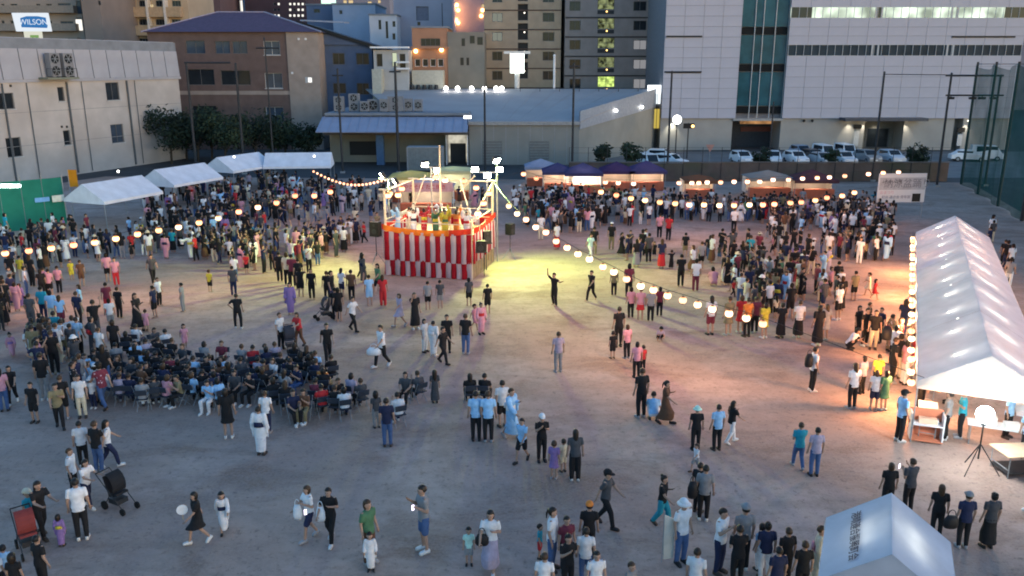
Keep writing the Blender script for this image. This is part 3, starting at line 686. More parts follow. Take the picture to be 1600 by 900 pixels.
# --- buildings farther off
M_far = {}
def far(name, label, x0, x1, ytop, Y, D, col, wins=(), frame=None, roof=True, name_w='window', mull=1):
    f = frontal(name, label, 'building', x0, x1, Y, hit((x0 + x1) / 2, ytop, Y).z, D, mat('wall_' + label.replace(' ', '_')[:40], col, .85, .1, .3))
    for (a, b, c, d, pm) in wins: f.window(f.rect(a, b, c, d), pm, frame or M_frame, mull=mull)
    f.finish(roof=roof, depth=.4); return f
M_room = glow('far_room', (1, .75, .4), .8); M_roomw = glow('far_room_white', (1, .95, .85), 1.3)
wins = [(x, y, x + wd, y + 10, M_glassdark) for y in (6, 32) for x, wd in ((2, 6), (16, 12), (56, 8), (72, 10))] + [(118, 27 + dy, 134, 48 + dy, M_glassblue) for dy in (-26, 0)] + [(90, 5, 112, 20, M_glassblue), (94, 33, 116, 46, M_glassblue)]
f = far('balcony_apartments', 'grey brown balcony apartments behind the lit roof sign', -30, 138, -60, 150, 16, (.3, .255, .22), wins)
for y in (12, 40, 62): 
    _, z_ = f.sz(50, y); MB().box(0, f.W * .96, -1.3, -.003, z_ - .9, z_ + .3).build('balcony', mat('balcony_front', (.25, .22, .19), .85), f.o)
x_, z_ = f.sz(124, 39); MB().box(x_ - .5, x_ + .5, -.08, -.004, z_ - .9, z_ + .9).build('lit_window', M_roomw, f.o)
far('side_tower', 'narrow brown side tower beside the balcony apartments', 139, 167, -60, 146, 14, (.22, .18, .16), [(153, 1, 157, 8, M_glassdark)])
far('navy_tower', 'dark navy tower glimpsed in the narrow gap', 160, 190, -60, 175, 14, (.035, .05, .1), [(172, 34, 178, 44, M_room)])
f = far('tan_balcony_tower', 'tan balcony tower with white divider fins', 178, 302, -60, 160, 14, (.48, .35, .23), [(x, y, x + 15, y + 9, M_glassdark) for y in (1, 30, 60) for x in (190, 217, 243, 268)] + [(230, 6, 240, 12, M_room), (252, 6, 262, 12, M_room)], mull=2)
for y in (18, 47, 76):
    _, z_ = f.sz(240, y); MB().box(0, f.W * .93, -1.2, -.003, z_ - 1.0, z_ + .7).build('balcony', mat('tan_balcony_front', (.42, .3, .19), .85), f.o)
for px in (212, 238, 265): x_, _ = f.sz(px, 50); MB().box(x_ - .2, x_ + .2, -1.35, -.003, 0, f.H).build('divider_fin', mat('fin_white', (.6, .55, .5), .7), f.o)
far('rust_tower', 'rust brown tower rising behind the purple roof', 298, 352, -60, 190, 14, (.2, .11, .1), [(305, 2, 311, 22, M_room)])
far('pale_tower', 'pale blue tower rising behind the purple roof', 350, 392, -60, 210, 14, (.4, .46, .6), [(356, 0, 362, 18, M_glassblue), (372, 0, 380, 18, M_roomw)])
wins = [(x, y, x + 4.4, y + 4.4, M_roomw if rng.random() < .8 else M_glassdark) for y in (4, 13, 22) for x in (427, 433, 451, 457.5, 464, 470.5)]
far('dark_lit_tower', 'dark maroon tower dotted with small lit windows', 390, 484, -60, 200, 16, (.09, .05, .055), wins, mull=0)
far('slate_block', 'slate blue block between the maroon tower and pale blocks', 484, 530, 8, 170, 14, (.12, .16, .25), [(490, 14, 500, 20, M_glassdark)])
far('pale_blue_block', 'plain pale blue block above the blue house roof', 524, 590, 7, 165, 14, (.34, .4, .52), [(530, 16, 535, 22, M_glassdark)])
far('warm_lit_tower', 'far tower with warm lit balconies above the pale blocks', 530, 612, -60, 240, 14, (.26, .24, .28), [(536, 0, 542, 6, M_room), (544, 0, 552, 6, M_room), (574, 2, 581, 8, M_room), (574, 12, 580, 18, M_room), (590, 0, 595, 5, M_room)], mull=0)
far('white_slotted_block', 'white block with tall dark slots beside the lilac block', 580, 622, 24, 150, 10, (.5, .53, .6), [(591, 31, 596, 46, M_glassdark), (602, 33, 607, 60, M_glassdark), (613, 33, 618, 42, M_glassdark), (613, 52, 618, 62, M_glassdark)], mull=0)
far('lilac_block', 'tall pale lilac block with a recessed bay', 618, 708, -60, 155, 14, (.33, .34, .42), [(650, 10, 670, 32, mat('recess_grey', (.17, .18, .24), .8)), (652, 34, 657, 40, M_glassdark), (690, 5, 692, 44, M_dark)], mull=0)
f = far('rosy_lit_block', 'rosy block washed by orange lamps beside the tan apartments', 706, 762, -60, 165, 14, (.42, .34, .36), [(752, 6, 757, 12, M_room)])
for px, py in ((714, 8), (716, 16), (713, 31), (716, 36), (754, 16), (752, 25)):
    x_, z_ = f.sz(px, py); MB().ball((x_, -.3, z_), .35, u=8, v=5).build('wall_lamp', glow('far_orange', (1, .45, .15), 10), f.o)
for px, py in ((715, 12), (715, 34)):
    x_, z_ = f.sz(px, py); pd = bpy.data.lights.new('wall_lamp_light', 'POINT'); pd.energy = 220 * K; pd.color = (1, .45, .2); pd.shadow_soft_size = .4; o = bpy.data.objects.new('wall_lamp_light', pd); COL.objects.link(o); o.parent = f.o; o.location = (x_, -2, z_)
far('backdrop_tower', 'wide dim tower far behind the office', 1000, 1660, -60, 230, 14, (.2, .2, .24), [])
far('dusk_tower', 'dim far block filling the gap behind the factory', -220, 60, -30, 230, 14, (.17, .17, .2), [])

# --- tall ball-net poles
def net_pole(px, ytop, Y, bar=None, lb='', r=.13, dashed=False):
    p = hit(px, ytop, Y); t = empty('net_pole', (p.x, Y, 0), 0, lb, 'pole', 'tall net poles round the yard')
    MB().tube((0, 0, 0), (0, 0, p.z), r, r * .8, 8).build('pole', M_dark, t)
    MB().box(-.25, .25, -.25, .25, 0, .2).build('base_plate', M_concrete, t); MB().tube((0, 0, p.z), (0, 0, p.z + .1), r * 1.1, r * .4, 8).build('cap', M_dark, t)
    if bar:
        for (x0, x1, yy) in bar:
            a, b = hit(x0, yy, Y), hit(x1, yy, Y); MB().tube((a.x - p.x, 0, a.z), (b.x - p.x, 0, b.z), .09, n=6).build('cross_bar', M_dark, t)
    return t
net_pole(291, 100, 93, [(288, 360, 98)], 'pale topped net pole before the brown house, nearer the factory', .16)
net_pole(368, 100, 94, None, 'net pole before the dark middle windows of the brown house', .16)
net_pole(413, 60, 95, [(400, 436, 75)], 'net pole with short bar before the right windows of brown house', .1)
net_pole(527, 108, 95, [(519, 536, 118)], 'net pole in front of the blue house')
net_pole(617, 98, 95, [(608, 626, 112)], 'net pole in front of the white stair block', .17)
net_pole(757, 135, 92, None, 'net pole before the warehouse, right of the striped stage roof')
net_pole(897, 100, 91, [(889, 905, 104)], 'net pole between the tan apartments and the food stalls')
net_pole(1050, 112, 90, [(1038, 1096, 112.5)], 'net pole with wide bar before the office corner')
net_pole(1209, 160, 90, None, 'thin net pole before the glass bay', .09)
net_pole(1382, 113, 88, None, 'net pole before the office entrance canopy', .13)
net_pole(1487, 115, 84, [(1478, 1568, 118), (1478, 1568, 149)], 'net pole carrying two long bars to its neighbour')
net_pole(1564, 118, 84.5, None, 'net pole at the green net, end of the long bars')
cb = MB(); a, b = hit(1382, 116, 88), hit(1487, 117, 84); cb.tube(a, b, .04, n=5); tag(cb.build('span_cable', M_dark), 'dark cable slung between the two net poles before the office', 'cable')
# equipment strung on the lower bar
for i, px in enumerate((1486, 1520, 1535, 1553)):
    p = hit(px, 149.5, 84); t = empty('clamp_lamp', (p.x, 84, p.z - .25), 0, ['small dark lamp on the long lower bar, nearest the left pole', 'small dark lamp on the long lower bar, second along', 'small dark lamp on the long lower bar, third along', 'small dark lamp on the long lower bar, nearest the green net'][i], 'lamp', 'lamps on the long bar')
    MB().box(-.3, .3, -.15, .15, -.1, .13).build('housing', M_black, t); MB().box(-.04, .04, -.03, .03, .13, .24).build('clamp', M_dark, t)

# --- green net along the right side
nb0, nb1 = Vector((34.2, 44, 0)), Vector((46.5, 86, 0))
t = empty('green_net_fence', (0, 0, 0), 0, 'tall dark green ball net along the yard edge behind the long tent', 'fence')
M_net = netting('green_net', (.014, .075, .06), .6)
for k in range(6):
    a, b = nb0.lerp(nb1, k / 6), nb0.lerp(nb1, (k + 1) / 6)
    m = MB(); nn = 8
    for i in range(nn):
        u0, u1 = i / nn, (i + 1) / nn
        f_ = lambda u, h: a.lerp(b, u) + Vector((.25 * math.sin(u * 7 + k), .1 * math.sin(u * 9), h - .5 * math.sin(u * math.pi) * (h > 5)))
        m.quad(f_(u0, .05), f_(u1, .05), f_(u1, 12), f_(u0, 12))
    m.build('net_panel', M_net, t)
for k in range(7):
    p = nb0.lerp(nb1, k / 6); MB().tube(p, p + Vector((0, 0, 12.2)), .14, .11, 8).build('post', M_dark, t)
MB().tube(nb0 + Vector((0, 0, 12)), nb1 + Vector((0, 0, 12)), .03, n=5).build('top_cable', M_dark, t)
# end return of the net towards the poles
# --- brown bank wall along the far side, with net posts
M_bank = mat('brown_bank', (.13, .095, .08), .9, .2, .7, col2=(.09, .085, .06))
bk = empty('boundary_wall', (6, 88.0, 0), 0, 'long brown boundary wall between the yard and the parked cars', 'wall')
for k in range(20):
    MB().box(k * 2.0 + .02, k * 2.0 + 1.98, -.12, .12, 0, 1.95 + rng.uniform(-.02, .02)).build('wall_panel', M_bank, bk)
    MB().tube((k * 2.0, -.16, 0), (k * 2.0, -.16, 3.6), .03, n=6).build('post', M_dark, bk)
for z_ in (3.0, 3.55): MB().tube((0, -.16, z_), (40, -.16, z_), .014, n=4).build('rail', M_dark, bk)
MB().box(-.05, 40.05, -.2, .2, 1.99, 2.07).build('coping', mat('coping', (.17, .14, .12), .9), bk)

# --- trees
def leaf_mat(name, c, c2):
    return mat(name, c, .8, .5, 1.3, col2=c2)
def tree(loc, h, r, m, label, n=700, seed=0, group=None, squash=1.0, cat='tree'):
    rr = random.Random(seed); t = empty('tree', loc, 0, label, cat, group)
    tr = MB(); tr.tube((0, 0, 0), (.1, 0, h * .35), .16, .11, 7)
    limbs = []
    for k in range(6):
        a = k * 1.05 + rr.random(); e = Vector((math.cos(a) * r * .55, math.sin(a) * r * .55, h * rr.uniform(.5, .85))); tr.tube((.1, 0, h * rr.uniform(.25, .4)), e, .07, .03, 5); limbs.append(e)
    tr.build('trunk', mat('bark', (.05, .04, .03), .9, .3, 3), t)
    cl = [(e + Vector((rr.uniform(-.4, .4), rr.uniform(-.4, .4), rr.uniform(-.3, .5))) * r * .35, r * rr.uniform(.35, .6)) for e in limbs for _ in range(3)] + [(Vector((0, 0, h * .85)), r * .55)]
    c = MB()
    for i in range(n):
        p0, rad = cl[rr.randrange(len(cl))]
        d = Vector((rr.gauss(0, 1), rr.gauss(0, 1), rr.gauss(0, 1) * squash)).normalized() * rad * rr.random() ** .35
        p = p0 + d; a = Vector((rr.gauss(0, 1), rr.gauss(0, 1), rr.gauss(0, .7))).normalized(); b = a.orthogonal().normalized(); s_ = rr.uniform(.12, .3)
        if p.z < .3: p.z = .3 + rr.random()
        c.add([p - a * s_, p + b * s_ * .5, p + a * s_, p - b * s_ * .5], [(0, 1, 2, 3)])
    c.build('crown', m, t); return t
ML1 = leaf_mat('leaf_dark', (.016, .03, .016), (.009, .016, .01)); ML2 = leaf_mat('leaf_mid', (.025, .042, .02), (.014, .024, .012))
i = 0
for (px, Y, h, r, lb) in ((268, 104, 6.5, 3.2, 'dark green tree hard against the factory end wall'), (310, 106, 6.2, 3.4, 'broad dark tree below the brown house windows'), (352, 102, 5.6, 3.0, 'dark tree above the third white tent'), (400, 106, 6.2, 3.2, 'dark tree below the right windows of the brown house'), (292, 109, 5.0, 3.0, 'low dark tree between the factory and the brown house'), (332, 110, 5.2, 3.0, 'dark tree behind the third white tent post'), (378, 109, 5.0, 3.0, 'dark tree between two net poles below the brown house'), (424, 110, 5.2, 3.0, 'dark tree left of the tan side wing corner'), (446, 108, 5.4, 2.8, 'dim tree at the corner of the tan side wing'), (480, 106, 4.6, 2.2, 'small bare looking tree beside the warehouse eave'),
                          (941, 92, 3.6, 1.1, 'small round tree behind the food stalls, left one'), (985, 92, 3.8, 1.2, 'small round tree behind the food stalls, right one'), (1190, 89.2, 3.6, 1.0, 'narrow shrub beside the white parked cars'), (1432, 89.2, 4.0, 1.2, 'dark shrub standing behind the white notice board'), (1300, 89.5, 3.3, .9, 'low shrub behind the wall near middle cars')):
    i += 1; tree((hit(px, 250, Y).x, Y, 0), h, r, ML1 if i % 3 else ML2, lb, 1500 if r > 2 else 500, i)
# --- parked cars
M_car = mat('car_paint', (1, 1, 1), .3, .03, 1, objcol=True, spec=.6); M_tyre = mat('tyre_rubber', (.012, .012, .012), .9)
def make_car(kind, col, loc, rz, label):
    t = empty('parked_car', loc, rz, label, 'car', 'cars in the office parking lot')
    Lc, Wc = (4.3, 1.7) if kind != 'van' else (3.9, 1.65)
    hh = {'car': (.82, 1.45), 'van': (1.0, 1.95), 'hatch': (.88, 1.55)}[kind]
    y0 = -Lc / 2; prof = {'car': [(0, .3), (0, .62), (.12, .78), (1.15, hh[0] + .05), (1.9, hh[1]), (3.2, hh[1]), (3.9, hh[0] + .1), (4.25, hh[0]), (4.3, .35)],
                          'hatch': [(0, .3), (0, .65), (.1, .82), (1.0, hh[0] + .1), (1.75, hh[1]), (3.7, hh[1] - .03), (4.2, hh[0] + .1), (4.3, .35)],
                          'van': [(0, .3), (0, .75), (.08, .95), (.35, 1.05), (.95, 1.9), (3.75, 1.93), (3.88, 1.0), (3.9, .35)]}[kind]
    m = MB(); n = len(prof); vs = []
    for sx in (-1, 1):
        for (y, z) in prof: vs.append((sx * (Wc / 2 - (.14 if z > hh[0] + .12 else 0)), y0 + y, z))
    fs = [tuple(range(n)), tuple(range(2 * n - 1, n - 1, -1))] + [(i, n + i, n + (i + 1) % n, (i + 1) % n) for i in range(n)]
    m.add(vs, fs); me = m.mesh('body', M_car); fix_normals(me); b = put('body', me, t); b.color = (*col, 1)
    a, c = (1.15, 1.9) if kind == 'car' else (1.0, 1.75) if kind == 'hatch' else (.35, .95)
    za, zc = prof[[p[0] for p in prof].index(a)][1], prof[[p[0] for p in prof].index(c)][1]
    d = Vector((0, c - a, zc - za)).normalized(); nn = Vector((0, -d.z, d.y))
    mid = Vector((0, y0 + (a + c) / 2, (za + zc) / 2)) + nn * .012
    MB().obox(mid, (Wc / 2 - .2, 0, 0), d * ((Vector((0, c - a, zc - za)).length) / 2 - .07), nn * .01).build('windscreen', M_glassdark, t)
    for sx in (-1, 1):
        MB().box(sx * (Wc / 2 - .07) - .015, sx * (Wc / 2 - .07) + .015, y0 + c - .1, y0 + Lc * .84, hh[0] + .14, hh[1] - .12).build('side_window', M_glassdark, t)
        hl = MB().box(sx * (Wc / 2 - .28) - .2, sx * (Wc / 2 - .28) + .2, y0 - .02, y0 + .1, .6, .76).build('headlight', mat('headlight_lens', (.6, .6, .62), .15), t)
        for yy in (.78, Lc - .8):
            wh = MB().tube((sx * (Wc / 2 - .18), y0 + yy, .31), (sx * (Wc / 2 + .02), y0 + yy, .31), .31, n=14).build('wheel', M_tyre, t)
            MB().tube((sx * (Wc / 2 + .021), y0 + yy, .31), (sx * (Wc / 2 + .035), y0 + yy, .31), .19, n=10).build('rim', M_metal, wh)
    MB().box(-Wc / 2 + .05, Wc / 2 - .05, y0 - .06, y0 - .003, .32, .55).build('bumper', M_car, t).color = (*[c_ * .85 for c_ in col], 1)
    MB().box(-.22, .22, y0 - .075, y0 - .062, .38, .5).build('number_plate', M_white, t)
    return t
Wt = (.78, .79, .8); Sl = (.4, .42, .45); Bl = (.3, .36, .45); Bk = (.03, .03, .035)
cars = [(1012, 98, 'van', Wt, .3, 'white van parked alone beside the food stalls'), (1047, 101, 'hatch', Wt, .9, 'white hatchback under the globe lamp'), (1034, 107, 'hatch', Wt, 1.2, 'pale hatchback behind the globe lamp hatchback'), (1159, 104.5, 'hatch', Wt, .1, 'white hatchback below the glass bay, first of the front row'), (1208, 104.5, 'hatch', Wt, -.2, 'white car half hidden by a net pole, second of the front row'), (1243, 104.5, 'hatch', Wt, .1, 'white hatchback third in the front row'),
        (1251, 112, 'hatch', Bl, .1, 'blue grey car in the back row behind a white hatchback'), (1286, 109, 'van', Wt, .1, 'white box van left of the entrance with dark screen'), (1284, 103.6, 'car', Sl, .2, 'silver car low in front of the white box van'), (1319, 110, 'van', Wt, .05, 'second white box van before the entrance'), (1318, 104, 'hatch', (.6, .62, .65), .08, 'pale silver hatchback before the second box van'), (1355, 106, 'hatch', (.25, .26, .27), .1, 'dark grey car before the entrance'), (1392, 106, 'hatch', (.5, .54, .6), .1, 'light blue silver car right of the entrance'), (1512, 107, 'car', Wt, 1.35, 'white saloon parked sideways at the far right'), (1540, 108, 'van', Wt, 1.3, 'white van parked sideways by the green net'), (1270, 106.5, 'hatch', Bk, .1, 'black car squeezed between white cars in the parking lot')]
for (px, Y, k, c, a, lb) in cars: make_car(k, c, (hit(px, 245, Y).x, Y, 0), a, lb)
p = hit(1106, 235, 96); t = empty('road_sign', (p.x, 95, 0), 0, 'small reddish triangle road sign on a thin pole by the lot', 'sign')
MB().tube((0, 0, 0), (0, 0, 2.9), .035, n=6).build('pole', M_metal, t); MB().slab([(-.5, -.05, 3.2), (0, -.05, 2.35), (.5, -.05, 3.2)], .03).build('plate', mat('faded_red_sign', (.5, .25, .2), .5), t)
# ------------------------------------------------------------------ festival stage
def point(name, loc, energy, color, rad=.1, parent=None):
    ld = bpy.data.lights.new(name, 'POINT'); ld.energy = energy * K; ld.color = color; ld.shadow_soft_size = rad
    o = bpy.data.objects.new(name, ld); COL.objects.link(o); o.location = loc; o.parent = parent; return o
M_wood = mat('pale_timber', (.42, .31, .19), .7, .2, 3, bump=.1); M_ply = mat('plywood', (.4, .28, .16), .7, .15, 1.5)
M_cream = mat('cream_pole_wrap', (.62, .52, .38), .6, .1, 3)
M_redcloth = fabric('red_curtain_cloth', (.36, .018, .028), .2); M_whitecloth = fabric('white_curtain_cloth', (.56, .45, .47), .25)
M_orangecloth = fabric('orange_cloth', (.75, .2, .03), .3); M_scarlet = fabric('scarlet_cloth', (.62, .05, .03), .3)
SA = Vector((-7.42, 47.5, 0)); SB = Vector((-2.28, 46.3, 0)); sang = math.atan2(SB.y - SA.y, SB.x - SA.x); SWd = (SB - SA).length; SD = 5.0
stage = empty('festival_stage', SA, sang, 'square raised festival stage wrapped in red and white striped curtains', 'stage')
ZP = 2.25; ZC = 3.05
MB().box(.05, SWd - .05, .05, SD - .05, ZP - .2, ZP).build('platform', M_ply, stage)
fr = MB()
for x in (.12, SWd / 2, SWd - .12):
    for y in (.12, SD / 2, SD - .12): fr.tube((x, y, 0), (x, y, ZP - .2), .05, n=6)
for y in (.12, SD - .12): fr.tube((.12, y, .2), (SWd - .12, y, 1.9), .03, n=5); fr.tube((.12, y, 1.1), (SWd - .12, y, 1.1), .03, n=5)
for x in (.12, SWd - .12): fr.tube((x, .12, .2), (x, SD - .12, 1.9), .03, n=5); fr.tube((x, .12, 1.1), (x, SD - .12, 1.1), .03, n=5)
fr.build('scaffold', M_metal, stage)
# four corner posts, head beams, centre mast
for (x, y) in ((.06, .06), (SWd - .06, .06), (.06, SD - .06), (SWd - .06, SD - .06)):
    if (x, y) == (SWd - .06, .06): continue
    MB().tube((x, y, 0), (x, y, 5.1), .085, .075, 8).build('corner_post', M_cream, stage)
    MB().box(x - .3, x + .3, y - .06, y + .06, 5.0, 5.09).build('cross_arm', M_cream, stage)
MB().tube((SWd - .06, .06, 0), (SWd - .06, .06, 3.4), .085, .08, 8).build('corner_post', M_cream, stage)
MB().tube((SWd * .38, SD * .9, ZP), (SWd * .38, SD * .9, 7.2), .06, .05, 8).build('mast', M_cream, stage)
for (a, b) in (((.06, SD - .06, 5.02), (SWd - .06, SD - .06, 5.02)), ((.06, .06, 4.96), (.06, SD - .06, 4.96)), ((SWd - .06, .1, 3.36), (SWd - .06, SD - .06, 4.9)), ((.4, SD * .5, ZP), (1.2, SD * .8, 5.4)), ((SWd * .62, SD * .9, 5.2), (SWd * .9, SD * .45, ZP + .4)), ((SWd * .8, SD * .9, 5.4), (SWd * .62, SD * .9, 4.4))):
    MB().tube(a, b, .04, n=6).build('brace', M_cream, stage)
# handrails on the right rear
for z_ in (ZP + .55, ZP + 1.05):
    MB().tube((SWd - .1, .3, z_), (SWd - .1, SD - .1, z_), .03, n=6).build('handrail', M_cream, stage); MB().tube((.1, SD - .1, z_), (SWd - .1, SD - .1, z_), .03, n=6).build('handrail', M_cream, stage); MB().tube((.1, .2, z_), (.1, SD - .1, z_), .03, n=6).build('handrail', M_cream, stage)
    MB().tube((.1, .1, z_ - .12), (SWd - .1, .1, z_ - .12), .03, n=6).build('handrail', M_cream, stage)
# curtains: separate hanging stripes in two tiers
def stripe_mesh(w_, z0, z1, m, wob, seed):
    rr = random.Random(seed); mb = MB(); nx, nz = 5, 4; vs = []
    for j in range(nz + 1):
        for i in range(nx + 1):
            u = i / nx; v = j / nz
            vs.append(((u - .5) * w_ + wob * .35 * math.sin(v * 3 + seed), -.045 * math.sin(u * math.pi) - wob * (1 - v) * math.sin(u * 3.1 + seed) - .02 * rr.random(), z0 + (z1 - z0) * v))
    fs = [(j * (nx + 1) + i, j * (nx + 1) + i + 1, (j + 1) * (nx + 1) + i + 1, (j + 1) * (nx + 1) + i) for j in range(nz) for i in range(nx)]
    return mb.add(vs, fs).mesh('curtain_stripe', m, True)
sides = [((0, 0), 0, SWd, 17), ((SWd, 0), math.pi / 2, SD, 16), ((SWd, SD), math.pi, SWd, 17), ((0, SD), -math.pi / 2, SD, 16)]
for si, (o0, a_, ln, nst) in enumerate(sides):
    u = Vector((math.cos(a_), math.sin(a_), 0)); wd = ln / nst
    for tier, (z0, z1) in enumerate(((.95, ZC - .40), (.04, 1.02))):
        if si == 1 and tier == 1: continue
        ms = [[stripe_mesh(wd * 1.02, z0, z1, m, .085 if tier else .05, q * 3 + tier) for q in range(5)] for m in (M_redcloth, M_whitecloth)]
        for i in range(nst):
            p = Vector((o0[0], o0[1], 0)) + u * (wd * (i + .5)) + Vector((math.sin(a_), -math.cos(a_), 0)) * (.06 - .04 * tier)
            put('curtain_stripe', ms[(i + tier) % 2][(i * 3) % 5], stage, p, a_)
    nv = 4; vw = ln / nv
    for i in range(nv):
        mv = MB(); nx = 8; vs = []
        for j in range(3):
            for q in range(nx + 1):
                u_ = q / nx; sag = (.24 if si in (0, 2) else .12) * math.sin((i + u_) / nv * math.pi) ** .8
                vs.append(((u_ - .5) * vw, -.05 - .03 * math.sin(u_ * 12 + i), ZC - sag - .33 * (2 - j) / 2 + (.10 if si == 1 and i >= 2 else 0)))
        mv.add(vs, [(j * (nx + 1) + q, j * (nx + 1) + q + 1, (j + 1) * (nx + 1) + q + 1, (j + 1) * (nx + 1) + q) for j in range(2) for q in range(nx)])
        p = Vector((o0[0], o0[1], 0)) + u * (vw * (i + .5)) + Vector((math.sin(a_), -math.cos(a_), 0)) * .07
        mv.build('valance', M_orangecloth if (si == 0 and i < 3) else M_scarlet, stage, p, a_, True)
# slatted steps side on the right flank, lower part
for k in range(13):
    y_ = .2 + k * (SD - .4) / 12; MB().box(SWd + .02, SWd + .05, y_ - .08, y_ + .08, .03, .98).build('plank', M_wood, stage)
# taiko drum on the stage
def stp(x, y, z=0): 
    c, s_ = math.cos(sang), math.sin(sang); return Vector((SA.x + c * x - s_ * y, SA.y + s_ * x + c * y, z))
t = empty('taiko_drum', stp(SWd * .5, SD * .62, ZP), sang, 'big wooden barrel drum on its stand in the middle of the stage', 'drum')
MB().loft([(0, 0, .55, .38, .38), (0, 0, .75, .46, .46), (0, 0, .95, .47, .47), (0, 0, 1.2, .38, .38)], 16).build('barrel', mat('drum_wood', (.25, .08, .03), .4, .2, 5), t, smooth=True)
MB().loft([(0, 0, 1.203, .4, .4), (0, 0, 1.23, .38, .38)], 16).build('drum_skin', mat('drum_hide', (.6, .52, .4), .6), t)
for a_ in range(4): MB().tube((.45 * math.cos(a_ * 1.57), .45 * math.sin(a_ * 1.57), 0), (.3 * math.cos(a_ * 1.57), .3 * math.sin(a_ * 1.57), .6), .04, n=6).build('leg', M_wood, t)
# flood lamps on masts at the stage corners
def flood(name_label, base, ztop, aim, energy, color, heads=1, hot=(1, 1, .9), strength=60, size=1.9):
    t = empty('flood_light', (base.x, base.y, 0), 0, name_label, 'flood light', 'flood lights on the stage masts')
    MB().tube((0, 0, 0), (0, 0, ztop - .2), .05, .04, 8).build('mast', M_metal, t)
    for h in range(heads):
        off = Vector(((h - (heads - 1) / 2) * .75, 0, -.35 * (h % 2))); c = Vector((0, 0, ztop)) + off
        d = (Vector(aim) - Vector((base.x, base.y, 0)) - c); d.normalize(); sd_ = d.cross(Vector((0, 0, 1))).normalized(); up = sd_.cross(d)
        hd = MB().obox(c - d * .12, sd_ * .22, up * .17, d * .1).build('lamp_head', M_dark, t)
        MB().obox(c + d * .0, sd_ * .2, up * .15, d * .015).build('lens', glow('flood_lens_' + name_label[:9].replace(' ', '_'), hot, strength), hd)
        spot('flood_beam', c + d * .1, c + d * 3, energy, color, size, 1.0, t, .3)
    if heads > 1: MB().box(-.5, .5, -.03, .03, ztop - .2, ztop - .12).build('cross_arm', M_metal, t)
    return t
pr_ = stp(SWd + .25, SD - .1)
flood('tall flood light with white glare behind the right stage corner', pr_, 6.3, pr_ + Vector((4.5, -6.0, 0)), 9500, (.64, 1, .2), 1, (.85, 1, .9), 110, 2.6)
pr2 = stp(SWd - .45, SD + .2)
flood('low cluster of three flood lights facing the camera beside the tall one', pr2, 5.7, pr2 + Vector((1.0, -14, 0)), 800, (1, .85, .55), 3, (1, 1, .85), 90, 2.2)
pl_ = stp(-.35, SD * .35)
flood('pair of flood lights on the left stage mast shining across the dancers', pl_, 5.6, pl_ + Vector((-9, -2.5, 0)), 3300, (.68, 1, .25), 2, (1, .98, .75), 90, 2.2)
pl3 = stp(SWd * .22, SD + .3)
flood('flood light at the rear left of the stage lighting the dancers', pl3, 5.9, stp(SWd * .55, SD * .3, 2.6), 2200, (1, .92, .6), 2, (1, .95, .7), 90, 2.2)
# loudspeakers
def speaker(loc, rz, z, lb, stand=True, w_=.5, h_=.75):
    t = empty('loudspeaker', loc, rz, lb, 'loudspeaker', 'loudspeakers round the stage')
    MB().box(-w_ / 2, w_ / 2, -.22, .22, z, z + h_).build('cabinet', M_black, t)
    g = MB(); g.tube((0, -.235, z + h_ * .35), (0, -.221, z + h_ * .35), .17, n=14); g.tube((0, -.235, z + h_ * .78), (0, -.221, z + h_ * .78), .08, n=10); g.build('driver', M_dark, t)
    if stand:
        MB().tube((0, 0, .5), (0, 0, z - .003), .025, n=6).build('pole', M_dark, t)
        for k in range(3): MB().tube((0, 0, .75), (.5 * math.cos(k * 2.1 + .4), .5 * math.sin(k * 2.1 + .4), .02), .018, n=5).build('leg', M_metal, t)
    else:
        MB().box(-w_ / 2 - .05, w_ / 2 + .05, -.25, .3, z - .06, z - .003).build('shelf', M_dark, t)
        for sx in (-1, 1): MB().tube((sx * w_ * .4, .2, 0), (sx * w_ * .4, .2, z - .06), .025, n=6).build('leg', M_dark, t)
speaker(at(589, 412), R(-20), 1.75, 'black loudspeaker on a stand left of the striped stage', w_=.62, h_=.9)
speaker(at(751, 433), R(10), 1.55, 'black loudspeaker at the right flank of the stage, nearer the camera', False, .62, .62)
speaker(at(759, 424), R(40), 1.75, 'black loudspeaker at the right flank of the stage, the farther one', False, .55, .72)
speaker(at(797, 405), R(50), 1.6, 'small black loudspeaker on a stand beyond the right stage flank', w_=.45, h_=.7)

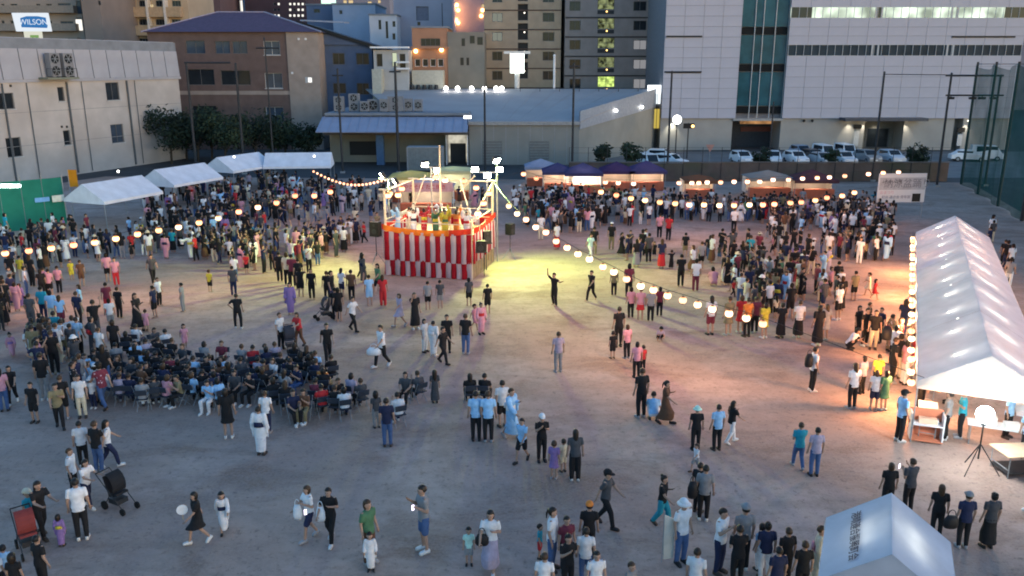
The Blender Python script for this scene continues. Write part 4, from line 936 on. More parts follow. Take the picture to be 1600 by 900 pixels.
# ------------------------------------------------------------------ paper lanterns on strings
def lantern_paper():
    """bulb glow and halo painted on: brightest round the middle, redder towards both ends"""
    if 'lantern_paper' in MATS: return MATS['lantern_paper']
    m = bpy.data.materials.new('lantern_paper'); m.use_nodes = True; n = m.node_tree.nodes; l = m.node_tree.links; n.clear()
    e = n.new('ShaderNodeEmission'); o = n.new('ShaderNodeOutputMaterial'); l.new(e.outputs[0], o.inputs[0])
    tc = n.new('ShaderNodeTexCoord'); sx = n.new('ShaderNodeSeparateXYZ'); l.new(tc.outputs['Object'], sx.inputs[0])
    ab = n.new('ShaderNodeMath'); ab.operation = 'ABSOLUTE'; l.new(sx.outputs[2], ab.inputs[0])
    r = n.new('ShaderNodeMapRange'); r.interpolation_type = 'SMOOTHSTEP'; r.inputs[1].default_value = .07; r.inputs[2].default_value = .155; r.inputs[3].default_value = 1; r.inputs[4].default_value = 0; l.new(ab.outputs[0], r.inputs[0])
    oi = n.new('ShaderNodeObjectInfo'); g = n.new('ShaderNodeMix'); g.data_type = 'RGBA'; g.blend_type = 'MULTIPLY'; g.inputs[0].default_value = 1; g.inputs[7].default_value = (.8, .42, .22, 1); l.new(oi.outputs['Color'], g.inputs[6])
    mx = n.new('ShaderNodeMix'); mx.data_type = 'RGBA'; l.new(r.outputs[0], mx.inputs[0]); l.new(g.outputs[2], mx.inputs[6]); l.new(oi.outputs['Color'], mx.inputs[7]); l.new(mx.outputs[2], e.inputs[0])
    st = n.new('ShaderNodeMapRange'); st.inputs[3].default_value = 1.5 * K; st.inputs[4].default_value = 4.2 * K; l.new(r.outputs[0], st.inputs[0]); l.new(st.outputs[0], e.inputs[1])
    MATS['lantern_paper'] = m; return m
ORD = 'first second third fourth fifth sixth seventh eighth ninth tenth eleventh twelfth thirteenth fourteenth fifteenth sixteenth seventeenth eighteenth nineteenth twentieth twenty-first twenty-second twenty-third twenty-fourth twenty-fifth twenty-sixth'.split()
def lantern_parts(r):
    b = MB().ball((0, 0, 0), r, r, r * .98, 12, 8).mesh('lantern_shell', lantern_paper(), True)
    c = MB(); c.tube((0, 0, r * .93), (0, 0, r * 1.12), r * .35, n=8); e = MB().tube((0, 0, -r * 1.08), (0, 0, -r * .93), r * .35, n=8)
    return b, c.mesh('cap', M_black), e.mesh('rim', M_black)
LP = {}
WARM = [(1, .42, .22), (1, .55, .26), (1, .34, .18), (1, .66, .42), (1, .48, .22)]
def lantern(p, r, col, label, group, strength=1):
    if r not in LP: LP[r] = lantern_parts(r)
    o = put('paper_lantern', LP[r][0], None, p); strength *= rng.uniform(.6, 1.25); o.color = (*[c * strength for c in col], 1)
    tag(o, label, 'lantern', group); put('cap', LP[r][1], o); put('rim', LP[r][2], o)
def string(pts, z0, z1, label, group, r=.17, ends=(), cols=WARM, strength=1.0, zf=None, cordlabel='', power=170, step=3):
    P = []
    n = len(pts)
    for i, (px, py) in enumerate(pts):
        u = i / max(1, n - 1); z = zf(u) if zf else z0 + (z1 - z0) * u
        p = at(px, py, z); P.append(p)
        if i % step == 0: point('lantern_and_fill_light', p - Vector((0, 0, r + .12)), power, (1, .5, .26), .15)
        lantern(p, r, cols[(i * 7 + i // 3) % len(cols)], f'{ORD[i]} lantern from {label}', group, strength)
    top = [Vector(e) for e in ends[:1]] + [p + Vector((0, 0, r * 1.5)) for p in P] + [Vector(e) for e in ends[1:]]
    tag(MB().path(top, .012, 4).build('lantern_cord', M_black), cordlabel, 'cord', None)
    return P
sA = [(8, 396), (45, 392), (80, 388), (115, 383), (148, 379), (181, 373), (215, 366), (248, 360), (279, 355), (311, 348), (341, 341), (373, 331), (403, 324), (432, 317), (461, 306), (491, 306), (516, 300)]
string(sA, 2.9, 4.5, 'the picture edge on the string sloping up over the left crowd', 'lanterns over the left crowd', .165, (at(-40, 402, 2.8), stp(.06, .06, 5.05)), cordlabel='dark cord of the lantern string over the left crowd')
n = 20; sB_ = []
for i in range(n):
    u = i / (n - 1); sB_.append((490 + 112 * u, 268 + 13 * u + 14 * math.sin(u * math.pi) ))
string(sB_, 4.0, 4.9, 'the far tent in the dense bright chain sagging left of the stage', 'lanterns in the dense chain', .08, (), [(1, .42, .22), (1, .5, .3)], .9, step=6, power=160, cordlabel='cord of the dense lantern chain left of the stage')
sC = [(795, 322), (808, 334), (822, 343), (837, 355), (853, 363), (869, 377), (886, 387), (903, 397), (921, 405), (942, 417), (959, 425), (979, 436), (1001, 447), (1021, 453), (1043, 462), (1067, 469), (1090, 476), (1113, 483), (1139, 490), (1166, 497), (1192, 506)]
string(sC, 4.6, 2.75, 'the stage on the string dropping toward the long tent', 'lanterns on the string toward the long tent', .15, (stp(SWd - .06, SD - .06, 5.05), Vector((13.0, 24.6, 2.45))), [(1, .62, .36), (1, .7, .46), (1, .55, .32)], 1.0, cordlabel='cord of the lantern string running from stage to long tent')
sD = [(818, 272), (838, 279), (939, 300), (963, 305), (986, 310), (1008, 313), (1031, 316), (1055, 318), (1077, 320), (1100, 320), (1124, 321), (1147, 321), (1171, 320), (1192, 320), (1210, 319), (1235, 317), (1252, 316), (1274, 313), (1292, 309), (1316, 306), (1335, 301)]
string(sD, 4.8, 3.9, 'the stage on the lower of two strings past the far stalls', 'lanterns on the lower far string', .16, (stp(SWd - .06, SD - .06, 5.0), at(1372, 292, 3.6)), cordlabel='cord of the lower far lantern string')
sE = [(946, 285), (966, 286), (990, 287), (1061, 286), (1081, 286), (1092, 286), (1105, 285), (1126, 285), (1147, 284), (1168, 284), (1187, 284), (1208, 281), (1232, 281), (1254, 279), (1277, 278), (1296, 277), (1320, 275), (1357, 272), (1380, 270), (1404, 269)]
string(sE, 4.1, 4.1, 'the stage on the upper far string level with stall roofs', 'lanterns on the upper far string', .165, (stp(SWd - .06, SD - .06, 5.08), at(1440, 268, 4.1)), [(1, .5, .3), (1, .58, .4), (1, .66, .5)], cordlabel='cord of the upper far lantern string')
# lanterns hanging around the stage top
for k, (x, y, z) in enumerate(((.3, .1, 4.7), (.9, .1, 4.75), (1.6, SD - .2, 5.2), (2.2, SD - .1, 5.0), (3.4, SD - .1, 5.0), (4.2, SD - .1, 4.6), (SWd + .1, SD * .7, 4.5), (SWd + .1, SD * .45, 4.1), (SWd + .1, SD * .2, 3.7), (-.15, SD * .3, 4.6), (-.15, SD * .7, 4.6))):
    lantern(stp(x, y, z), .18, WARM[k % 5], ['lantern at the top left front of the stage frame', 'second lantern along the front of the stage frame', 'third lantern along the front of the stage frame' , 'lantern at the rear of the stage left of the mast', 'lantern at the rear of the stage right of the mast', 'rearmost right lantern of the stage frame', 'upper lantern on the right flank of the stage', 'middle lantern on the right flank of the stage', 'lowest lantern on the right flank of the stage', 'nearer lantern on the left flank of the stage', 'farther lantern on the left flank of the stage'][k], 'lanterns on the stage frame', 1.1)

for x, y, z, e_ in ((SWd + 1.0, SD * .45, 3.4, 260), (SWd * .3, -.9, 4.3, 160), (SWd * .5, SD * .6, 4.9, 200)): point('lantern_and_fill_light', stp(x, y, z), e_, (1, .72, .42), .25)  # fill lamps added to brighten the stage, placed at no real lamp

# ------------------------------------------------------------------ tents
M_tent = fabric('white_tent_fabric', (.8, .8, .85), .14); M_tentgable = fabric('tent_gable_fabric', (.72, .72, .72), .6)
M_tube = glow('fluorescent_tube', (1, .97, .86), 34)
def gable_tent(name, loc, rz, w_, l_, ze, zr, label, group=None, units=1, valance=.22, roofmat=None, gablemat=None, front_gable=True, mesh_sag=.05):
    """ridge along local y from 0 to l_, width along x, centre x=0"""
    t = empty(name, loc, rz, label, 'tent', group); ul = l_ / units; roofmat = roofmat or M_tent
    for k in range(units):
        y0, y1 = k * ul + (.01 if k else 0), (k + 1) * ul - (.01 if k < units - 1 else 0)
        for sx in (-1, 1):
            m = MB(); nx, ny = 4, 6; vs = []
            for i in range(nx + 1):
                for j in range(ny + 1):
                    u, v = i / nx, j / ny
                    vs.append((sx * w_ / 2 * u, y0 + (y1 - y0) * v, zr + (ze - zr) * u - mesh_sag * math.sin(v * math.pi) * math.sin(u * math.pi * .9)))
            vs += [(x, y, z - .012) for x, y, z in vs]; N = (nx + 1) * (ny + 1)
            q = lambda i, j: i * (ny + 1) + j
            fs = [(q(i, j), q(i + 1, j), q(i + 1, j + 1), q(i, j + 1)) for i in range(nx) for j in range(ny)]
            m.add(vs[:N], fs); m.build('roof_panel', roofmat, t, smooth=True)
            m = MB(); vs = []
            for j in range(9):
                v = j / 8; y = y0 + (y1 - y0) * v; b = .015 * math.sin(v * 21 + k)
                vs += [(sx * (w_ / 2 + .006), y, ze), (sx * (w_ / 2 + .012 + b), y, ze - valance)]
            m.add(vs, [(2 * j, 2 * j + 1, 2 * j + 3, 2 * j + 2) for j in range(8)]); m.build('valance', roofmat, t)
    for y in (0, l_):
        m = MB(); yy = y + (-.003 if y == 0 else .003)
        m.add([(-w_ / 2, yy, ze), (w_ / 2, yy, ze), (0, yy, zr), (-w_ / 2, yy, ze - valance), (w_ / 2, yy, ze - valance)], [(0, 1, 2), (3, 4, 1, 0)]); m.build('gable', gablemat or roofmat, t)
    for k in range(units + 1):
        y = min(max(k * ul, .04), l_ - .04)
        for sx in (-1, 1): MB().tube((sx * (w_ / 2 - .03), y, 0), (sx * (w_ / 2 - .03), y, ze - .02), .024, n=6).build('leg', M_metal, t)
        b = MB(); 
        for sx in (-1, 1): b.tube((sx * (w_ / 2 - .03), y, ze - .03), (0, y, zr - .05), .02, n=5)
        b.tube((-w_ / 2 + .03, y, ze - .05), (w_ / 2 - .03, y, ze - .05), .018, n=5); b.build('rafter', M_metal, t)
    MB().tube((0, 0.03, zr - .06), (0, l_ - .03, zr - .06), .022, n=5).build('ridge_pole', M_metal, t)
    return t
# four white tents on the far left
lt = [(((103, 296), (232, 300), (190, 271), 345)), ]
def left_tent(pc, Y, w_px, rz, lb, L_=5.6, W_=3.7):
    p = hit(pc, 300, Y); return gable_tent('party_tent', (p.x, Y, 0), rz, W_, L_, 2.15, 3.35, lb, 'white tents on the far side of the yard')
# ridge runs roughly along the yard edge; local y is turned to the right
def ltent(px, py, rz, lb, L_, W_):
    p = at(px, py, 3.35); return gable_tent('party_tent', (p.x, p.y, 0), rz, W_, L_, 2.15, 3.35, lb, 'white tents on the far side of the yard')
ltent(127, 288, R(-22), 'white party tent nearest the green hoarding', 5.8, 4.1)
ltent(241, 265, R(-24), 'white party tent second from the green hoarding', 5.8, 4.1)
ltent(338, 246, R(-26), 'white party tent third from the green hoarding', 5.8, 4.0)
left_tent(419, 84.5, 0, R(-84), 'white party tent farthest from the green hoarding, seen side on', 6.6, 3.4)
for (px, py, z) in ((185, 270, 3.3), (491, 246, 3.2), (366, 247, 3.3)):
    p = at(px, py, z); t = empty('tent_bulb', p, 0, {185: 'bare bulb over the ridge of the nearest white party tent', 491: 'bare bulb on the roof of the farthest white party tent', 366: 'bare bulb on the ridge of the third white party tent'}[px], 'bulb')
    MB().ball((0, 0, 0.12), .09, u=8, v=6).build('globe', glow('bulb_cool', (1, .97, .9), 12), t); MB().tube((0, 0, -.1), (0, 0, .05), .03, n=6).build('socket', M_black, t)
# long lit tent row on the right
ta, tb = at(1550, 556, 3.3), at(1492, 337, 3.3)
ta.z = tb.z = 0; dv = (tb - ta); Lt = dv.length; tang = math.atan2(dv.y, dv.x) - math.pi / 2
long_t = gable_tent('long_tent', ta, tang, 3.9, Lt, 2.15, 3.3, 'long white tent row lit from inside along the right edge of the yard', None, 5, .25, fabric('long_tent_fabric', (.76, .75, .8), .38), M_tentgable)
for k in range(10):
    y = Lt * (k + .5) / 10
    for sx in (-1, 1):
        MB().obox((sx * .62, y, 2.56), (.3, 0, -.17), (0, .05, 0), (0, 0, .03)).build('fluorescent_tube', glow('tent_tube', (1, .93, .74), 22), long_t)
def tloc(x, y, z=0): c, s_ = math.cos(tang), math.sin(tang); return Vector((ta.x + c * x - s_ * y, ta.y + s_ * x + c * y, z))
# lanterns along its left eave
for k in range(22):
    y = Lt * (k + .2) / 22; lantern(tloc(-2.12, y, 1.98 - .06 * (k % 2)), .125, [(1, .5, .25), (1, .66, .36), (1, .36, .16)][k % 3], f'{ORD[k]} lantern from the near end of the row along the long tent eave', 'lanterns along the long tent eave', 1.6)
tag(MB().path([tloc(-2.12, Lt * i / 10, 2.2 - .03 * (i % 2)) for i in range(11)], .012, 4).build('lantern_cord', M_black), 'cord under the left eave of the long tent', 'cord')
for k, y in enumerate((.6, 2.2)):
    lantern(tloc(-1.3 + 1.0 * k, .25, 1.95), .17, (1, .6, .36), ['lantern at the left of the open front of the long tent', 'lantern at the right of the open front of the long tent'][k], 'lanterns in the long tent front', 1.2)
for k in range(5): point('lantern_and_fill_light', tloc(-2.3, Lt * (k + .5) / 5, 1.75), 800, (1, .45, .18), .2)
# foreground tent with lettering
fa_, fb_ = at(1394, 866, 2.95), at(1393, 770, 2.95); fa_.z = fb_.z = 0; dv2 = fb_ - fa_; fang = math.atan2(dv2.y, dv2.x) - math.pi / 2
fl = at(1300, 803, 2.05); frr = at(1488, 825, 2.05)
FW = 2.52
M_tentb = fabric('small_tent_fabric', (.56, .62, .74), .38)
ft = gable_tent('small_tent', fa_, fang, FW, dv2.length, 2.05, 2.95, 'small bluish white gable tent with dark lettering at the front edge of the yard', None, 1, .22, M_tentb, fabric('gable_dull', (.5, .5, .55), .2), mesh_sag=.02)
for sx in (-1, 1):
    MB().obox((sx * .36, dv2.length * .5, 2.36), (.13, 0, -.08), (0, .5, 0), (0, 0, .03)).build('fluorescent_tube', glow('small_tent_tube', (1, .92, .7), 4.6), ft)
sl = math.atan2(.9, FW / 2); 
nrmv = Vector((-math.sin(sl), 0, math.cos(sl)))
base = Vector((-FW / 2 * .52, dv2.length * .48, 2.95 - .9 * .52)) + nrmv * .03
lt_ = text('港晴連合振興町会', .25, base, (0, 0, 0), mat('dark_lettering', (.02, .025, .06), .7), ft, 'lettering', .003)
# letters run from the ridge end to the front, tops toward the eave
ex = Vector((0, -1, 0)); ey = Vector((math.cos(sl), 0, math.sin(sl))); ez = ex.cross(ey)
if ez.z < 0: ey = -ey; ez = ex.cross(ey)
lt_.matrix_basis = Matrix.Translation(base) @ Matrix((ex, ey, ez)).transposed().to_4x4()
# work lamp on a tripod in front of the long tent
wl_ = at(1525, 738); t = empty('work_lamp', wl_, 0, 'dazzling white work lamp on a black tripod before the long tent', 'lamp')
zt_ = 1.8
MB().tube((0, 0, .45), (0, 0, zt_ - .25), .025, n=6).build('column', M_black, t)
for k in range(3): MB().tube((0, 0, .95), (.62 * math.cos(k * 2.094 - .5), .62 * math.sin(k * 2.094 - .5), .02), .016, n=5).build('leg', M_black, t)
MB().tube((-.0, 0, zt_ - .25), (0, 0, zt_ - .16), .06, n=8).build('collar', M_dark, t)
MB().ball((0, 0, zt_ + .1), .25, .25, .25, 14, 10).build('lamp_globe', glow('work_lamp_white', (.93, 1, 1), 150), t, smooth=True)
# tables, goods and fittings under the long tent
def table(loc, rz, L_, W_, h, label, m, group=None, apron=False):
    t = empty('folding_table', loc, rz, label, 'table', group)
    MB().box(-L_ / 2, L_ / 2, -W_ / 2, W_ / 2, h - .035, h).build('table_top', m, t)
    for sx in (-1, 1):
        for sy in (-1, 1): MB().tube((sx * (L_ / 2 - .1), sy * (W_ / 2 - .06), 0), (sx * (L_ / 2 - .1), sy * (W_ / 2 - .06), h - .036), .018, n=6).build('leg', M_metal, t)
        MB().tube((sx * (L_ / 2 - .1), -W_ / 2 + .06, .25), (sx * (L_ / 2 - .1), W_ / 2 - .06, .25), .014, n=5).build('stretcher', M_metal, t)
    if apron: MB().box(-L_ / 2 + .1, L_ / 2 - .1, -W_ / 2 + .08, W_ / 2 - .08, .1, .16).build('shelf', M_dark, t)
    return t
wt = at(1592, 700, .72)
table((wt.x + .25, wt.y - .1, 0), R(4), 1.9, .95, .72, 'pale plywood table standing beside the work lamp', mat('pale_plywood_top', (.55, .38, .24), .5, .12, 2), None, True)
M_orangecounter = mat('orange_counter', (.65, .22, .12), .6, .1, 2)
for k in range(8):
    table(tloc(-1.45, 1.2 + k * 3.3), tang + math.pi / 2, 1.8, .6, .74, ['white folding table at the open corner of the long tent'] [0] if k == 0 else f'{ORD[k]} folding table from the open end behind the long tent lanterns', M_white, None if k == 0 else 'tables along the long tent')
table(tloc(.6, .9), tang, 1.8, .6, .72, 'folding table in the open front of the long tent', M_white)
table(tloc(1.35, 3.0), tang + math.pi / 2, 1.8, .6, .72, 'folding table deeper inside the right side of the long tent', M_white)
t = empty('display_crate', tloc(-1.5, .35), tang + .12, 'orange framed display crate at the left front corner of long tent', 'crate')
MB().box(-.5, .5, -.25, .25, .06, .1).build('base', M_orangecounter, t); MB().box(-.5, .5, .2, .25, .1, 1.05).build('back_board', M_orangecounter, t)
for sx in (-1, 1): MB().box(sx * .48 - .02, sx * .48 + .02, -.25, .2, .1, 1.0).build('side_panel', M_white, t)
MB().box(-.46, .46, -.24, .18, .6, .63).build('shelf', M_white, t); MB().box(-.25, .3, -.1, .12, .632, .8).build('carton', mat('peach_card', (.75, .5, .35), .7), t)
for k, (x, y, c, lb) in enumerate(((.3, .95, (.8, .8, .78), 'white carton on the front table of the long tent'), (.95, .85, (.75, .74, .7), 'low white tray beside the carton on the front table'), (1.3, 2.6, (.7, .7, .7), 'white box on the inner right table of long tent'))):
    t = empty('carton', tloc(x, y, .722), tang + .2 * k, lb, 'box'); m = MB(); m.box(-.22, .22, -.16, .16, 0, .22 - .08 * (k == 1)); m.build('body', mat('card_%d' % k, c, .7), t); MB().box(-.23, .23, -.17, .17, .222 - .08 * (k == 1), .24 - .08 * (k == 1)).build('lid', mat('card_lid', (.7, .7, .68), .7), t)
# white notice board
nbp = at(1408, 335); nbw = .5 * (hit(1446, 300, 66).x - hit(1369, 300, 66).x)
t = empty('notice_board', (hit(1408, 300, 66).x, 66, 0), R(4), 'large white notice board with grey writing on two posts by the far lanterns', 'notice board')
zt_, zb_ = hit(1408, 271, 66).z, hit(1408, 316, 66).z
MB().box(-nbw, nbw, -.03, .03, zb_, zt_).build('board', mat('board_white', (.62, .62, .63), .6, .05, 1), t)
for sx in (-1, 1): MB().tube((sx * (nbw - .1), .06, 0), (sx * (nbw - .1), .06, zt_), .04, n=6).build('post', M_metal, t)
hB = zt_ - zb_
MB().box(-nbw + .1, nbw - .06, -.036, -.031, zb_ + hB * .44, zb_ + hB * .86).build('grey_band', mat('grey_print', (.42, .42, .44), .7), t)
mt = mat('grey_lettering', (.2, .2, .22), .7); mk = mat('black_lettering', (.03, .03, .03), .7)
text('納涼盆踊り', hB * .34, (nbw * .22, -.04, zb_ + hB * .64), (R(90), 0, 0), mt, t); text('ふれあい広場', hB * .12, (-nbw * .45, -.04, zb_ + hB * .72), (R(90), 0, 0), mk, t); text('おまつり', hB * .13, (-nbw * .6, -.04, zb_ + hB * .34), (R(90), 0, 0), mat('pink_lettering', (.6, .35, .4), .7), t)
text('町会 連合会 青年部', hB * .12, (-nbw * .2, -.04, zb_ + hB * .18), (R(90), 0, 0), mat('blue_grey_lettering', (.2, .22, .3), .7), t)
MB().box(nbw * .48, nbw * .82, -.05, -.032, zb_ + hB * .02, zb_ + hB * .3).build('dark_poster', M_black, t)

# ------------------------------------------------------------------ food stalls on the far side
def stall(px, Y, w_, roofc, label, glowc=(1, .75, .4), power=120, hr=3.2, he=2.2, banner=None, back=True):
    p = hit(px, 290, Y); t = empty('food_stall', (p.x, Y, 0), 0, label, 'stall', 'food stalls on the far side')
    rm = fabric('stall_roof_%d_%d' % (int(roofc[0] * 100), int(roofc[2] * 100)), roofc, .06)
    e = .15; a, b, c, d = (-w_ / 2 - e, -e, he), (w_ / 2 + e, -e, he), (w_ / 2 + e, 2.6 + e, he), (-w_ / 2 - e, 2.6 + e, he); top = (0, 1.3, hr)
    for tri in ((a, b), (b, c), (c, d), (d, a)): MB().add([tri[0], tri[1], top], [(0, 1, 2)]).build('roof_panel', rm, t)
    MB().box(-w_ / 2 - e, w_ / 2 + e, -e - .012, -e, he - .28, he + .002).build('valance', rm, t)
    for sx in (-1, 1):
        for y in (.02, 2.55): MB().tube((sx * w_ / 2, y, 0), (sx * w_ / 2, y, he), .025, n=6).build('leg', M_metal, t)
        MB().box(sx * w_ / 2 - .008, sx * w_ / 2 + .008, 1.2, 2.5, .3, he - .02).build('side_sheet', fabric('stall_sheet', (.7, .66, .6), .3), t)
    if back: MB().box(-w_ / 2 + .02, w_ / 2 - .02, 2.52, 2.535, .3, he - .01).build('back_sheet', fabric('stall_sheet', (.7, .66, .6), .3), t)
    MB().box(-w_ / 2 + .1, w_ / 2 - .1, .12, .75, .02, .86).build('counter', mat('stall_counter', (.45, .12, .06), .6), t)
    for k in range(3): MB().ball((-w_ / 3 + k * w_ / 3, .9, he - .15), .11, u=8, v=6).build('bulb', glow('stall_bulb', (1, .82, .55), 14), t)
    point('stall_light', (p.x, Y + .9, he - .35), power, glowc, .15)
    if banner: banner(t, w_, he)
    return t
def red_banner(t, w_, he):
    MB().box(-w_ / 2 - .1, w_ / 2 + .1, -.2, -.17, he - .3, he + .45).build('banner', mat('pink_banner', (.6, .33, .33), .7), t)
    text('やきそば たこ焼き', .42, (0, -.21, he + .08), (R(90), 0, 0), mat('red_lettering', (.5, .02, .03), .6), t)
stall(664, 68, 4.4, (.42, .36, .40), 'stall with pinkish roof and red lettered banner directly behind the stage', (1, .75, .5), 150, 2.9, 2.2, red_banner)
stall(640, 74, 3.4, (.5, .42, .16), 'stall with a flat yellow awning behind the left of the stage', (1, .8, .45), 200, 2.75, 2.3)
stall(706, 75, 3.2, (.5, .5, .3), 'stall with pale yellow sheets behind the stage mast', (.95, 1, .6), 200, 3.0, 2.7)
for i, (px, Y, w_, rc, lb, pw, hr_, he_) in enumerate(((845, 84, 3.0, (.26, .3, .4), 'stall with pale blue roof, first right of the stage flood light', 80, 2.7, 2.0), (872, 80, 2.8, (.05, .055, .13), 'stall with navy roof and red glowing front', 180, 2.75, 2.0), (912, 79, 3.4, (.05, .05, .12), 'stall with navy roof and the brightest white front', 560, 2.85, 2.0),
                                             (965, 81, 3.0, (.06, .04, .1), 'stall with purple roof lit amber, left of the last purple one', 120, 2.75, 1.95), (1012, 81, 3.4, (.07, .06, .14), 'stall with violet peaked roof at the end of the purple pair', 180, 2.85, 1.95), (1095, 76, 2.8, (.16, .08, .05), 'low stall with orange front beyond the violet roof', 90, 2.1, 1.7), (1205, 77, 4.0, (.26, .24, .22), 'stall with a cream roof and cream lit valance on far right side', 110, 2.4, 1.8), (1275, 76, 3.8, (.10, .05, .06), 'stall with dull maroon roof beside the cream roofed stall', 90, 2.6, 1.75))):
    stall(px, Y, w_, rc, lb, (1, .68, .45) if i not in (2,) else (1, .92, .78), pw * 1.2, hr_, he_)
# green hoarding with tube lamp at the left edge
hp0, hp1 = at(-60, 372), at(106, 352); t = empty('green_hoarding', (0, 0, 0), 0, 'bright green sheet hoarding with two small posters at the left edge', 'hoarding')
M_hoard = fabric('green_sheet', (.04, .27, .2), .4)
for k in range(5):
    a, b = hp0.lerp(hp1, k / 5), hp0.lerp(hp1, (k + 1) / 5); dd = (b - a).normalized() * .02
    MB().slab([a + dd + Vector((0, 0, .05)), b - dd + Vector((0, 0, .05)), b - dd + Vector((0, 0, 3.7)), a + dd + Vector((0, 0, 3.7))], .02).build('sheet_panel', M_hoard, t)
for k in range(6): p = hp0.lerp(hp1, k / 5) + Vector((0, .05, 0)); MB().tube(p, p + Vector((0, 0, 4.0)), .04, n=6).build('post', M_metal, t)
for z_ in (1.9, 3.2): MB().tube(hp0 + Vector((0, .06, z_)), hp1 + Vector((0, .06, z_)), .025, n=5).build('rail', M_metal, t)
def poster(px, py, w_, h_, c, nm):
    a = hp0.lerp(hp1, (px + 60) / 166) ; pz = hit(px, py, a.y - .06); dd = (hp1 - hp0).normalized()
    MB().slab([pz - dd * w_ - Vector((0, 0, h_)), pz + dd * w_ - Vector((0, 0, h_)), pz + dd * w_ + Vector((0, 0, h_)), pz - dd * w_ + Vector((0, 0, h_))], .015).build(nm, mat('poster_' + nm, c, .7), t)
poster(66, 312, .5, .17, (.15, .35, .65), 'blue_poster'); poster(91, 310, .42, .25, (.6, .62, .55), 'white_poster')
tp = at(14, 291, 3.9); t = empty('tube_lamp', tp, 0, 'long fluorescent tube lamp glowing on top of the green hoarding', 'lamp')
MB().tube((-.75, 0, 0), (.75, 0, 0), .08, n=8).build('tube', glow('hoarding_tube', (.8, 1, .9), 40), t); MB().box(-.8, .8, .03, .15, .05, .14).build('housing', M_white, t); MB().tube((0, .1, -.25), (0, .1, .05), .03, n=6).build('bracket', M_dark, t)
point('hoarding_light', tp + Vector((0, -.5, -.1)), 160, (.75, 1, .85), .3)
t = empty('orange_banner', at(117, 300, 2.5), 0, 'small orange banner flag behind the nearest white tent', 'banner'); t.location.z = 0
zb_ = 2.6; MB().slab([(-.32, 0, 2.9), (.32, 0, 2.9), (.32, 0, 4.2), (-.32, 0, 4.2)], .02).build('cloth', fabric('orange_flag', (.7, .3, .03), .3), t); MB().tube((-.36, 0, 0), (-.36, 0, 4.3), .025, n=6).build('pole', M_metal, t)
# ------------------------------------------------------------------ people
from mathutils import noise as mnoise
def remesh(mb, voxel, ratio, name):
    me = mb.mesh('tmp'); fix_normals(me); o = bpy.data.objects.new('tmp', me)
    r = o.modifiers.new('r', 'REMESH'); r.mode = 'VOXEL'; r.voxel_size = voxel; r.use_smooth_shade = True
    s = o.modifiers.new('s', 'SMOOTH'); s.factor = .5; s.iterations = 2
    d = o.modifiers.new('d', 'DECIMATE'); d.ratio = ratio
    m2 = bake(o); m2.name = name; m2.materials.clear(); return m2
V = Vector
ARMS = {  # elbow, wrist offsets from the shoulder (x outward)
    'down': ((.05, .03, -.27), (.07, -.05, -.51)), 'bent': ((.05, .03, -.27), (-.06, -.2, -.15)), 'phone': ((.04, -.08, -.25), (-.07, -.28, -.05)),
    'up': ((.07, -.2, -.04), (.04, -.34, .2)), 'high': ((.14, -.1, .15), (.1, -.18, .42)), 'fwd': ((.04, -.13, -.25), (.03, -.32, -.40)), 'back': ((.05, .13, -.24), (.06, .2, -.46)),
    'lap': ((.05, -.1, -.25), (-.05, -.33, -.33)), 'push': ((.04, -.14, -.23), (.02, -.4, -.25)), 'hip': ((.2, .08, -.2), (.05, -.03, -.4)), 'side': ((.22, -.06, -.1), (.42, -.12, -.02))}
POSE = {  # pelvis height, lean forward (rad), left arm, right arm, legs ((knee, ankle, toe) left, right) without x, x spread
    'st': (.93, .02, 'down', 'down', (((-.02, .49), (.02, .08), (-.13, .03)), ((-.01, .49), (.03, .08), (-.12, .03))), .1),
    'sw': (.92, .03, 'hip', 'down', (((-.05, .49), (-.06, .08), (-.21, .03)), ((.02, .49), (.08, .08), (-.07, .03))), .14),
    'ph': (.93, .05, 'bent', 'phone', (((-.02, .49), (.02, .08), (-.13, .03)), ((-.03, .49), (.01, .08), (-.14, .03))), .1),
    'up': (.93, .0, 'down', 'up', (((-.02, .49), (.02, .08), (-.13, .03)), ((.0, .49), (.04, .08), (-.11, .03))), .11),
    'dn': (.91, .02, 'high', 'up', (((-.1, .5), (-.05, .08), (-.2, .03)), ((.03, .48), (.12, .1), (-.02, .03))), .11),
    'd2': (.91, .08, 'side', 'high', (((-.06, .49), (.0, .08), (-.15, .03)), ((.0, .48), (.1, .09), (-.04, .03))), .13),
    'wk': (.90, .07, 'fwd', 'back', (((.03, .49), (.27, .16), (.19, .04)), ((-.2, .5), (-.27, .09), (-.42, .06))), .09),
    'wl': (.90, .05, 'bent', 'fwd', (((-.16, .5), (-.22, .09), (-.37, .05)), ((.02, .49), (.24, .14), (.15, .04))), .09),
    'pu': (.91, .16, 'push', 'push', (((.02, .49), (.2, .13), (.11, .03)), ((-.14, .5), (-.18, .08), (-.33, .03))), .09),
    'si': (.47, .08, 'lap', 'lap', (((-.42, .47), (-.4, .08), (-.55, .03)), ((-.42, .47), (-.44, .08), (-.59, .03))), .1),
    'sp': (.47, .2, 'phone', 'bent', (((-.42, .47), (-.36, .08), (-.51, .03)), ((-.42, .47), (-.46, .08), (-.61, .03))), .12),
    'sq': (.24, .5, 'lap', 'bent', (((-.3, .47), (-.02, .08), (-.17, .03)), ((-.3, .45), (-.04, .08), (-.19, .03))), .13)}
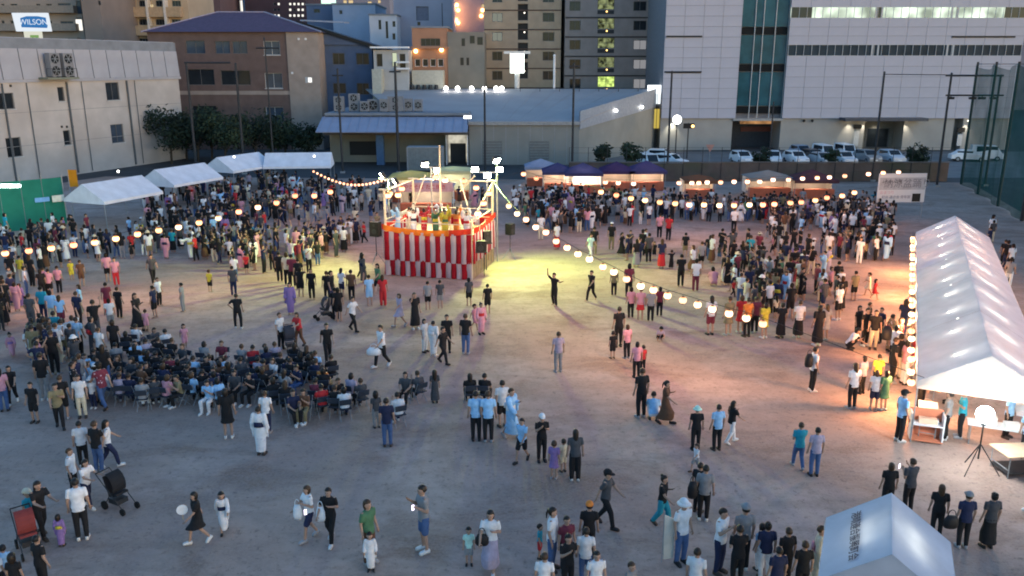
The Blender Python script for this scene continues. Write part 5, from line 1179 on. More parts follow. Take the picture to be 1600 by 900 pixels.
def skeleton(pose, child):
    zp, lean, la, ra, legs, sp = POSE[pose]; J = {}
    P = V((0, 0, zp)); up = V((0, -math.sin(lean), math.cos(lean))); fw = V((0, -math.cos(lean), -math.sin(lean)))
    J['pelvis'] = P
    for n, d in (('waist', .15), ('chest', .36), ('sh', .47), ('neck', .55), ('head', .66)): J[n] = P + up * d
    J['up'], J['fw'] = up, fw
    for sx, s_, arm in ((1, 'L', la), (-1, 'R', ra)):
        sh = P + up * .475 + V((sx * (.175 if not child else .165), 0, 0)); J['sh' + s_] = sh
        e, w_ = ARMS[arm]; J['el' + s_] = sh + V((sx * e[0], e[1], e[2])); J['wr' + s_] = sh + V((sx * w_[0], w_[1], w_[2]))
    for sx, s_, lg in ((1, 'L', legs[0]), (-1, 'R', legs[1])):
        J['hip' + s_] = P + V((sx * .085, 0, -.03))
        J['kn' + s_] = V((sx * (sp + (.03 if pose in ('si', 'sq', 'sp') else 0)), *lg[0])); J['an' + s_] = V((sx * sp, *lg[1])); J['to' + s_] = V((sx * (sp + .015), *lg[2]))
    return J
def seg(mb, a, b, ra, rb, n=10):
    mb.tube(a, b, ra, rb, n); mb.ball(a, ra, u=n, v=6); mb.ball(b, rb, u=n, v=6)
def torso(mb, J, g=0.0, top=True, low=-.06, flare=0):
    up = J['up']; P = J['pelvis']; rows = [(low, .148 + flare, .108 + flare), (.03, .155, .112), (.15, .132, .096), (.27, .15, .105), (.38, .172, .112), (.46, .165, .095)]
    if top: rows += [(.50, .10, .075), (.53, .06, .06)]
    n = 14; vs = []
    for d, rx, ry in rows:
        c = P + up * d
        for i in range(n):
            t = 2 * math.pi * i / n; vs.append(c + V((1, 0, 0)) * ((rx + g) * math.cos(t)) + J['fw'] * ((ry + g) * math.sin(t)))
    fs = [(j * n + i, j * n + (i + 1) % n, (j + 1) * n + (i + 1) % n, (j + 1) * n + i) for j in range(len(rows) - 1) for i in range(n)]
    fs += [tuple(range(n - 1, -1, -1)), tuple(range((len(rows) - 1) * n, len(rows) * n))]
    mb.add(vs, fs)
def basis(J):
    return Matrix((V((1, 0, 0)), -J['fw'], J['up'])).transposed()   # local head frame: -y is forward
def hs(child): return 1.34 if child else 1.0
BODY, CLOTH = {}, {}
M_skin = mat('skin', (.36, .225, .165), .6, .08, 6); M_eye = mat('dark_eye', (.02, .015, .012), .4); M_lip = mat('lip', (.32, .13, .12), .5)
def body(pose, child):
    k = (pose, child)
    if k in BODY: return BODY[k]
    J = skeleton(pose, child); mb = MB(); h = hs(child); f = 1.08 if child else 1
    torso(mb, J)
    seg(mb, J['sh'], J['neck'] + J['up'] * .03, .058, .052)
    B = basis(J); hc = J['head'] + J['up'] * (.03 * (h - 1) * 3)
    def hd(p):
        q = p.copy()
        if q.z < 0: q.x *= 1 - .28 * q.z * q.z - .1 * abs(q.z)
        q.y *= 1.0 if q.y > 0 else .97
        return B @ q
    mb.ball(hc, .082 * h, .1 * h, .115 * h, 16, 12, None)
    mb.ball(hc + B @ V((0, -.02 * h, -.06 * h)), .06 * h, .075 * h, .06 * h, 12, 8)
    mb.add([hc + B @ V(p) * h for p in ((0, -.093, .02), (-.018, -.093, -.025), (.018, -.093, -.025), (0, -.122, -.02), (0, -.08, 0))], [(0, 1, 3), (0, 3, 2), (1, 2, 3), (0, 4, 1), (0, 2, 4), (1, 4, 2)])
    for sx in (-1, 1): mb.ball(hc + B @ V((sx * .086, .01, -.005)) * h, .014 * h, .024 * h, .034 * h, 8, 6)
    hands = MB()
    for s_ in 'LR':
        seg(mb, J['sh' + s_], J['el' + s_], .056 * f, .042 * f); seg(mb, J['el' + s_], J['wr' + s_], .042 * f, .029 * f)
        d = (J['wr' + s_] - J['el' + s_]).normalized(); side = d.cross(V((0, 0, 1)) if abs(d.z) < .8 else V((0, 1, 0))).normalized(); nm = side.cross(d)
        pc = J['wr' + s_] + d * .055
        mb.tube(J['wr' + s_], pc + d * .035, .026, .03, 8); mb.ball(pc, .033, .033, .033, 8, 6)
        for i, (o_, ln) in enumerate(((-.026, .062), (-.009, .075), (.009, .07), (.025, .055))):
            b0 = pc + d * .026 + side * o_; b1 = b0 + d * ln * .55 + nm * .006; b2 = b1 + d * ln * .4 + nm * .026
            hands.tube(b0, b1, .0095, .009, 5); hands.tube(b1, b2, .009, .007, 5)
        th = pc - d * .025 + side * -.03; hands.tube(th, th + d * .03 - side * .026, .011, .01, 5); hands.tube(th + d * .03 - side * .026, th + d * .055 - side * .028 + nm * .014, .01, .008, 5)
        seg(mb, J['hip' + s_], J['kn' + s_], .085 * f, .058 * f); seg(mb, J['kn' + s_], J['an' + s_], .056 * f, .037 * f); seg(mb, J['an' + s_], J['to' + s_], .038, .028, 8)
        hl = J['an' + s_] + V((0, .035, -.045)); mb.ball(hl, .032, u=8, v=6)
    me = remesh(mb, .017, .3, 'body')
    # fingers, eyes and mouth join the same mesh
    vs = [v.co.copy() for v in me.vertices]; fs = [tuple(p.vertices) for p in me.polygons]; nb = len(fs)
    o = len(vs); vs += [V(p) for p in hands.v]; fs += [tuple(i + o for i in f_) for f_ in hands.f]; nh = len(fs)
    ey = MB()
    for sx in (-1, 1): ey.ball(hc + B @ V((sx * .031, -.09, .008)) * h, .013 * h, .012, .009 * h, 6, 4)
    o = len(vs); vs += [V(p) for p in ey.v]; fs += [tuple(i + o for i in f_) for f_ in ey.f]; ne = len(fs)
    mo = MB().ball(hc + B @ V((0, -.09, -.058)) * h, .022 * h, .012, .006 * h, 6, 4)
    o = len(vs); vs += [V(p) for p in mo.v]; fs += [tuple(i + o for i in f_) for f_ in mo.f]
    m2 = bpy.data.meshes.new('body'); m2.from_pydata([tuple(v) for v in vs], [], fs); m2.update()
    for m in (M_skin, M_eye, M_lip): m2.materials.append(m)
    m2.polygons.foreach_set('material_index', [0] * nh + [1] * (ne - nh) + [2] * (len(fs) - ne)); m2.polygons.foreach_set('use_smooth', [True] * len(fs))
    BODY[k] = (m2, J, hc, B); return BODY[k]
M_cloth = mat('clothing_cloth', (1, 1, 1), .85, .16, 7, objcol=True, bump=.6, bscale=11)
M_hair = mat('hair', (1, 1, 1), .45, .3, 20, objcol=True)
def pat_mat():
    m = mat('patterned_cotton', (1, 1, 1), .85, .12, 5, objcol=True); n = m.node_tree.nodes; l = m.node_tree.links
    p = n['Principled BSDF']; src = p.inputs['Base Color'].links[0].from_socket
    tc = n.new('ShaderNodeTexCoord'); vo = n.new('ShaderNodeTexVoronoi'); vo.inputs['Scale'].default_value = 9; l.new(tc.outputs['Object'], vo.inputs['Vector'])
    r = n.new('ShaderNodeMapRange'); r.inputs[1].default_value = .28; r.inputs[2].default_value = .2; r.inputs[3].default_value = 0; r.inputs[4].default_value = .75; l.new(vo.outputs['Distance'], r.inputs[0])
    mx = n.new('ShaderNodeMix'); mx.data_type = 'RGBA'; l.new(r.outputs[0], mx.inputs[0]); l.new(src, mx.inputs[6]); mx.inputs[7].default_value = (.55, .5, .6, 1); l.new(mx.outputs[2], p.inputs['Base Color']); return m
M_pat = pat_mat(); M_shoe = mat('shoe', (1, 1, 1), .7, .1, 8, objcol=True)
def legdir(J): return (J['anL'] + J['anR']) / 2
def garment(kind, pose, child):
    k = (kind, pose, child)
    if k in CLOTH: return CLOTH[k]
    _, J, hc, B = body(pose, child); mb = MB(); f = 1.08 if child else 1; seat = pose in ('si', 'sq', 'sp'); vox, rat = .021, .3
    if kind in ('shirt', 'longshirt', 'tank'):
        torso(mb, J, .02, True, -.1 if not seat else -.03, .012)
        if kind != 'tank':
            for s_ in 'LR':
                fr = .62 if kind == 'shirt' else 1.0
                seg(mb, J['sh' + s_] - V((0, 0, .012)), J['sh' + s_].lerp(J['el' + s_], fr), .066 * f, .06 * f)
                if fr == 1: seg(mb, J['el' + s_], J['el' + s_].lerp(J['wr' + s_], .88), .064 * f, .045 * f)
    elif kind in ('trousers', 'shorts', 'widetrousers'):
        torso(mb, J, .012, False, -.08)
        mb.v = [p for p in mb.v]; mb2 = MB(); up = J['up']; P = J['pelvis']
        vs = []; n = 14
        rows = [(-.09, .135, .1), (0, .168, .125), (.1, .15, .112), (.14, .142, .106)]
        for d, rx, ry in rows:
            c = P + up * d
            for i in range(n): t = 2 * math.pi * i / n; vs.append(c + V((1, 0, 0)) * (rx * math.cos(t)) + J['fw'] * (ry * math.sin(t)))
        mb2.add(vs, [(j * n + i, j * n + (i + 1) % n, (j + 1) * n + (i + 1) % n, (j + 1) * n + i) for j in range(3) for i in range(n)] + [tuple(range(n - 1, -1, -1)), tuple(range(3 * n, 4 * n))]); mb = mb2
        wd = 1.25 if kind == 'widetrousers' else 1
        for s_ in 'LR':
            if kind == 'shorts': seg(mb, J['hip' + s_], J['hip' + s_].lerp(J['kn' + s_], .85), .105 * f, .092 * f)
            else: seg(mb, J['hip' + s_], J['kn' + s_], .103 * f, .078 * f * wd); seg(mb, J['kn' + s_], J['an' + s_].lerp(J['kn' + s_], .04), .076 * f * wd, .06 * f * wd)
    else:   # skirt, longskirt, dress, yukata
        long_ = kind in ('longskirt', 'dress_long', 'yukata'); an = legdir(J); kn = (J['knL'] + J['knR']) / 2; spread = abs(J['anL'].y - J['anR'].y) / 2; ks = abs(J['knL'].y - J['knR'].y) / 2
        if kind in ('dress', 'dress_long', 'yukata'):
            torso(mb, J, .022, True, -.1, .01)
            for s_ in 'LR':
                if kind == 'yukata':
                    seg(mb, J['sh' + s_], J['el' + s_], .085, .085); seg(mb, J['el' + s_], J['el' + s_].lerp(J['wr' + s_], .75), .075, .085)
                    e = J['el' + s_].lerp(J['wr' + s_], .45); ax = (J['wr' + s_] - J['el' + s_]).normalized() * .15; mb.obox(e + V((0, .02, -.13)), ax, V((.035, 0, 0)), V((0, 0, .15)))
                else: seg(mb, J['sh' + s_], J['sh' + s_].lerp(J['el' + s_], .65), .08 * f, .07 * f)
        P = J['pelvis']; wst = P + J['up'] * .12
        rings = [(wst, .14, .105), (P + J['up'] * .0, .175, .135)]
        def ring(c, rx, ry): rings.append((c, rx, ry))
        if seat:
            mid = P.lerp(kn, .5); ring(mid + V((0, .0, -.02)), .2, .14); ring(kn + V((0, .0, .0)), .21, .13)
            if long_: ring(an + V((0, 0, .25)), .19, .13); ring(an + V((0, 0, .06)), .18, .14)
        else:
            m_ = P.lerp(kn, .55); ring(m_, .19, .14 + ks * .5)
            if kind == 'yukata': ring(kn, .175, .14 + ks); ring(an.lerp(kn, .5), .165, .13 + spread * .6); ring(an + V((0, 0, .06)), .155, .13 + spread * .7)
            elif long_: ring(kn, .22, .18 + ks); ring(an.lerp(kn, .5), .225, .19 + spread * .5); ring(an + V((0, 0, .1)), .235, .2 + spread * .55)
            else: ring(kn + V((0, 0, .06)), .235, .19 + ks)
        n = 16; vs = []
        for j, (c, rx, ry) in enumerate(rings):
            for i in range(n):
                t = 2 * math.pi * i / n; w_ = 1 + (.05 * math.sin(t * 5 + j) if j > 2 and kind != 'yukata' else 0); vs.append((c.x + rx * w_ * math.cos(t), c.y + ry * w_ * math.sin(t), c.z))
        nr = len(rings); fs = [(j * n + i, (j + 1) * n + i, (j + 1) * n + (i + 1) % n, j * n + (i + 1) % n) for j in range(nr - 1) for i in range(n)] + [tuple(range(n)), tuple(range(nr * n - 1, (nr - 1) * n - 1, -1))]
        mb.add(vs, fs)
    me = remesh(mb, vox, rat, kind); me.polygons.foreach_set('use_smooth', [True] * len(me.polygons)); CLOTH[k] = me; return me
def wear(kind, pose, child, mats):
    me = garment(kind, pose, child); k = (kind, pose, child, mats.name)
    if k not in CLOTH: m = me.copy(); m.materials.append(mats); CLOTH[k] = m
    return CLOTH[k]
def hairdo(style, pose, child):
    k = ('hair', style, pose, child)
    if k in CLOTH: return CLOTH[k]
    _, J, hc, B = body(pose, child); h = hs(child); mb = MB()
    def shell(p):
        q = p.copy()
        if q.y < -.25 and q.z < .42: q *= .80                      # face stays clear
        if q.z < -.45 and style == 'short': q *= .82
        return q
    def grow(p):
        q = shell(p)
        if q.y > -.15 and q.z < -.1:
            if style == 'long': q.z -= (abs(p.z) ** .6) * 2.1; q.x *= .95; q.y = max(q.y, .15) * 1.0 + .1
            if style == 'bob': q.z -= abs(p.z) * .55; q.x *= 1.05
        j = mnoise.noise(p * 3) * .05; return q * (1 + j)
    t = MB().ball((0, 0, 0), .097 * h, .114 * h, .122 * h, 16, 12, grow)
    for p in t.v: pass
    vs = [hc + B @ (V(p) + V((0, .012, .012)) * h) for p in t.v]; mb.add(vs, t.f)
    if style == 'bun': t = MB().ball((0, .09 * h, .1 * h), .05 * h, u=8, v=6); mb.add([hc + B @ V(p) for p in t.v], t.f)
    if style == 'tail': t = MB().loft([(0, .16, -.2, .012, .012), (0, .155, -.06, .032, .028), (0, .12, .05, .025, .025)], 8); mb.add([hc + B @ (V(p) * h) for p in t.v], t.f)
    me = mb.mesh('hair', M_hair, True); CLOTH[k] = me; return me
def hatmesh(style, pose, child):
    k = ('hat', style, pose, child)
    if k in CLOTH: return CLOTH[k]
    _, J, hc, B = body(pose, child); h = hs(child); mb = MB()
    def dome(p): q = p.copy(); q.z = max(q.z, 0.0); return q
    t = MB().ball((0, .01, .05), .112 * h, .13 * h, .12 * h, 14, 10, dome)
    if style == 'cap': t.loft([(0, -.1 * h, .05 * h, .085 * h, .1 * h), (0, -.1 * h, .06 * h, .08 * h, .095 * h)], 12)
    if style == 'bucket': t.loft([(0, 0, .02 * h, .17 * h, .19 * h), (0, 0, .065 * h, .112 * h, .13 * h)], 16)
    if style == 'cone': t = MB().loft([(0, .02, .02 * h, .2 * h, .22 * h), (0, .02, .24 * h, .01, .01)], 14)
    mb.add([hc + B @ V(p) for p in t.v], t.f); me = mb.mesh('hat', M_cloth, True); CLOTH[k] = me; return me
def shoemesh(s_, pose, child):
    k = ('shoe', s_, pose, child)
    if k in CLOTH: return CLOTH[k]
    J = body(pose, child)[1]; a, t = J['an' + s_], J['to' + s_]; mb = MB(); d = (t - a); d.z = 0; d = d.normalized() if d.length > .01 else V((0, -1, 0)); s2 = d.cross(V((0, 0, 1)))
    c = a.lerp(t, .45); tilt = (t.z - a.z + .05)
    dd = (V((t.x, t.y, t.z)) - (a + V((0, 0, -.05)))).normalized(); u = s2.cross(dd).normalized()
    if u.z < 0: u = -u
    base = (a + V((0, 0, -.05))).lerp(t, .42)
    vs = []; prof = [(-.13, .034, .055), (-.1, .042, .07), (0, .046, .062), (.09, .05, .04), (.135, .032, .02)]
    for q, wd, hh in prof:
        p = base + dd * q
        vs += [p - s2 * wd - u * .028, p + s2 * wd - u * .028, p + s2 * wd * .8 + u * hh, p - s2 * wd * .8 + u * hh]
    n = len(prof); fs = [(j * 4 + i, j * 4 + (i + 1) % 4, (j + 1) * 4 + (i + 1) % 4, (j + 1) * 4 + i) for j in range(n - 1) for i in range(4)] + [(3, 2, 1, 0), (n * 4 - 4, n * 4 - 3, n * 4 - 2, n * 4 - 1)]
    me = mb.add(vs, fs).mesh('shoe', M_shoe); fix_normals(me); me.polygons.foreach_set('use_smooth', [True] * len(me.polygons)); CLOTH[k] = me; return me
def sashmesh(pose, child):
    k = ('sash', pose, child)
    if k in CLOTH: return CLOTH[k]
    J = body(pose, child)[1]; mb = MB(); n = 14; vs = []
    for d, rx, ry in ((.08, .182, .142), (.12, .178, .14), (.22, .172, .132), (.25, .174, .132)):
        c = J['pelvis'] + J['up'] * d
        for i in range(n): t = 2 * math.pi * i / n; vs.append(c + V((1, 0, 0)) * (rx * math.cos(t)) + J['fw'] * (ry * math.sin(t)))
    mb.add(vs, [(j * n + i, j * n + (i + 1) % n, (j + 1) * n + (i + 1) % n, (j + 1) * n + i) for j in range(3) for i in range(n)])
    c = J['pelvis'] + J['up'] * .19 - J['fw'] * .16; mb.obox(c, (.11, 0, 0), -J['fw'] * .035, J['up'] * .075)
    me = mb.mesh('sash', M_cloth, True); CLOTH[k] = me; return me
COLS = {'K': ('black', (.012, .012, .014)), 'W': ('white', (.66, .66, .68)), 'G': ('grey', (.24, .24, .25)), 'D': ('charcoal', (.06, .062, .07)), 'N': ('navy', (.016, .022, .06)), 'B': ('denim', (.06, .11, .24)), 'L': ('blue', (.28, .5, .75)),
        'T': ('teal', (.02, .27, .36)), 'R': ('red', (.48, .03, .035)), 'P': ('pink', (.55, .26, .32)), 'U': ('purple', (.24, .15, .35)), 'Y': ('yellow', (.55, .46, .05)), 'E': ('green', (.07, .17, .09)), 'M': ('mint', (.45, .7, .62)), 'C': ('cream', (.6, .52, .38)),
        'O': ('orange', (.62, .2, .04)), 'V': ('lilac', (.36, .31, .4)), 'A': ('maroon', (.17, .03, .05)), 'S': ('brown', (.12, .06, .035)), 'H': ('khaki', (.22, .18, .1))}
PN = {'st': 'standing', 'sw': 'hand on hip', 'ph': 'on a phone', 'up': 'arm raised', 'dn': 'dancing', 'd2': 'dancing', 'wk': 'walking', 'wl': 'walking', 'pu': 'pushing', 'si': 'sitting', 'sp': 'sitting hunched', 'sq': 'crouching'}
GN = {'t': 'trousers', 's': 'shorts', 'k': 'skirt', 'l': 'long skirt', 'w': 'wide trousers'}
GK = {'t': 'trousers', 's': 'shorts', 'k': 'skirt', 'l': 'longskirt', 'w': 'widetrousers'}
HN = {'cap': 'cap', 'bucket': 'bucket hat', 'cone': 'pointed hat'}
PEOPLE = []
def person(px, py, h, top, bot, pose='st', face=0, hair='short', hat=None, place='', z=0.0, pos=None, kid=None, force=False):
    """h: height in the photograph's pixels; face in degrees, 0 = towards the camera, 90 = right, -90 = left, 180 = away"""
    p = pos if pos is not None else at(px, py, z)
    if h > 10:
        d = ray(px, py - h); k = p.y / d.y; real = HC + d.z * k - p.z
    else: real = h
    if pose in ('si', 'sp'): real *= 1.36
    elif pose == 'sq': real *= 1.75
    child = (real < 1.32) if kid is None else kid
    real = min(1.84, max(.85, real)) if child or True else real
    if not child: real = max(1.48, real)
    PEOPLE.append(dict(p=p, s=real / (1.69 if not child else 1.74), top=top, bot=bot, pose=pose, face=face, hair=hair, hat=hat, place=place, child=child, force=force, q=(px, py)))
def describe(d, lvl=0):
    tc = COLS[d['top'][0]][0]; who = 'child' if d['child'] else 'person'; b = d['bot']
    if b == 'y': s_ = f"{who} in {tc} yukata"
    elif b[0] == 'Y' and len(b) == 2 and b[1] == 'y': s_ = f"{who} in {tc} yukata"
    elif b[-1] == 'y': s_ = f"{who} in {tc} yukata with {COLS[b[0]][0]} sash"
    elif b in ('d', 'D'): s_ = f"{who} in {'long ' if b == 'D' else ''}{tc} dress"
    else: s_ = f"{who} in {tc} top and {COLS[b[0]][0]} {GN[b[1]]}"
    if d['hat']: s_ += f", {COLS[d['hat'][0]][0]} {HN[d['hat'][1:]]},"
    elif d['hair'] == 'long' and lvl > 0: s_ += ', long hair,'
    elif d['hair'] in ('bun', 'tail') and lvl > 0: s_ += ', tied hair,'
    s_ += ' ' + PN[d['pose']]
    if lvl > 1:
        f = (d['face'] + 180) % 360 - 180
        s_ += ' facing ' + ('the camera' if abs(f) < 45 else 'away' if abs(f) > 135 else 'right' if f > 0 else 'left')
    s_ += ' ' + d['place'] if d['place'] else ''
    return s_
HAIRC = [(.012, .01, .009), (.015, .012, .01), (.02, .013, .009), (.05, .028, .015)]
def build_person(d, i):
    pose, ch = d['pose'], d['child']; o = put('person', body(pose, ch)[0], None, d['p'], R(d['face'])); s_ = d['s']; o.scale = (s_, s_, s_)
    tag(o, d['label'], 'person', d.get('group') or 'people at the festival')
    tc = COLS[d['top'][0]][1]; pat = len(d['top']) > 1; b = d['bot']
    def ch_(name, me, col): c = put(name, me, o); c.color = (*col, 1); return c
    j = lambda c: [min(.9, max(.005, v * (1 + random.Random(i * 7 + 1).uniform(-.12, .12)))) for v in c]
    cm = M_pat if pat else M_cloth
    if b[-1] == 'y':
        ch_('yukata', wear('yukata', pose, ch, cm), j(tc)); ch_('sash', sashmesh(pose, ch), COLS[b[0]][1] if len(b) == 2 else (.4, .05, .08))
    elif b in ('d', 'D'): ch_('dress', wear('dress' if b == 'd' else 'dress_long', pose, ch, cm), j(tc))
    else:
        ch_('shirt', wear('longshirt' if 'l' in d['top'][1:] else 'shirt', pose, ch, M_cloth if 'p' not in d['top'][1:] else M_pat), j(tc)); ch_(GK[b[1]], wear(GK[b[1]], pose, ch, M_cloth), j(COLS[b[0]][1]))
    ch_('hair', hairdo(d['hair'], pose, ch), HAIRC[i % 4])
    if d['hat']: ch_('hat', hatmesh(d['hat'][1:], pose, ch), COLS[d['hat'][0]][1])
    sc = [(.02, .02, .022), (.6, .6, .6), (.05, .04, .035), (.3, .3, .32)][(i * 5) % 4]
    ch_('shoe', shoemesh('L', pose, ch), sc); ch_('shoe', shoemesh('R', pose, ch), sc)
    return o
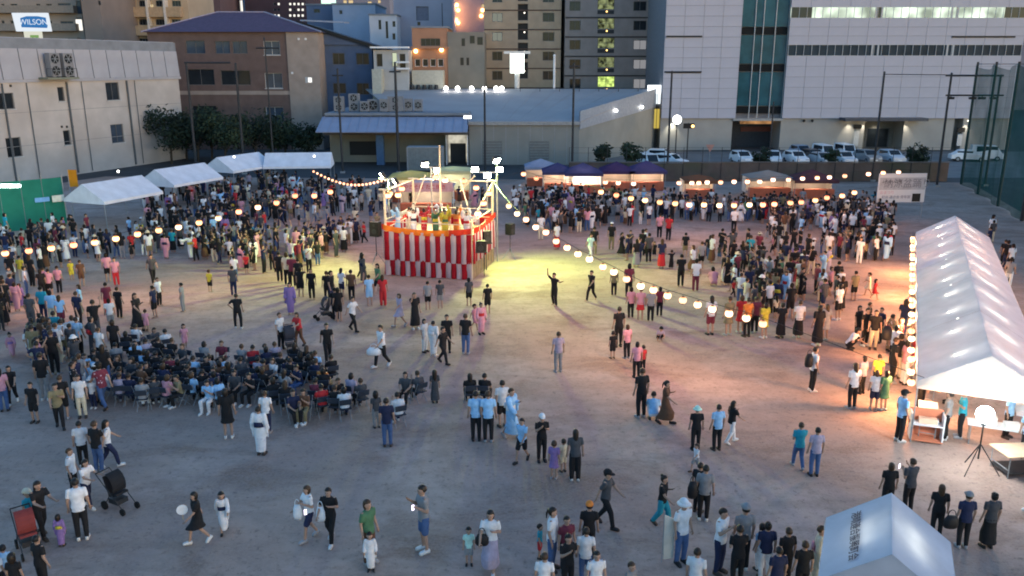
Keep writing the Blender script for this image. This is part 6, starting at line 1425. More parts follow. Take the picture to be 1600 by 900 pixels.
LIST = """
130 842 93 W Kt st 200 short - beside the dark pushchair group
97 853 48 U Yy st 190 bob - behind the man in white with wide stance
313 848 80 K d wk -50 bob - holding a fan and a child by the hand
351 830 62 Wp Ny wk 20 bob - led by the hand near a white fan
139 792 70 W Nt pu 70 long - at the handle of the dark pushchair
118 775 68 W Kt st 100 short - behind the pushchair, nearest the white shirted man
156 737 78 K Bt ph 170 short - in the trio above the pushchair
172 730 74 W Nt wk 120 long - in the trio above the pushchair
132 728 66 W Kt st 200 short - in the trio above the pushchair
68 838 88 K Kt pu 60 long - leaning over the red pushchair
52 832 66 T Wt st 60 short Ccap beside the red pushchair
14 915 62 L Nt st 200 short - at the lower left corner
30 940 74 K Kt st 180 bob - at the lower left corner
70 925 78 K Kt st 160 short - below the red pushchair
2 930 70 W Kt st 170 short - at the lower left corner
486 842 84 W Ns wl -60 bob - carrying a white bag beside a vest wearer
518 847 86 K Kt wl -20 short - in white vest with a white bag
578 880 98 E St st 60 bob - behind a small patterned yukata
580 891 58 Wp Wy st 10 bob - in front of a green jacket
664 861 104 G Bs ph -75 short - alone on the bare near ground
733 882 57 M Gs st 10 short - beside a long lilac skirt
767 892 96 W Vl wl -20 bob - with a black shoulder bag
816 721 62 L Ks wk -40 short - running near the purple dress
846 720 72 K Kt ph 20 short Wcap behind the purple dress
865 748 58 U d st 170 short - in the family below the blue shirts
880 737 50 C Cs st 200 short - in the family below the blue shirts
898 750 78 D Kw st 190 long - in the family below the blue shirts
945 822 88 D Kt wk 70 short Kcap alone between the two near groups
1033 820 76 K Tw wl 50 bun - alone before the white banner
1063 880 98 W Bt st 30 short Wbucket holding a white banner sheet
1098 812 84 G Kt st 160 short - with black bag above the near crowd
1090 800 70 K Kt st 150 short - hidden behind a grey shirted back
1087 737 44 W Gs wk -60 short - running toward two black backs
1122 895 100 W Nt ph 40 short - near the small tent
1158 890 100 G Kt st 200 short Gcap near the small tent
1150 915 92 K Kt ph 190 short - near the small tent
1084 950 92 Wp Bt st 150 short - below the white banner
1193 905 88 N Wt st 170 bun - near the small tent
862 890 96 W Bt st 60 tail - in the near central group
843 872 52 T Rs st 90 short - in the near central group
884 892 78 A Kt st 20 short - in the near central group
919 872 86 K Kt st 170 short Ocap in the near central group
886 925 90 K Kt ph 20 bob - in the near central group
914 912 84 W Bt st 170 short - in the near central group
850 955 82 W Kt st 180 short - below the near group
930 952 86 W Kt st 20 short - below the near group
984 950 70 G Kt st 40 short - alone low at the picture edge
1246 732 72 T Bt wl 190 short - beside a pale lilac shirt
1271 743 74 V Bt st 180 short - beside a teal shirt
1384 800 74 K Kt st 175 bob - behind the small tent roof
1417 800 82 D Kt ph 190 short - behind the small tent
1461 838 80 K Kt st 170 long - right behind the small tent ridge
1502 855 84 N Kt st 185 short Gcap beside a black bag
1541 855 84 D Kl st 190 bun - right of the small tent
1608 800 76 W Kt st -90 short - below the plywood table
1225 912 84 K Kt st 180 short - hard against the small tent
1274 915 92 C Py st 60 short - hard against the small tent
1250 935 82 K Kt st 190 short - hard against the small tent
1210 945 84 N Nt st 200 short - hard against the small tent
1186 890 70 L Wt st 190 bob - hard against the small tent
440 545 56 W Kt st 60 short - with a red top over a pushchair
469 541 54 R St pu -40 bob - bending by a pushchair before the seats
455 492 50 U Uy st 10 bob - before the seats toward the stage
513 566 62 K Kt wk 20 short - alone above the seated rows
530 502 52 K Ks st 200 bob - between pushchair and stage
552 517 54 W Kt wk 60 short - between pushchair and stage
578 478 48 L Ls st 200 short - before the stage front
599 478 48 R Rw st 200 long - before the stage front
626 510 52 V d wk -60 bob - reaching up before the stage
649 514 56 K D up 20 bob - reaching up before the stage
669 484 40 G Ks st 200 short - before the stage front
688 482 42 D Gs st 190 short - before the stage front
598 573 66 Wp Kt wk -50 short - swinging a white bag in the open
664 550 50 W Wt st 60 bob - with two in black in the open
678 556 54 W Wy st 160 short - with two in black in the open
699 550 58 K Kt st 10 short - with white clothed pair in the open
692 568 58 K Kt wk 60 short - with white clothed pair in the open
728 553 62 K Bt st 180 short - alone beside the floral family
752 522 48 Pp Ry st 20 bun - in the family right of the stage front
741 515 40 P Ps wk 60 short - in the family right of the stage front
762 490 46 K Ks st 190 short - near the stage right corner
733 478 42 D Ks st 190 bob - near the stage right corner
680 629 50 D D st 190 long - beside the two low seated ones
606 697 74 N Bt st 190 short - at the end of the seated rows
589 668 56 D Gt st 200 bob - at the end of the seated rows
744 688 76 L Kt st 185 short - in the blue shirted pair
763 690 78 L Kt st 170 short - in the blue shirted pair
785 667 72 W Ks st 190 short - behind the blue shirted pair
798 684 78 L Wy wl 60 short - passing the blue shirted pair
872 581 62 V Gt st 185 short - alone in the middle of the yard
966 542 62 K Kt st 190 short - with small children right of centre
957 560 42 K Ks st 190 short - with small children right of centre
979 560 52 P Kt st 200 bob - with small children right of centre
994 590 52 P Kt st 190 bob - just above the tall person in all black
1004 580 40 R Kt st 190 short - just above the tall person in all black
1001 652 76 K Kt st 190 short - tall, beside a brown dress
1021 656 40 L Ws sq 170 short - at the foot of a brown dress
1038 662 68 S D wl 60 tail - beside the tall person in all black
1030 532 24 V Ks sq 0 short - alone on bare ground near the lantern string
1086 703 64 K Kt st 180 short Mbucket right of centre
1119 703 70 L Kt st 190 short - right of centre beside a black haired one
1141 692 66 K Wt wl 120 long - right of centre beside the light blue shirt
985 497 48 P Kt st 200 bob - under the lantern string
1000 500 50 P Rk st 180 short - under the lantern string
1016 502 50 G Kt st 185 short - under the lantern string
1030 494 44 A Kt st 170 bob - under the lantern string
1109 523 66 W As st 190 long - under the lower lanterns
1137 524 60 H Hk st 200 short - under the lower lanterns
1156 520 58 R Rk st 190 bob - under the last lanterns
1166 526 60 O Kt st 190 short - under the last lanterns
1193 528 54 Y d st 200 bob - under the last lanterns
1178 520 56 A Kt st 190 short - under the last lanterns
1219 528 54 K Kl st 190 bun - right of the last lanterns
1246 528 58 W Kl st 185 short - right of the last lanterns
1276 540 62 K D st 190 bob - right of the last lanterns
1288 532 56 G d st 200 long - right of the last lanterns
1308 500 56 W Ks st 200 bob - in the bright patch crowd
1312 486 54 K D st 180 bob - in the bright patch crowd
1268 611 68 Wp Kt st 90 short - wearing a backpack, alone before the tent queue
1330 638 70 W Kt st 190 long - in the queue before the long tent
1345 615 58 V Kt st 200 bob - in the queue before the long tent
1368 612 56 Y Kt st 190 short - in the queue before the long tent
1364 640 56 W Ns st 160 bob - in the queue before the long tent
1379 641 60 E d st 190 bob - in the queue before the long tent
1392 598 74 K Kt st 90 short - reaching to the long tent counter
1411 600 68 P Wt st 100 bob - at the long tent counter
1427 590 80 R d st 120 long - at the long tent counter
1436 640 70 V Kt st 100 short - at the long tent counter
1425 560 66 K Kt st 100 bob - at the long tent counter
1404 689 78 L Kt st 110 short Kcap guarding the long tent entrance
1325 545 50 W Kt sq 60 bob - in the dark huddle
1350 540 58 K Kt st 10 short - in the dark huddle
1363 545 60 K Ct st -20 short - in the dark huddle
1338 532 54 K Kt st 30 bob - in the dark huddle
1354 525 52 K Ks st 60 short - in the dark huddle
1372 535 54 N Kt st -60 short - in the dark huddle
1333 470 46 H Ks st 180 short - in the open orange patch
1365 468 32 R d wk 60 bob - in the open orange patch
1356 462 36 C d wl -120 short - in the open orange patch
56 660 62 K Ks st 10 short - left of the seated rows
20 558 38 Pp Uy wk 40 bun - alone left of the standing backs
8 642 66 P Bt st 200 long - at the left picture edge
22 630 56 K Kt wk 30 bob - at the left picture edge
373 513 54 K Kt sw 180 short - alone above the chairs
287 487 40 G Gt st -80 short - in the open above the seats
290 546 40 P Ps wk 30 bob - in the open above the seats
409 710 74 Wp Ny st 185 short - before the seated rows
418 676 62 W Nt st 180 short - behind a white patterned yukata
358 684 76 K d st 190 bob - close behind the seated backs
95 668 70 H Kt wl 40 short - behind the left end of the seats
102 655 68 K Ks st 190 short - behind the left end of the seats
130 652 66 W Ct st 20 short - behind the left end of the seats
72 625 84 K Gt st 190 short - among backs at left
58 575 74 H Cs st 185 short - among backs at left
88 585 70 K Kt st 190 short - among backs at left
76 560 66 S Kt st 200 bob - among backs at left
105 550 50 K Bt st 190 short - among backs at left
52 515 56 D Dt st 180 short - among backs at left
70 500 52 T Nt st 190 short - above the standing backs at left
84 506 52 L Ct st 190 bob - above the standing backs at left
98 512 50 L As st 200 long - above the standing backs at left
125 510 54 N Kt st 180 short - above the standing backs at left
128 490 44 L Gt st -60 long - above the standing backs at left
126 556 60 L Kt st 190 short - standing behind the rear seats
160 570 58 W Kt st 170 short - standing behind the rear seats
152 530 64 K Dt up 190 short - standing behind the rear seats
182 560 60 K Kt st 190 bob - standing behind the rear seats
175 515 48 W Gs st 200 bob - standing behind the rear seats
170 490 48 A Rt st -150 short - in a row facing the stage
188 497 48 K Kt st 180 short - in a row facing the stage
216 517 60 K Kl wl 60 long - in a row facing the stage
230 518 34 P Ps st 190 short - beside a long black skirt at left
243 497 50 N Ks st -90 short - in a row facing the stage
250 478 44 W Kt st 60 short - in a row facing the stage
240 443 46 D Kt wk 40 short - under the left lanterns
183 447 44 P Rt st 20 short - in pink happi coat under the left lanterns
170 440 44 P Ks st 200 bob - in pink happi coat under the left lanterns
72 460 42 P Kt st 180 short - in pink happi trio at left
80 463 40 P Ks st 190 short - in pink happi trio at left
94 458 42 P Kt st 170 short - in pink happi trio at left
68 465 44 K Kt st 200 bob - beside the pink happi trio
113 438 32 Y Ys st 40 short - with glowing vest at left
129 447 36 S Ss st 190 short - with glowing vest friend at left
12 490 52 K Kt st 190 short - at the left edge under lanterns
28 486 40 Pp Py st 200 bob - at the left edge under lanterns
35 480 36 U Uy st 180 bun - at the left edge under lanterns
20 445 48 K Kt st 190 bob - at the left edge under lanterns
35 440 40 Y Ct st 180 short - at the left edge under lanterns
52 448 50 K Kt st 170 long - at the left edge under lanterns
329 456 34 Y Ks st 180 short - alone in the open left of the stage
368 440 40 W Bt st 190 short - in the left middle before the dancers
386 428 32 R Ks st 200 short - in the left middle before the dancers
366 462 46 D Nt st 190 short - in the left middle before the dancers
438 440 46 K Kt st 180 short - among dancers left of the stage
450 445 52 C Kt st 180 bob - among dancers left of the stage
458 448 50 A Kt ph 190 short - among dancers left of the stage
468 452 48 K Kt st 200 short - among dancers left of the stage
488 468 48 K Kt st 10 bob - in the gap left of the stage front
512 470 46 K Kt st 190 short - in the gap left of the stage front
550 470 48 S Kt st 190 short - in the gap left of the stage front
525 500 50 K Kt st 190 short - in the gap left of the stage front
526 402 70 D Dt st 60 short - on the green lit floor left of the stage
538 394 40 W Kl st 180 bob - on the green lit floor left of the stage
547 382 48 W Wt st 180 short - on the green lit floor left of the stage
570 380 34 R Kt wl -60 short - beside the stage speaker
590 370 38 H Kt ph 40 short - beside the stage speaker
488 408 44 D Kt wk -20 bob - on the green lit floor left of the stage
465 400 46 P Rt st 180 short - on the green lit floor left of the stage
866 478 52 K Kt d2 -40 short - alone on the bright green floor
924 470 48 K Kt wk -40 short - alone right of the green floor
959 462 42 H Kt st 180 short - right of the green floor below lanterns
982 465 54 A Kt st 180 bob - right of the green floor below lanterns
870 390 42 W Rl st -140 short - beyond the green floor
845 375 40 W Ct st 180 short - beyond the green floor
922 405 40 M Wt wk 30 short - beyond the green floor
928 398 44 K Ht st 180 short - beyond the green floor
955 390 42 K Ht st 180 short Wcap beyond the green floor
984 398 38 D Kt ph 20 short - beyond the green floor
1013 410 46 D Kt st 180 short - in the crowd past the lanterns
1033 420 46 N Rl st 180 long - in the crowd past the lanterns
1063 448 50 K Kt ph 190 short - in the crowd past the lanterns
1086 455 50 W At st 190 bun - in the crowd past the lanterns
1095 420 42 G Ks st 190 short - in the crowd past the lanterns
1070 402 38 K Hs st 180 short - in the crowd past the lanterns
1145 464 28 R Kt wk 40 short - in the crowd past the lanterns
1136 446 42 K Kl st 190 long - in the crowd past the lanterns
1115 447 30 P Ps sq 180 bob - in the crowd past the lanterns
1044 376 40 R Kt st 160 short - near the far lanterns
1030 372 38 P Kt st 180 short - near the far lanterns
1146 363 38 W Kt st 160 short - near the far lanterns
"""
for ln in LIST.strip().splitlines():
    a = ln.split(None, 9); px, py, h, top, bot, pose, face, hair, hat, place = a
    person(float(px), float(py), float(h), top, bot, pose, float(face) + rng.uniform(-12, 12), hair, None if hat == '-' else hat, place)
# dancers and drummers on the stage
for k, (x, y, top, bot, pose, f, hair, hat) in enumerate(((.6, .7, 'Lp', 'Wy', 'dn', -60, 'bun', None), (1.1, 1.3, 'C', 'Ry', 'd2', 200, 'bun', None), (1.6, .6, 'W', 'Ny', 'dn', 0, 'bob', None), (2.1, 1.0, 'Rp', 'Yy', 'd2', 180, 'bun', None), (2.5, 2.2, 'W', 'Ry', 'dn', 60, 'bun', 'Wcone'),
                                                          (2.9, .7, 'E', 'Yy', 'dn', 20, 'short', None), (3.2, 1.5, 'Y', 'Ry', 'd2', 200, 'bob', None), (3.5, .7, 'Y', 'Ey', 'dn', 0, 'bun', None), (3.9, 1.9, 'C', 'Oy', 'dn', 90, 'bun', None), (4.1, .9, 'O', 'Ry', 'd2', 190, 'bob', None), (4.6, 1.5, 'W', 'Ly', 'dn', -40, 'short', None), (4.8, .6, 'W', 'Ry', 'd2', 20, 'bun', None), (.9, 2.6, 'D', 'Kt', 'st', 30, 'short', None))):
    p = stp(x, y, ZP + .002)
    person(0, 0, 1.62, top, bot, pose, f, hair, hat, ['at the left front on stage', 'second from left on stage', 'at the stage front, left half', 'on stage left of the drum', 'on stage beside the drum', 'on stage before the drum', 'on stage right of the drum', 'at the stage front, right half', 'at the right rear on stage', 'by the right stage rail', 'at the right stage edge', 'at the right stage corner', 'at the back left on stage'][k], pos=p, kid=False, force=True)
# staff under the long tent
for x, y, top, bot, pose, f, pl in ((-.9, .75, 'G', 'Kt', 'st', -100, 'serving at the orange crate'), (-.45, 1.1, 'T', 'Kt', 'ph', -90, 'behind the orange crate'), (.95, 1.75, 'L', 'Kt', 'st', 60, 'behind the front table of the long tent'), (1.35, .25, 'L', 'Kt', 'st', 170, 'outside the front table of the long tent'), (-.7, 4.2, 'T', 'Kt', 'st', -90, 'deeper inside the long tent')):
    person(0, 0, 1.66, top, bot, pose, f + math.degrees(tang), 'short', None, pl, pos=tloc(x, y), kid=False, force=True)

# seated audience on folding chairs
def seat(px, py, top, bot='Kt', hair='short', place='', face=170, pose='si', child=None):
    person(px, py, 1.62 if not child else 1.15, top, bot, pose, face, hair, None, place, kid=bool(child)); PEOPLE[-1]['chair'] = True
    PEOPLE[-1]['s'] = (1.62 / 1.69) if not child else .72
SE = "540 655 W Nt bob;525 652 K Kt short;505 650 R Kt short;478 655 S Ht short;460 658 N Kt short;495 640 A Kt short;430 640 K Kt bob;448 645 K Kt long;470 615 N Bt short;505 618 O Ht short;548 632 V Wt bob;566 640 D Kt short;520 600 K Kt short;487 600 K Kt bob;480 585 K Kt long;462 580 K Kt long;432 578 V Gt short;414 582 G Kt short;398 584 R Kt short;350 575 A Kt short;320 578 G Kt bob;290 580 D Dt short;355 600 L Bt bob;330 600 G Wt short;305 602 L Bt short;380 605 D Bt short;405 604 V Kt short;430 605 W Kt bob;455 606 K Kt short;345 640 L St bob;330 640 L Wt short;320 625 K Kt short;300 630 K Kt short;285 632 H Kt short;262 635 P Gt bob;245 636 D Kt short;225 640 G Wt short;205 632 N Nt short;190 632 V Nt short;172 622 W Bt bob;155 618 W Nt short;140 612 L Nt short;135 596 L Bt bob;150 590 K Kt short;170 592 K Kt short;190 600 K Kt long;210 604 D Kt short;228 592 L Bt bob;248 594 K Kt short;268 600 A Kt short;282 608 K Kt bob;215 575 L Bt bob;232 572 V Nt short;250 570 K Kt short;270 572 K Kt short;200 560 K Kt bob;215 548 W Nt short;243 552 D Kt bob;262 556 W Dt short;370 625 D Kt bob;395 628 K Kt short;412 622 K Kt bob;380 582 G Kt short;340 618 N Kt bob;300 612 K Kt short;258 615 N Kt bob;232 612 K Kt short;185 580 G Kt short;635 628 D Kt bob;656 628 D Kt short;624 665 W Nt short;735 632 K Kt long;757 632 K Kt short".split(';')
sr = random.Random(9)
for k in range(26):
    u = sr.random(); SE.append('%d %d %s %s %s' % (150 + 380 * u, 578 + 12 * u + sr.uniform(0, 48), sr.choice('KKKKDNNGWLASV'), sr.choice(['Kt', 'Nt', 'Bt', 'Kt']), sr.choice(['short', 'bob', 'long'])))
for i, s_ in enumerate(SE):
    a = s_.split(); px, py = float(a[0]), float(a[1])
    pl = 'in the near chair row' if py > 637 and px < 600 else 'in the rear chair row' if py < 585 and px < 600 else 'amid the chair rows' if px < 600 else 'on a lone chair'
    seat(px, py, a[2], a[3], a[4], pl, 180 + rng.uniform(-25, 45) if rng.random() < .8 else rng.uniform(-60, 60), rng.choice(['si', 'si', 'sp']))
# everyone else in the crowd: filled in by area of the yard
def inside(p, poly):
    x, y = p; c = False
    for i in range(len(poly)):
        x1, y1 = poly[i]; x2, y2 = poly[i - 1]
        if (y1 > y) != (y2 > y) and x < (x2 - x1) * (y - y1) / (y2 - y1) + x1: c = not c
    return c
TOPS = 'K' * 54 + 'W' * 21 + 'D' * 13 + 'N' * 13 + 'G' * 8 + 'L' * 3 + 'R' * 2 + 'P' * 3 + 'C' * 3 + 'V' * 2 + 'A' * 3 + 'S' * 3 + 'H' * 2 + 'TUE'
BOTS = ['Kt'] * 9 + ['Nt'] * 3 + ['Bt'] * 4 + ['Gt'] * 2 + ['Ct'] * 2 + ['Ks'] * 4 + ['Bs', 'Ns', 'Hs', 'Kl', 'Kl', 'Gl', 'Kk', 'Wt', 'Sl', 'd', 'D', 'D', 'Ry', 'Yy', 'Ny']
AREAS = [([(225, 322), (330, 300), (420, 288), (560, 300), (575, 320), (520, 345), (400, 372), (330, 385), (240, 368), (225, 345)], 260, 'in the crowd before the white tents', 190),
         ([(0, 372), (110, 366), (225, 372), (330, 388), (420, 380), (430, 408), (330, 412), (230, 405), (150, 425), (0, 430)], 105, 'in the line under the left lanterns', 180),
         ([(330, 385), (430, 385), (520, 360), (560, 350), (560, 385), (500, 405), (440, 430), (390, 425), (340, 415)], 62, 'among the dancers left of the stage', 120),
         ([(560, 312), (620, 305), (615, 345), (570, 352)], 14, 'behind the left of the stage', 160),
         ([(800, 318), (870, 312), (960, 318), (1055, 322), (1050, 350), (960, 356), (880, 368), (810, 352)], 150, 'before the navy roofed stalls', 185),
         ([(1056, 328), (1200, 328), (1300, 322), (1385, 330), (1400, 352), (1290, 362), (1180, 350), (1060, 346)], 150, 'before the cream roofed stall', 185),
         ([(1195, 352), (1290, 362), (1390, 352), (1396, 405), (1340, 418), (1270, 412), (1200, 400)], 85, 'in the crowd by the long tent', 200),
         ([(1085, 395), (1190, 398), (1210, 440), (1215, 500), (1185, 505), (1120, 440)], 52, 'just past the lantern string', 190),
         ([(1200, 415), (1290, 420), (1320, 470), (1300, 500), (1225, 500), (1205, 460)], 36, 'beside the orange lit patch', 190),
         ([(1385, 530), (1432, 470), (1434, 620), (1398, 600)], 14, 'queueing at the tent counter', 110),
         ([(640, 312), (770, 312), (790, 330), (640, 330)], 12, 'behind the stage before the rear stalls', 190),
         ([(955, 400), (1060, 385), (1090, 430), (1010, 440)], 10, 'in the crowd past the lanterns', 190),
         ([(95, 545), (165, 560), (175, 640), (110, 640), (60, 600), (45, 545)], 26, 'among backs at left', 190),
         ([(1520, 372), (1560, 372), (1590, 460), (1570, 470)], 9, 'walking behind the long tent by the net', 160),
         ([(0, 440), (60, 440), (60, 520), (0, 520)], 9, 'at the left edge under lanterns', 190),
         ([(460, 405), (600, 440), (600, 478), (470, 480)], 8, 'in the gap left of the stage front', 190)]
taken = [(d['p'].x, d['p'].y) for d in PEOPLE]
pr = random.Random(5); used = set()
for poly, n, place, fb_ in AREAS:
    x0, x1 = min(p[0] for p in poly), max(p[0] for p in poly); y0, y1 = min(p[1] for p in poly), max(p[1] for p in poly); k = tries = 0
    while k < n and tries < 9000:
        tries += 1; q = (pr.uniform(x0, x1), pr.uniform(y0, y1))
        if not inside(q, poly): continue
        p = at(*q)
        if tries < 6000 and pr.random() > .55 + 1.6 * mnoise.noise(V((p.x * .38, p.y * .38, 3.3))): continue     # people stand in loose clumps
        md = .5 if tries < 5000 else .36
        if any(abs(p.x - a) < md and abs(p.y - b) < md for a, b in taken): continue
        if -8 < p.x < 0 and 46 < p.y < 52.5: continue
        top = pr.choice(TOPS); bot = pr.choice(BOTS); hair = pr.choice(['short', 'short', 'short', 'bob', 'long', 'bun', 'tail'])
        if bot[-1] == 'y' and top == 'K': top = pr.choice('UPWVNL')
        for _ in range(30 if q[1] > 430 else 0):
            if (top, bot, place) not in used: break
            top = pr.choice(TOPS); bot = pr.choice(BOTS)
        used.add((top, bot, place)); hat = pr.choice(['Kcap', 'Wcap', 'Wbucket', 'Ncap', 'Cbucket']) if pr.random() < .07 else None
        kid = pr.random() < .13
        person(q[0], q[1], pr.uniform(1.5, 1.82) if not kid else pr.uniform(.98, 1.28), top + ('p' if pr.random() < .2 else ''), bot, pr.choice(['st'] * 7 + ['ph', 'ph', 'wk', 'wl', 'sw', 'up', 'd2'] if not 'dancers' in place else ['st', 'st', 'dn', 'd2', 'up', 'wk', 'wl']), (fb_ + pr.gauss(0, 45)) if pr.random() < .75 else pr.uniform(-180, 180), hair, hat, place, kid=kid)
        taken.append((p.x, p.y)); k += 1
# nearest 300 (and everyone on the stage or at work) become people of their own; the rest of the far crowd is one mass
def dist(d): return d['p'].y * CP + (HC - d['p'].z) * SP
order = sorted(PEOPLE, key=lambda d: (not d['force'], dist(d) / d['s'] ** .3))
SOLO, MASS = order[:298], order[298:]
seen = {}
for d in SOLO:
    for lvl in (0, 1, 2):
        lb = describe(d, lvl)
        if lvl and len(lb.split()) > 16: continue
        d['label'] = lb
        if lb not in seen: break
    else: d['label'] = describe(d, 0)
    seen.setdefault(d['label'], []).append(d)
for lb, g in list(seen.items()):
    if len(g) < 2: continue
    g.sort(key=lambda d: proj(d['p'])[0])
    wds = lb.split()
    for i, d in enumerate(g):
        nm = ', ' + ({2: ['left one', 'right one']}.get(len(g)) or [ORD[k] + ' from left' for k in range(len(g))])[i]
        keep = 16 - len(nm.split()) + 1
        if len(wds) + len(nm.split()) - 1 > 16: print('LONG', lb + nm)
        d['label'] = lb + nm
M_seatm = mat('chair_seat_pad', (.03, .038, .055), .7); 
def chair_parts():
    m = {}
    m['seat'] = MB().box(-.2, .2, -.2, .2, .43, .46).mesh('seat', M_seatm); m['backrest'] = MB().obox((0, .235, .72), (.2, 0, 0), (0, .012, -.004), (0, .02, .1)).mesh('backrest', M_seatm)
    m['legs'] = [MB().tube((sx * .21, .24, .82), (sx * .21, -.2, .01), .012, n=5).mesh('leg', M_metal) for sx in (-1, 1)] + [MB().tube((sx * .18, -.17, .43), (sx * .18, .22, .01), .012, n=5).mesh('leg', M_metal) for sx in (-1, 1)]
    return m
CH = chair_parts(); nch = 0
nth = {}
for i, d in enumerate(SOLO):
    o = build_person(d, i)
    if d.get('chair'):
        t_, b_ = COLS[d['top'][0]][0], COLS[d['bot'][0]][0]; row = {'in the near chair row': 'near row', 'in the rear chair row': 'rear row', 'amid the chair rows': 'middle rows'}.get(d['place'], 'alone in the open')
        c = empty('folding_chair', d['p'], R(d['face']), f"folding chair under a {t_} top and {b_} trousers, {row}", 'chair', 'folding chairs of the audience')
        d['chair_obj'] = c
        put('seat', CH['seat'], c); put('backrest', CH['backrest'], c)
        for lg in CH['legs']: put('leg', lg, c)
chairs = {}
for d in SOLO:
    if 'chair_obj' in d: chairs.setdefault(d['chair_obj']['label'], []).append(d)
for lb, g in chairs.items():
    if len(g) > 1:
        g.sort(key=lambda d: proj(d['p'])[0])
        for k, d in enumerate(g): d['chair_obj']['label'] = lb + f', {ORD[k]} from left'
# the mass: low detail copies joined
def tri_arrays(me):
    n = len(me.vertices); import numpy as np
    v = np.empty(n * 3); me.vertices.foreach_get('co', v)
    return v.reshape(-1, 3), [tuple(p.vertices) for p in me.polygons]
import numpy as np
LOW = {}
def low(me, key, ratio):
    if key in LOW: return LOW[key]
    o = bpy.data.objects.new('tmp', me); m = o.modifiers.new('d', 'DECIMATE'); m.ratio = ratio
    m2 = bake(o); LOW[key] = tri_arrays(m2); bpy.data.meshes.remove(m2); return LOW[key]
def crowd(people):
    vs, fs, cs = [], [], []; off = 0
    for i, d in enumerate(people):
        pose, ch = d['pose'], d['child']; a = R(d['face']); c_, s_ = math.cos(a), math.sin(a); sc = d['s']; b = d['bot']
        items = [(('b', pose, ch), body(pose, ch)[0], .16, (.36, .225, .165)), (('h', d['hair'], pose, ch), hairdo(d['hair'], pose, ch), .4, HAIRC[i % 4])]
        tc = COLS[d['top'][0]][1]
        if b[-1] == 'y': items += [(('y', pose, ch), garment('yukata', pose, ch), .3, tc), (('s', pose, ch), sashmesh(pose, ch), .5, COLS[b[0]][1])]
        elif b in ('d', 'D'): items += [((b, pose, ch), garment('dress' if b == 'd' else 'dress_long', pose, ch), .35, tc)]
        else: items += [(('t', pose, ch), garment('shirt', pose, ch), .35, tc), (('low' + b[1], pose, ch), garment(GK[b[1]], pose, ch), .35, COLS[b[0]][1])]
        if d['hat']: items.append((('hat', d['hat'][1:], pose, ch), hatmesh(d['hat'][1:], pose, ch), .5, COLS[d['hat'][0]][1]))
        for key, me, ra, col in items:
            v, f = low(me, key, ra); w_ = np.empty_like(v)
            w_[:, 0] = (v[:, 0] * c_ - v[:, 1] * s_) * sc + d['p'].x; w_[:, 1] = (v[:, 0] * s_ + v[:, 1] * c_) * sc + d['p'].y; w_[:, 2] = v[:, 2] * sc + d['p'].z
            vs.append(w_); fs += [tuple(k + off for k in p) for p in f]; cs.append(np.tile(np.array([*col, 1.0]), (len(v), 1))); off += len(v)
    me = bpy.data.meshes.new('crowd'); me.from_pydata(np.concatenate(vs).tolist(), [], fs); me.update()
    at_ = me.color_attributes.new('clothing', 'FLOAT_COLOR', 'POINT'); at_.data.foreach_set('color', np.concatenate(cs).ravel().astype(np.float32))
    m = bpy.data.materials.new('crowd_clothing'); m.use_nodes = True; n = m.node_tree.nodes; p = n['Principled BSDF']; p.inputs['Roughness'].default_value = .8; p.inputs['Specular IOR Level'].default_value = .2
    an = n.new('ShaderNodeVertexColor'); an.layer_name = 'clothing'; m.node_tree.links.new(an.outputs[0], p.inputs['Base Color']); me.materials.append(m)
    me.polygons.foreach_set('use_smooth', [True] * len(me.polygons))
    return tag(put('crowd', me), 'dense far crowd of festival visitors before the tents and stalls', 'crowd', None, 'stuff')
if MASS: crowd(MASS)

# ------------------------------------------------------------------ things carried and pushed
M_bagw = mat('white_plastic_bag', (.7, .72, .75), .4, .1, 8); M_bagk = mat('black_bag', (.012, .012, .014), .6, .2, 8)
def held(name, px, py, dep_from, sx, sy, sz_, m, label, cat, rz=0.0):
    """a bag at picture height py, at the distance of the ground point dep_from"""
    g = at(*dep_from); d = ray(px, py); k = (g.y - .12) / d.y; p = V((d.x * k, g.y - .12, HC + d.z * k)); mb = MB()
    mb.loft([(0, 0, -sz_, sx * .8, sy * .8), (0, 0, -sz_ * .6, sx, sy), (0, 0, sz_ * .3, sx * .95, sy), (0, 0, sz_, sx * .6, sy * .4)], 10)
    t = empty(name, p, rz, label, cat); mb.build('pouch', m, t, smooth=True)
    mb = MB(); n = 7; pts = [V((sx * .5 * math.cos(a * math.pi / n), 0, sz_ + .16 * math.sin(a * math.pi / n))) for a in range(n + 1)]; mb.path(pts, .01, 4).build('handle', m, t)
held('plastic_bag', 465, 800, (484, 842), .12, .06, .2, M_bagw, 'white plastic bag held by the walker in navy shorts', 'bag')
held('plastic_bag', 501, 803, (518, 847), .12, .06, .2, M_bagw, 'white plastic bag held by the walker in black trousers', 'bag')
held('plastic_bag', 584, 549, (596, 573), .3, .1, .16, M_bagw, 'white bag swung by the plaid shirted walker', 'bag')
held('shoulder_bag', 753, 843, (767, 893), .17, .07, .15, M_bagk, 'black shoulder bag on the hip above a lilac skirt', 'bag')
held('shoulder_bag', 1486, 815, (1502, 855), .2, .1, .17, M_bagk, 'black bag hanging beside the navy shirted back', 'bag')
held('shoulder_bag', 1082, 765, (1098, 812), .14, .1, .24, M_bagk, 'black bag slung on the grey shirted back', 'bag')
held('backpack', 1264, 563, (1267, 611), .16, .13, .25, M_bagk, 'black backpack worn by the lone one before the tent queue', 'backpack')
held('backpack', 1386, 520, (1391, 600), .2, .14, .27, M_bagk, 'black backpack of the one reaching to the tent counter', 'backpack')
g = at(313, 848); t = empty('paper_fan', V((at(297, 843).x, g.y - .12, .86)), R(20), 'round white paper fan held out by the black dress', 'fan')
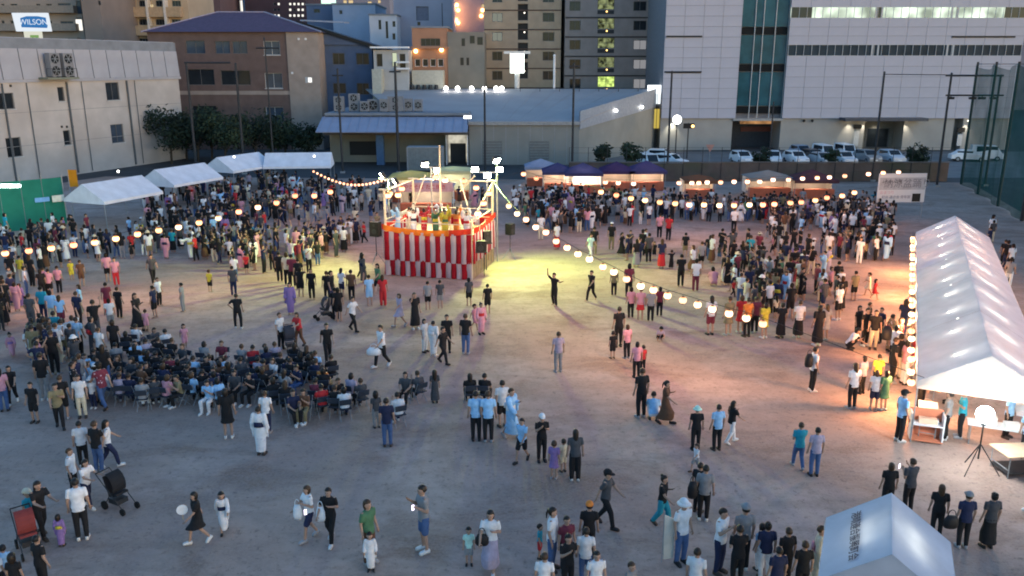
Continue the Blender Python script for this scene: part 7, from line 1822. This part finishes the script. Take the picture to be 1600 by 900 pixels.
MB().tube((0, -.006, .16), (0, .006, .16), .14, n=16).build('fan_blade', M_bagw, t); MB().tube((0, 0, -.12), (0, 0, .03), .012, n=6).build('handle', M_wood, t)
g = at(1046, 872); t = empty('banner_sheet', V((g.x - .08, g.y - .2, .12)), R(15), 'white folded banner sheet carried beside the bucket hat', 'banner')
MB().slab([(-.12, 0, 0), (.14, 0, 0), (.1, -.05, 1.1), (-.16, -.03, 1.25)], .03).build('cloth', mat('banner_cloth', (.6, .58, .52), .8), t); MB().tube((-.16, .02, -.1), (-.16, -.02, 1.35), .012, n=6).build('rod', M_metal, t)
for px, py, z, lb in ((477, 800, 1.05, 'lit phone held by the walker in navy shorts'), (645, 793, 1.38, 'pale phone held out by the grey tee and blue shorts'), (1405, 728, 1.62, 'phone held up behind the small tent')):
    g = at(px, py, z); t = empty('phone', g, R(30), lb, 'phone'); MB().box(-.04, .04, -.006, .006, -.08, .08).build('case', M_black, t); MB().box(-.035, .035, -.009, -.0065, -.075, .075).build('screen', glow('phone_screen', (.9, .8, 1), 3), t)
def stroller(px, py, rz, seatc, label):
    t = empty('pushchair', at(px, py), rz, label, 'pushchair'); m = mat('pushchair_cloth_%d' % int(seatc[0] * 1000), seatc, .8, .15, 6)
    MB().obox((0, .05, .48), (.19, 0, 0), (0, .17, -.04), (0, .01, .03)).build('seat', m, t); MB().obox((0, .28, .72), (.19, 0, 0), (0, .09, .26), (0, .02, -.008)).build('backrest', m, t)
    hd = MB(); n = 6
    for k in range(n):
        a0, a1 = k * .3 + .2, (k + 1) * .3 + .2; f = lambda a, x: (x, .3 - .34 * math.sin(a), .72 + .38 * math.cos(a))
        hd.quad(f(a0, -.21), f(a0, .21), f(a1, .21), f(a1, -.21))
    hd.build('hood', m, t)
    fr = MB()
    for sx in (-1, 1): fr.tube((sx * .22, .62, 1.02), (sx * .22, -.34, .16), .014, n=5); fr.tube((sx * .22, .1, .54), (sx * .22, .36, .14), .014, n=5)
    fr.build('frame', M_dark, t); MB().tube((-.22, .62, 1.02), (.22, .62, 1.02), .018, n=6).build('handle', M_black, t)
    for sx in (-1, 1):
        for y, r_ in ((-.36, .1), (.38, .13)): MB().tube((sx * .21, y, r_), (sx * .26, y, r_), r_, n=12).build('wheel', M_tyre, t)
    MB().box(-.17, .17, -.1, .28, .2, .34).build('basket', M_dark, t)
stroller(190, 795, R(62), (.014, .014, .016), 'black pushchair with a small child alone in the near left open ground')
stroller(48, 862, R(40), (.22, .04, .035), 'dark pushchair with a red seat in the near left corner')
stroller(506, 498, R(-60), (.03, .03, .035), 'dark pushchair standing before the stage left of a black dress')
stroller(455, 548, R(30), (.04, .04, .05), 'low pushchair between a white shirt and red top')

bpy.data.scenes.remove(SCRATCH)
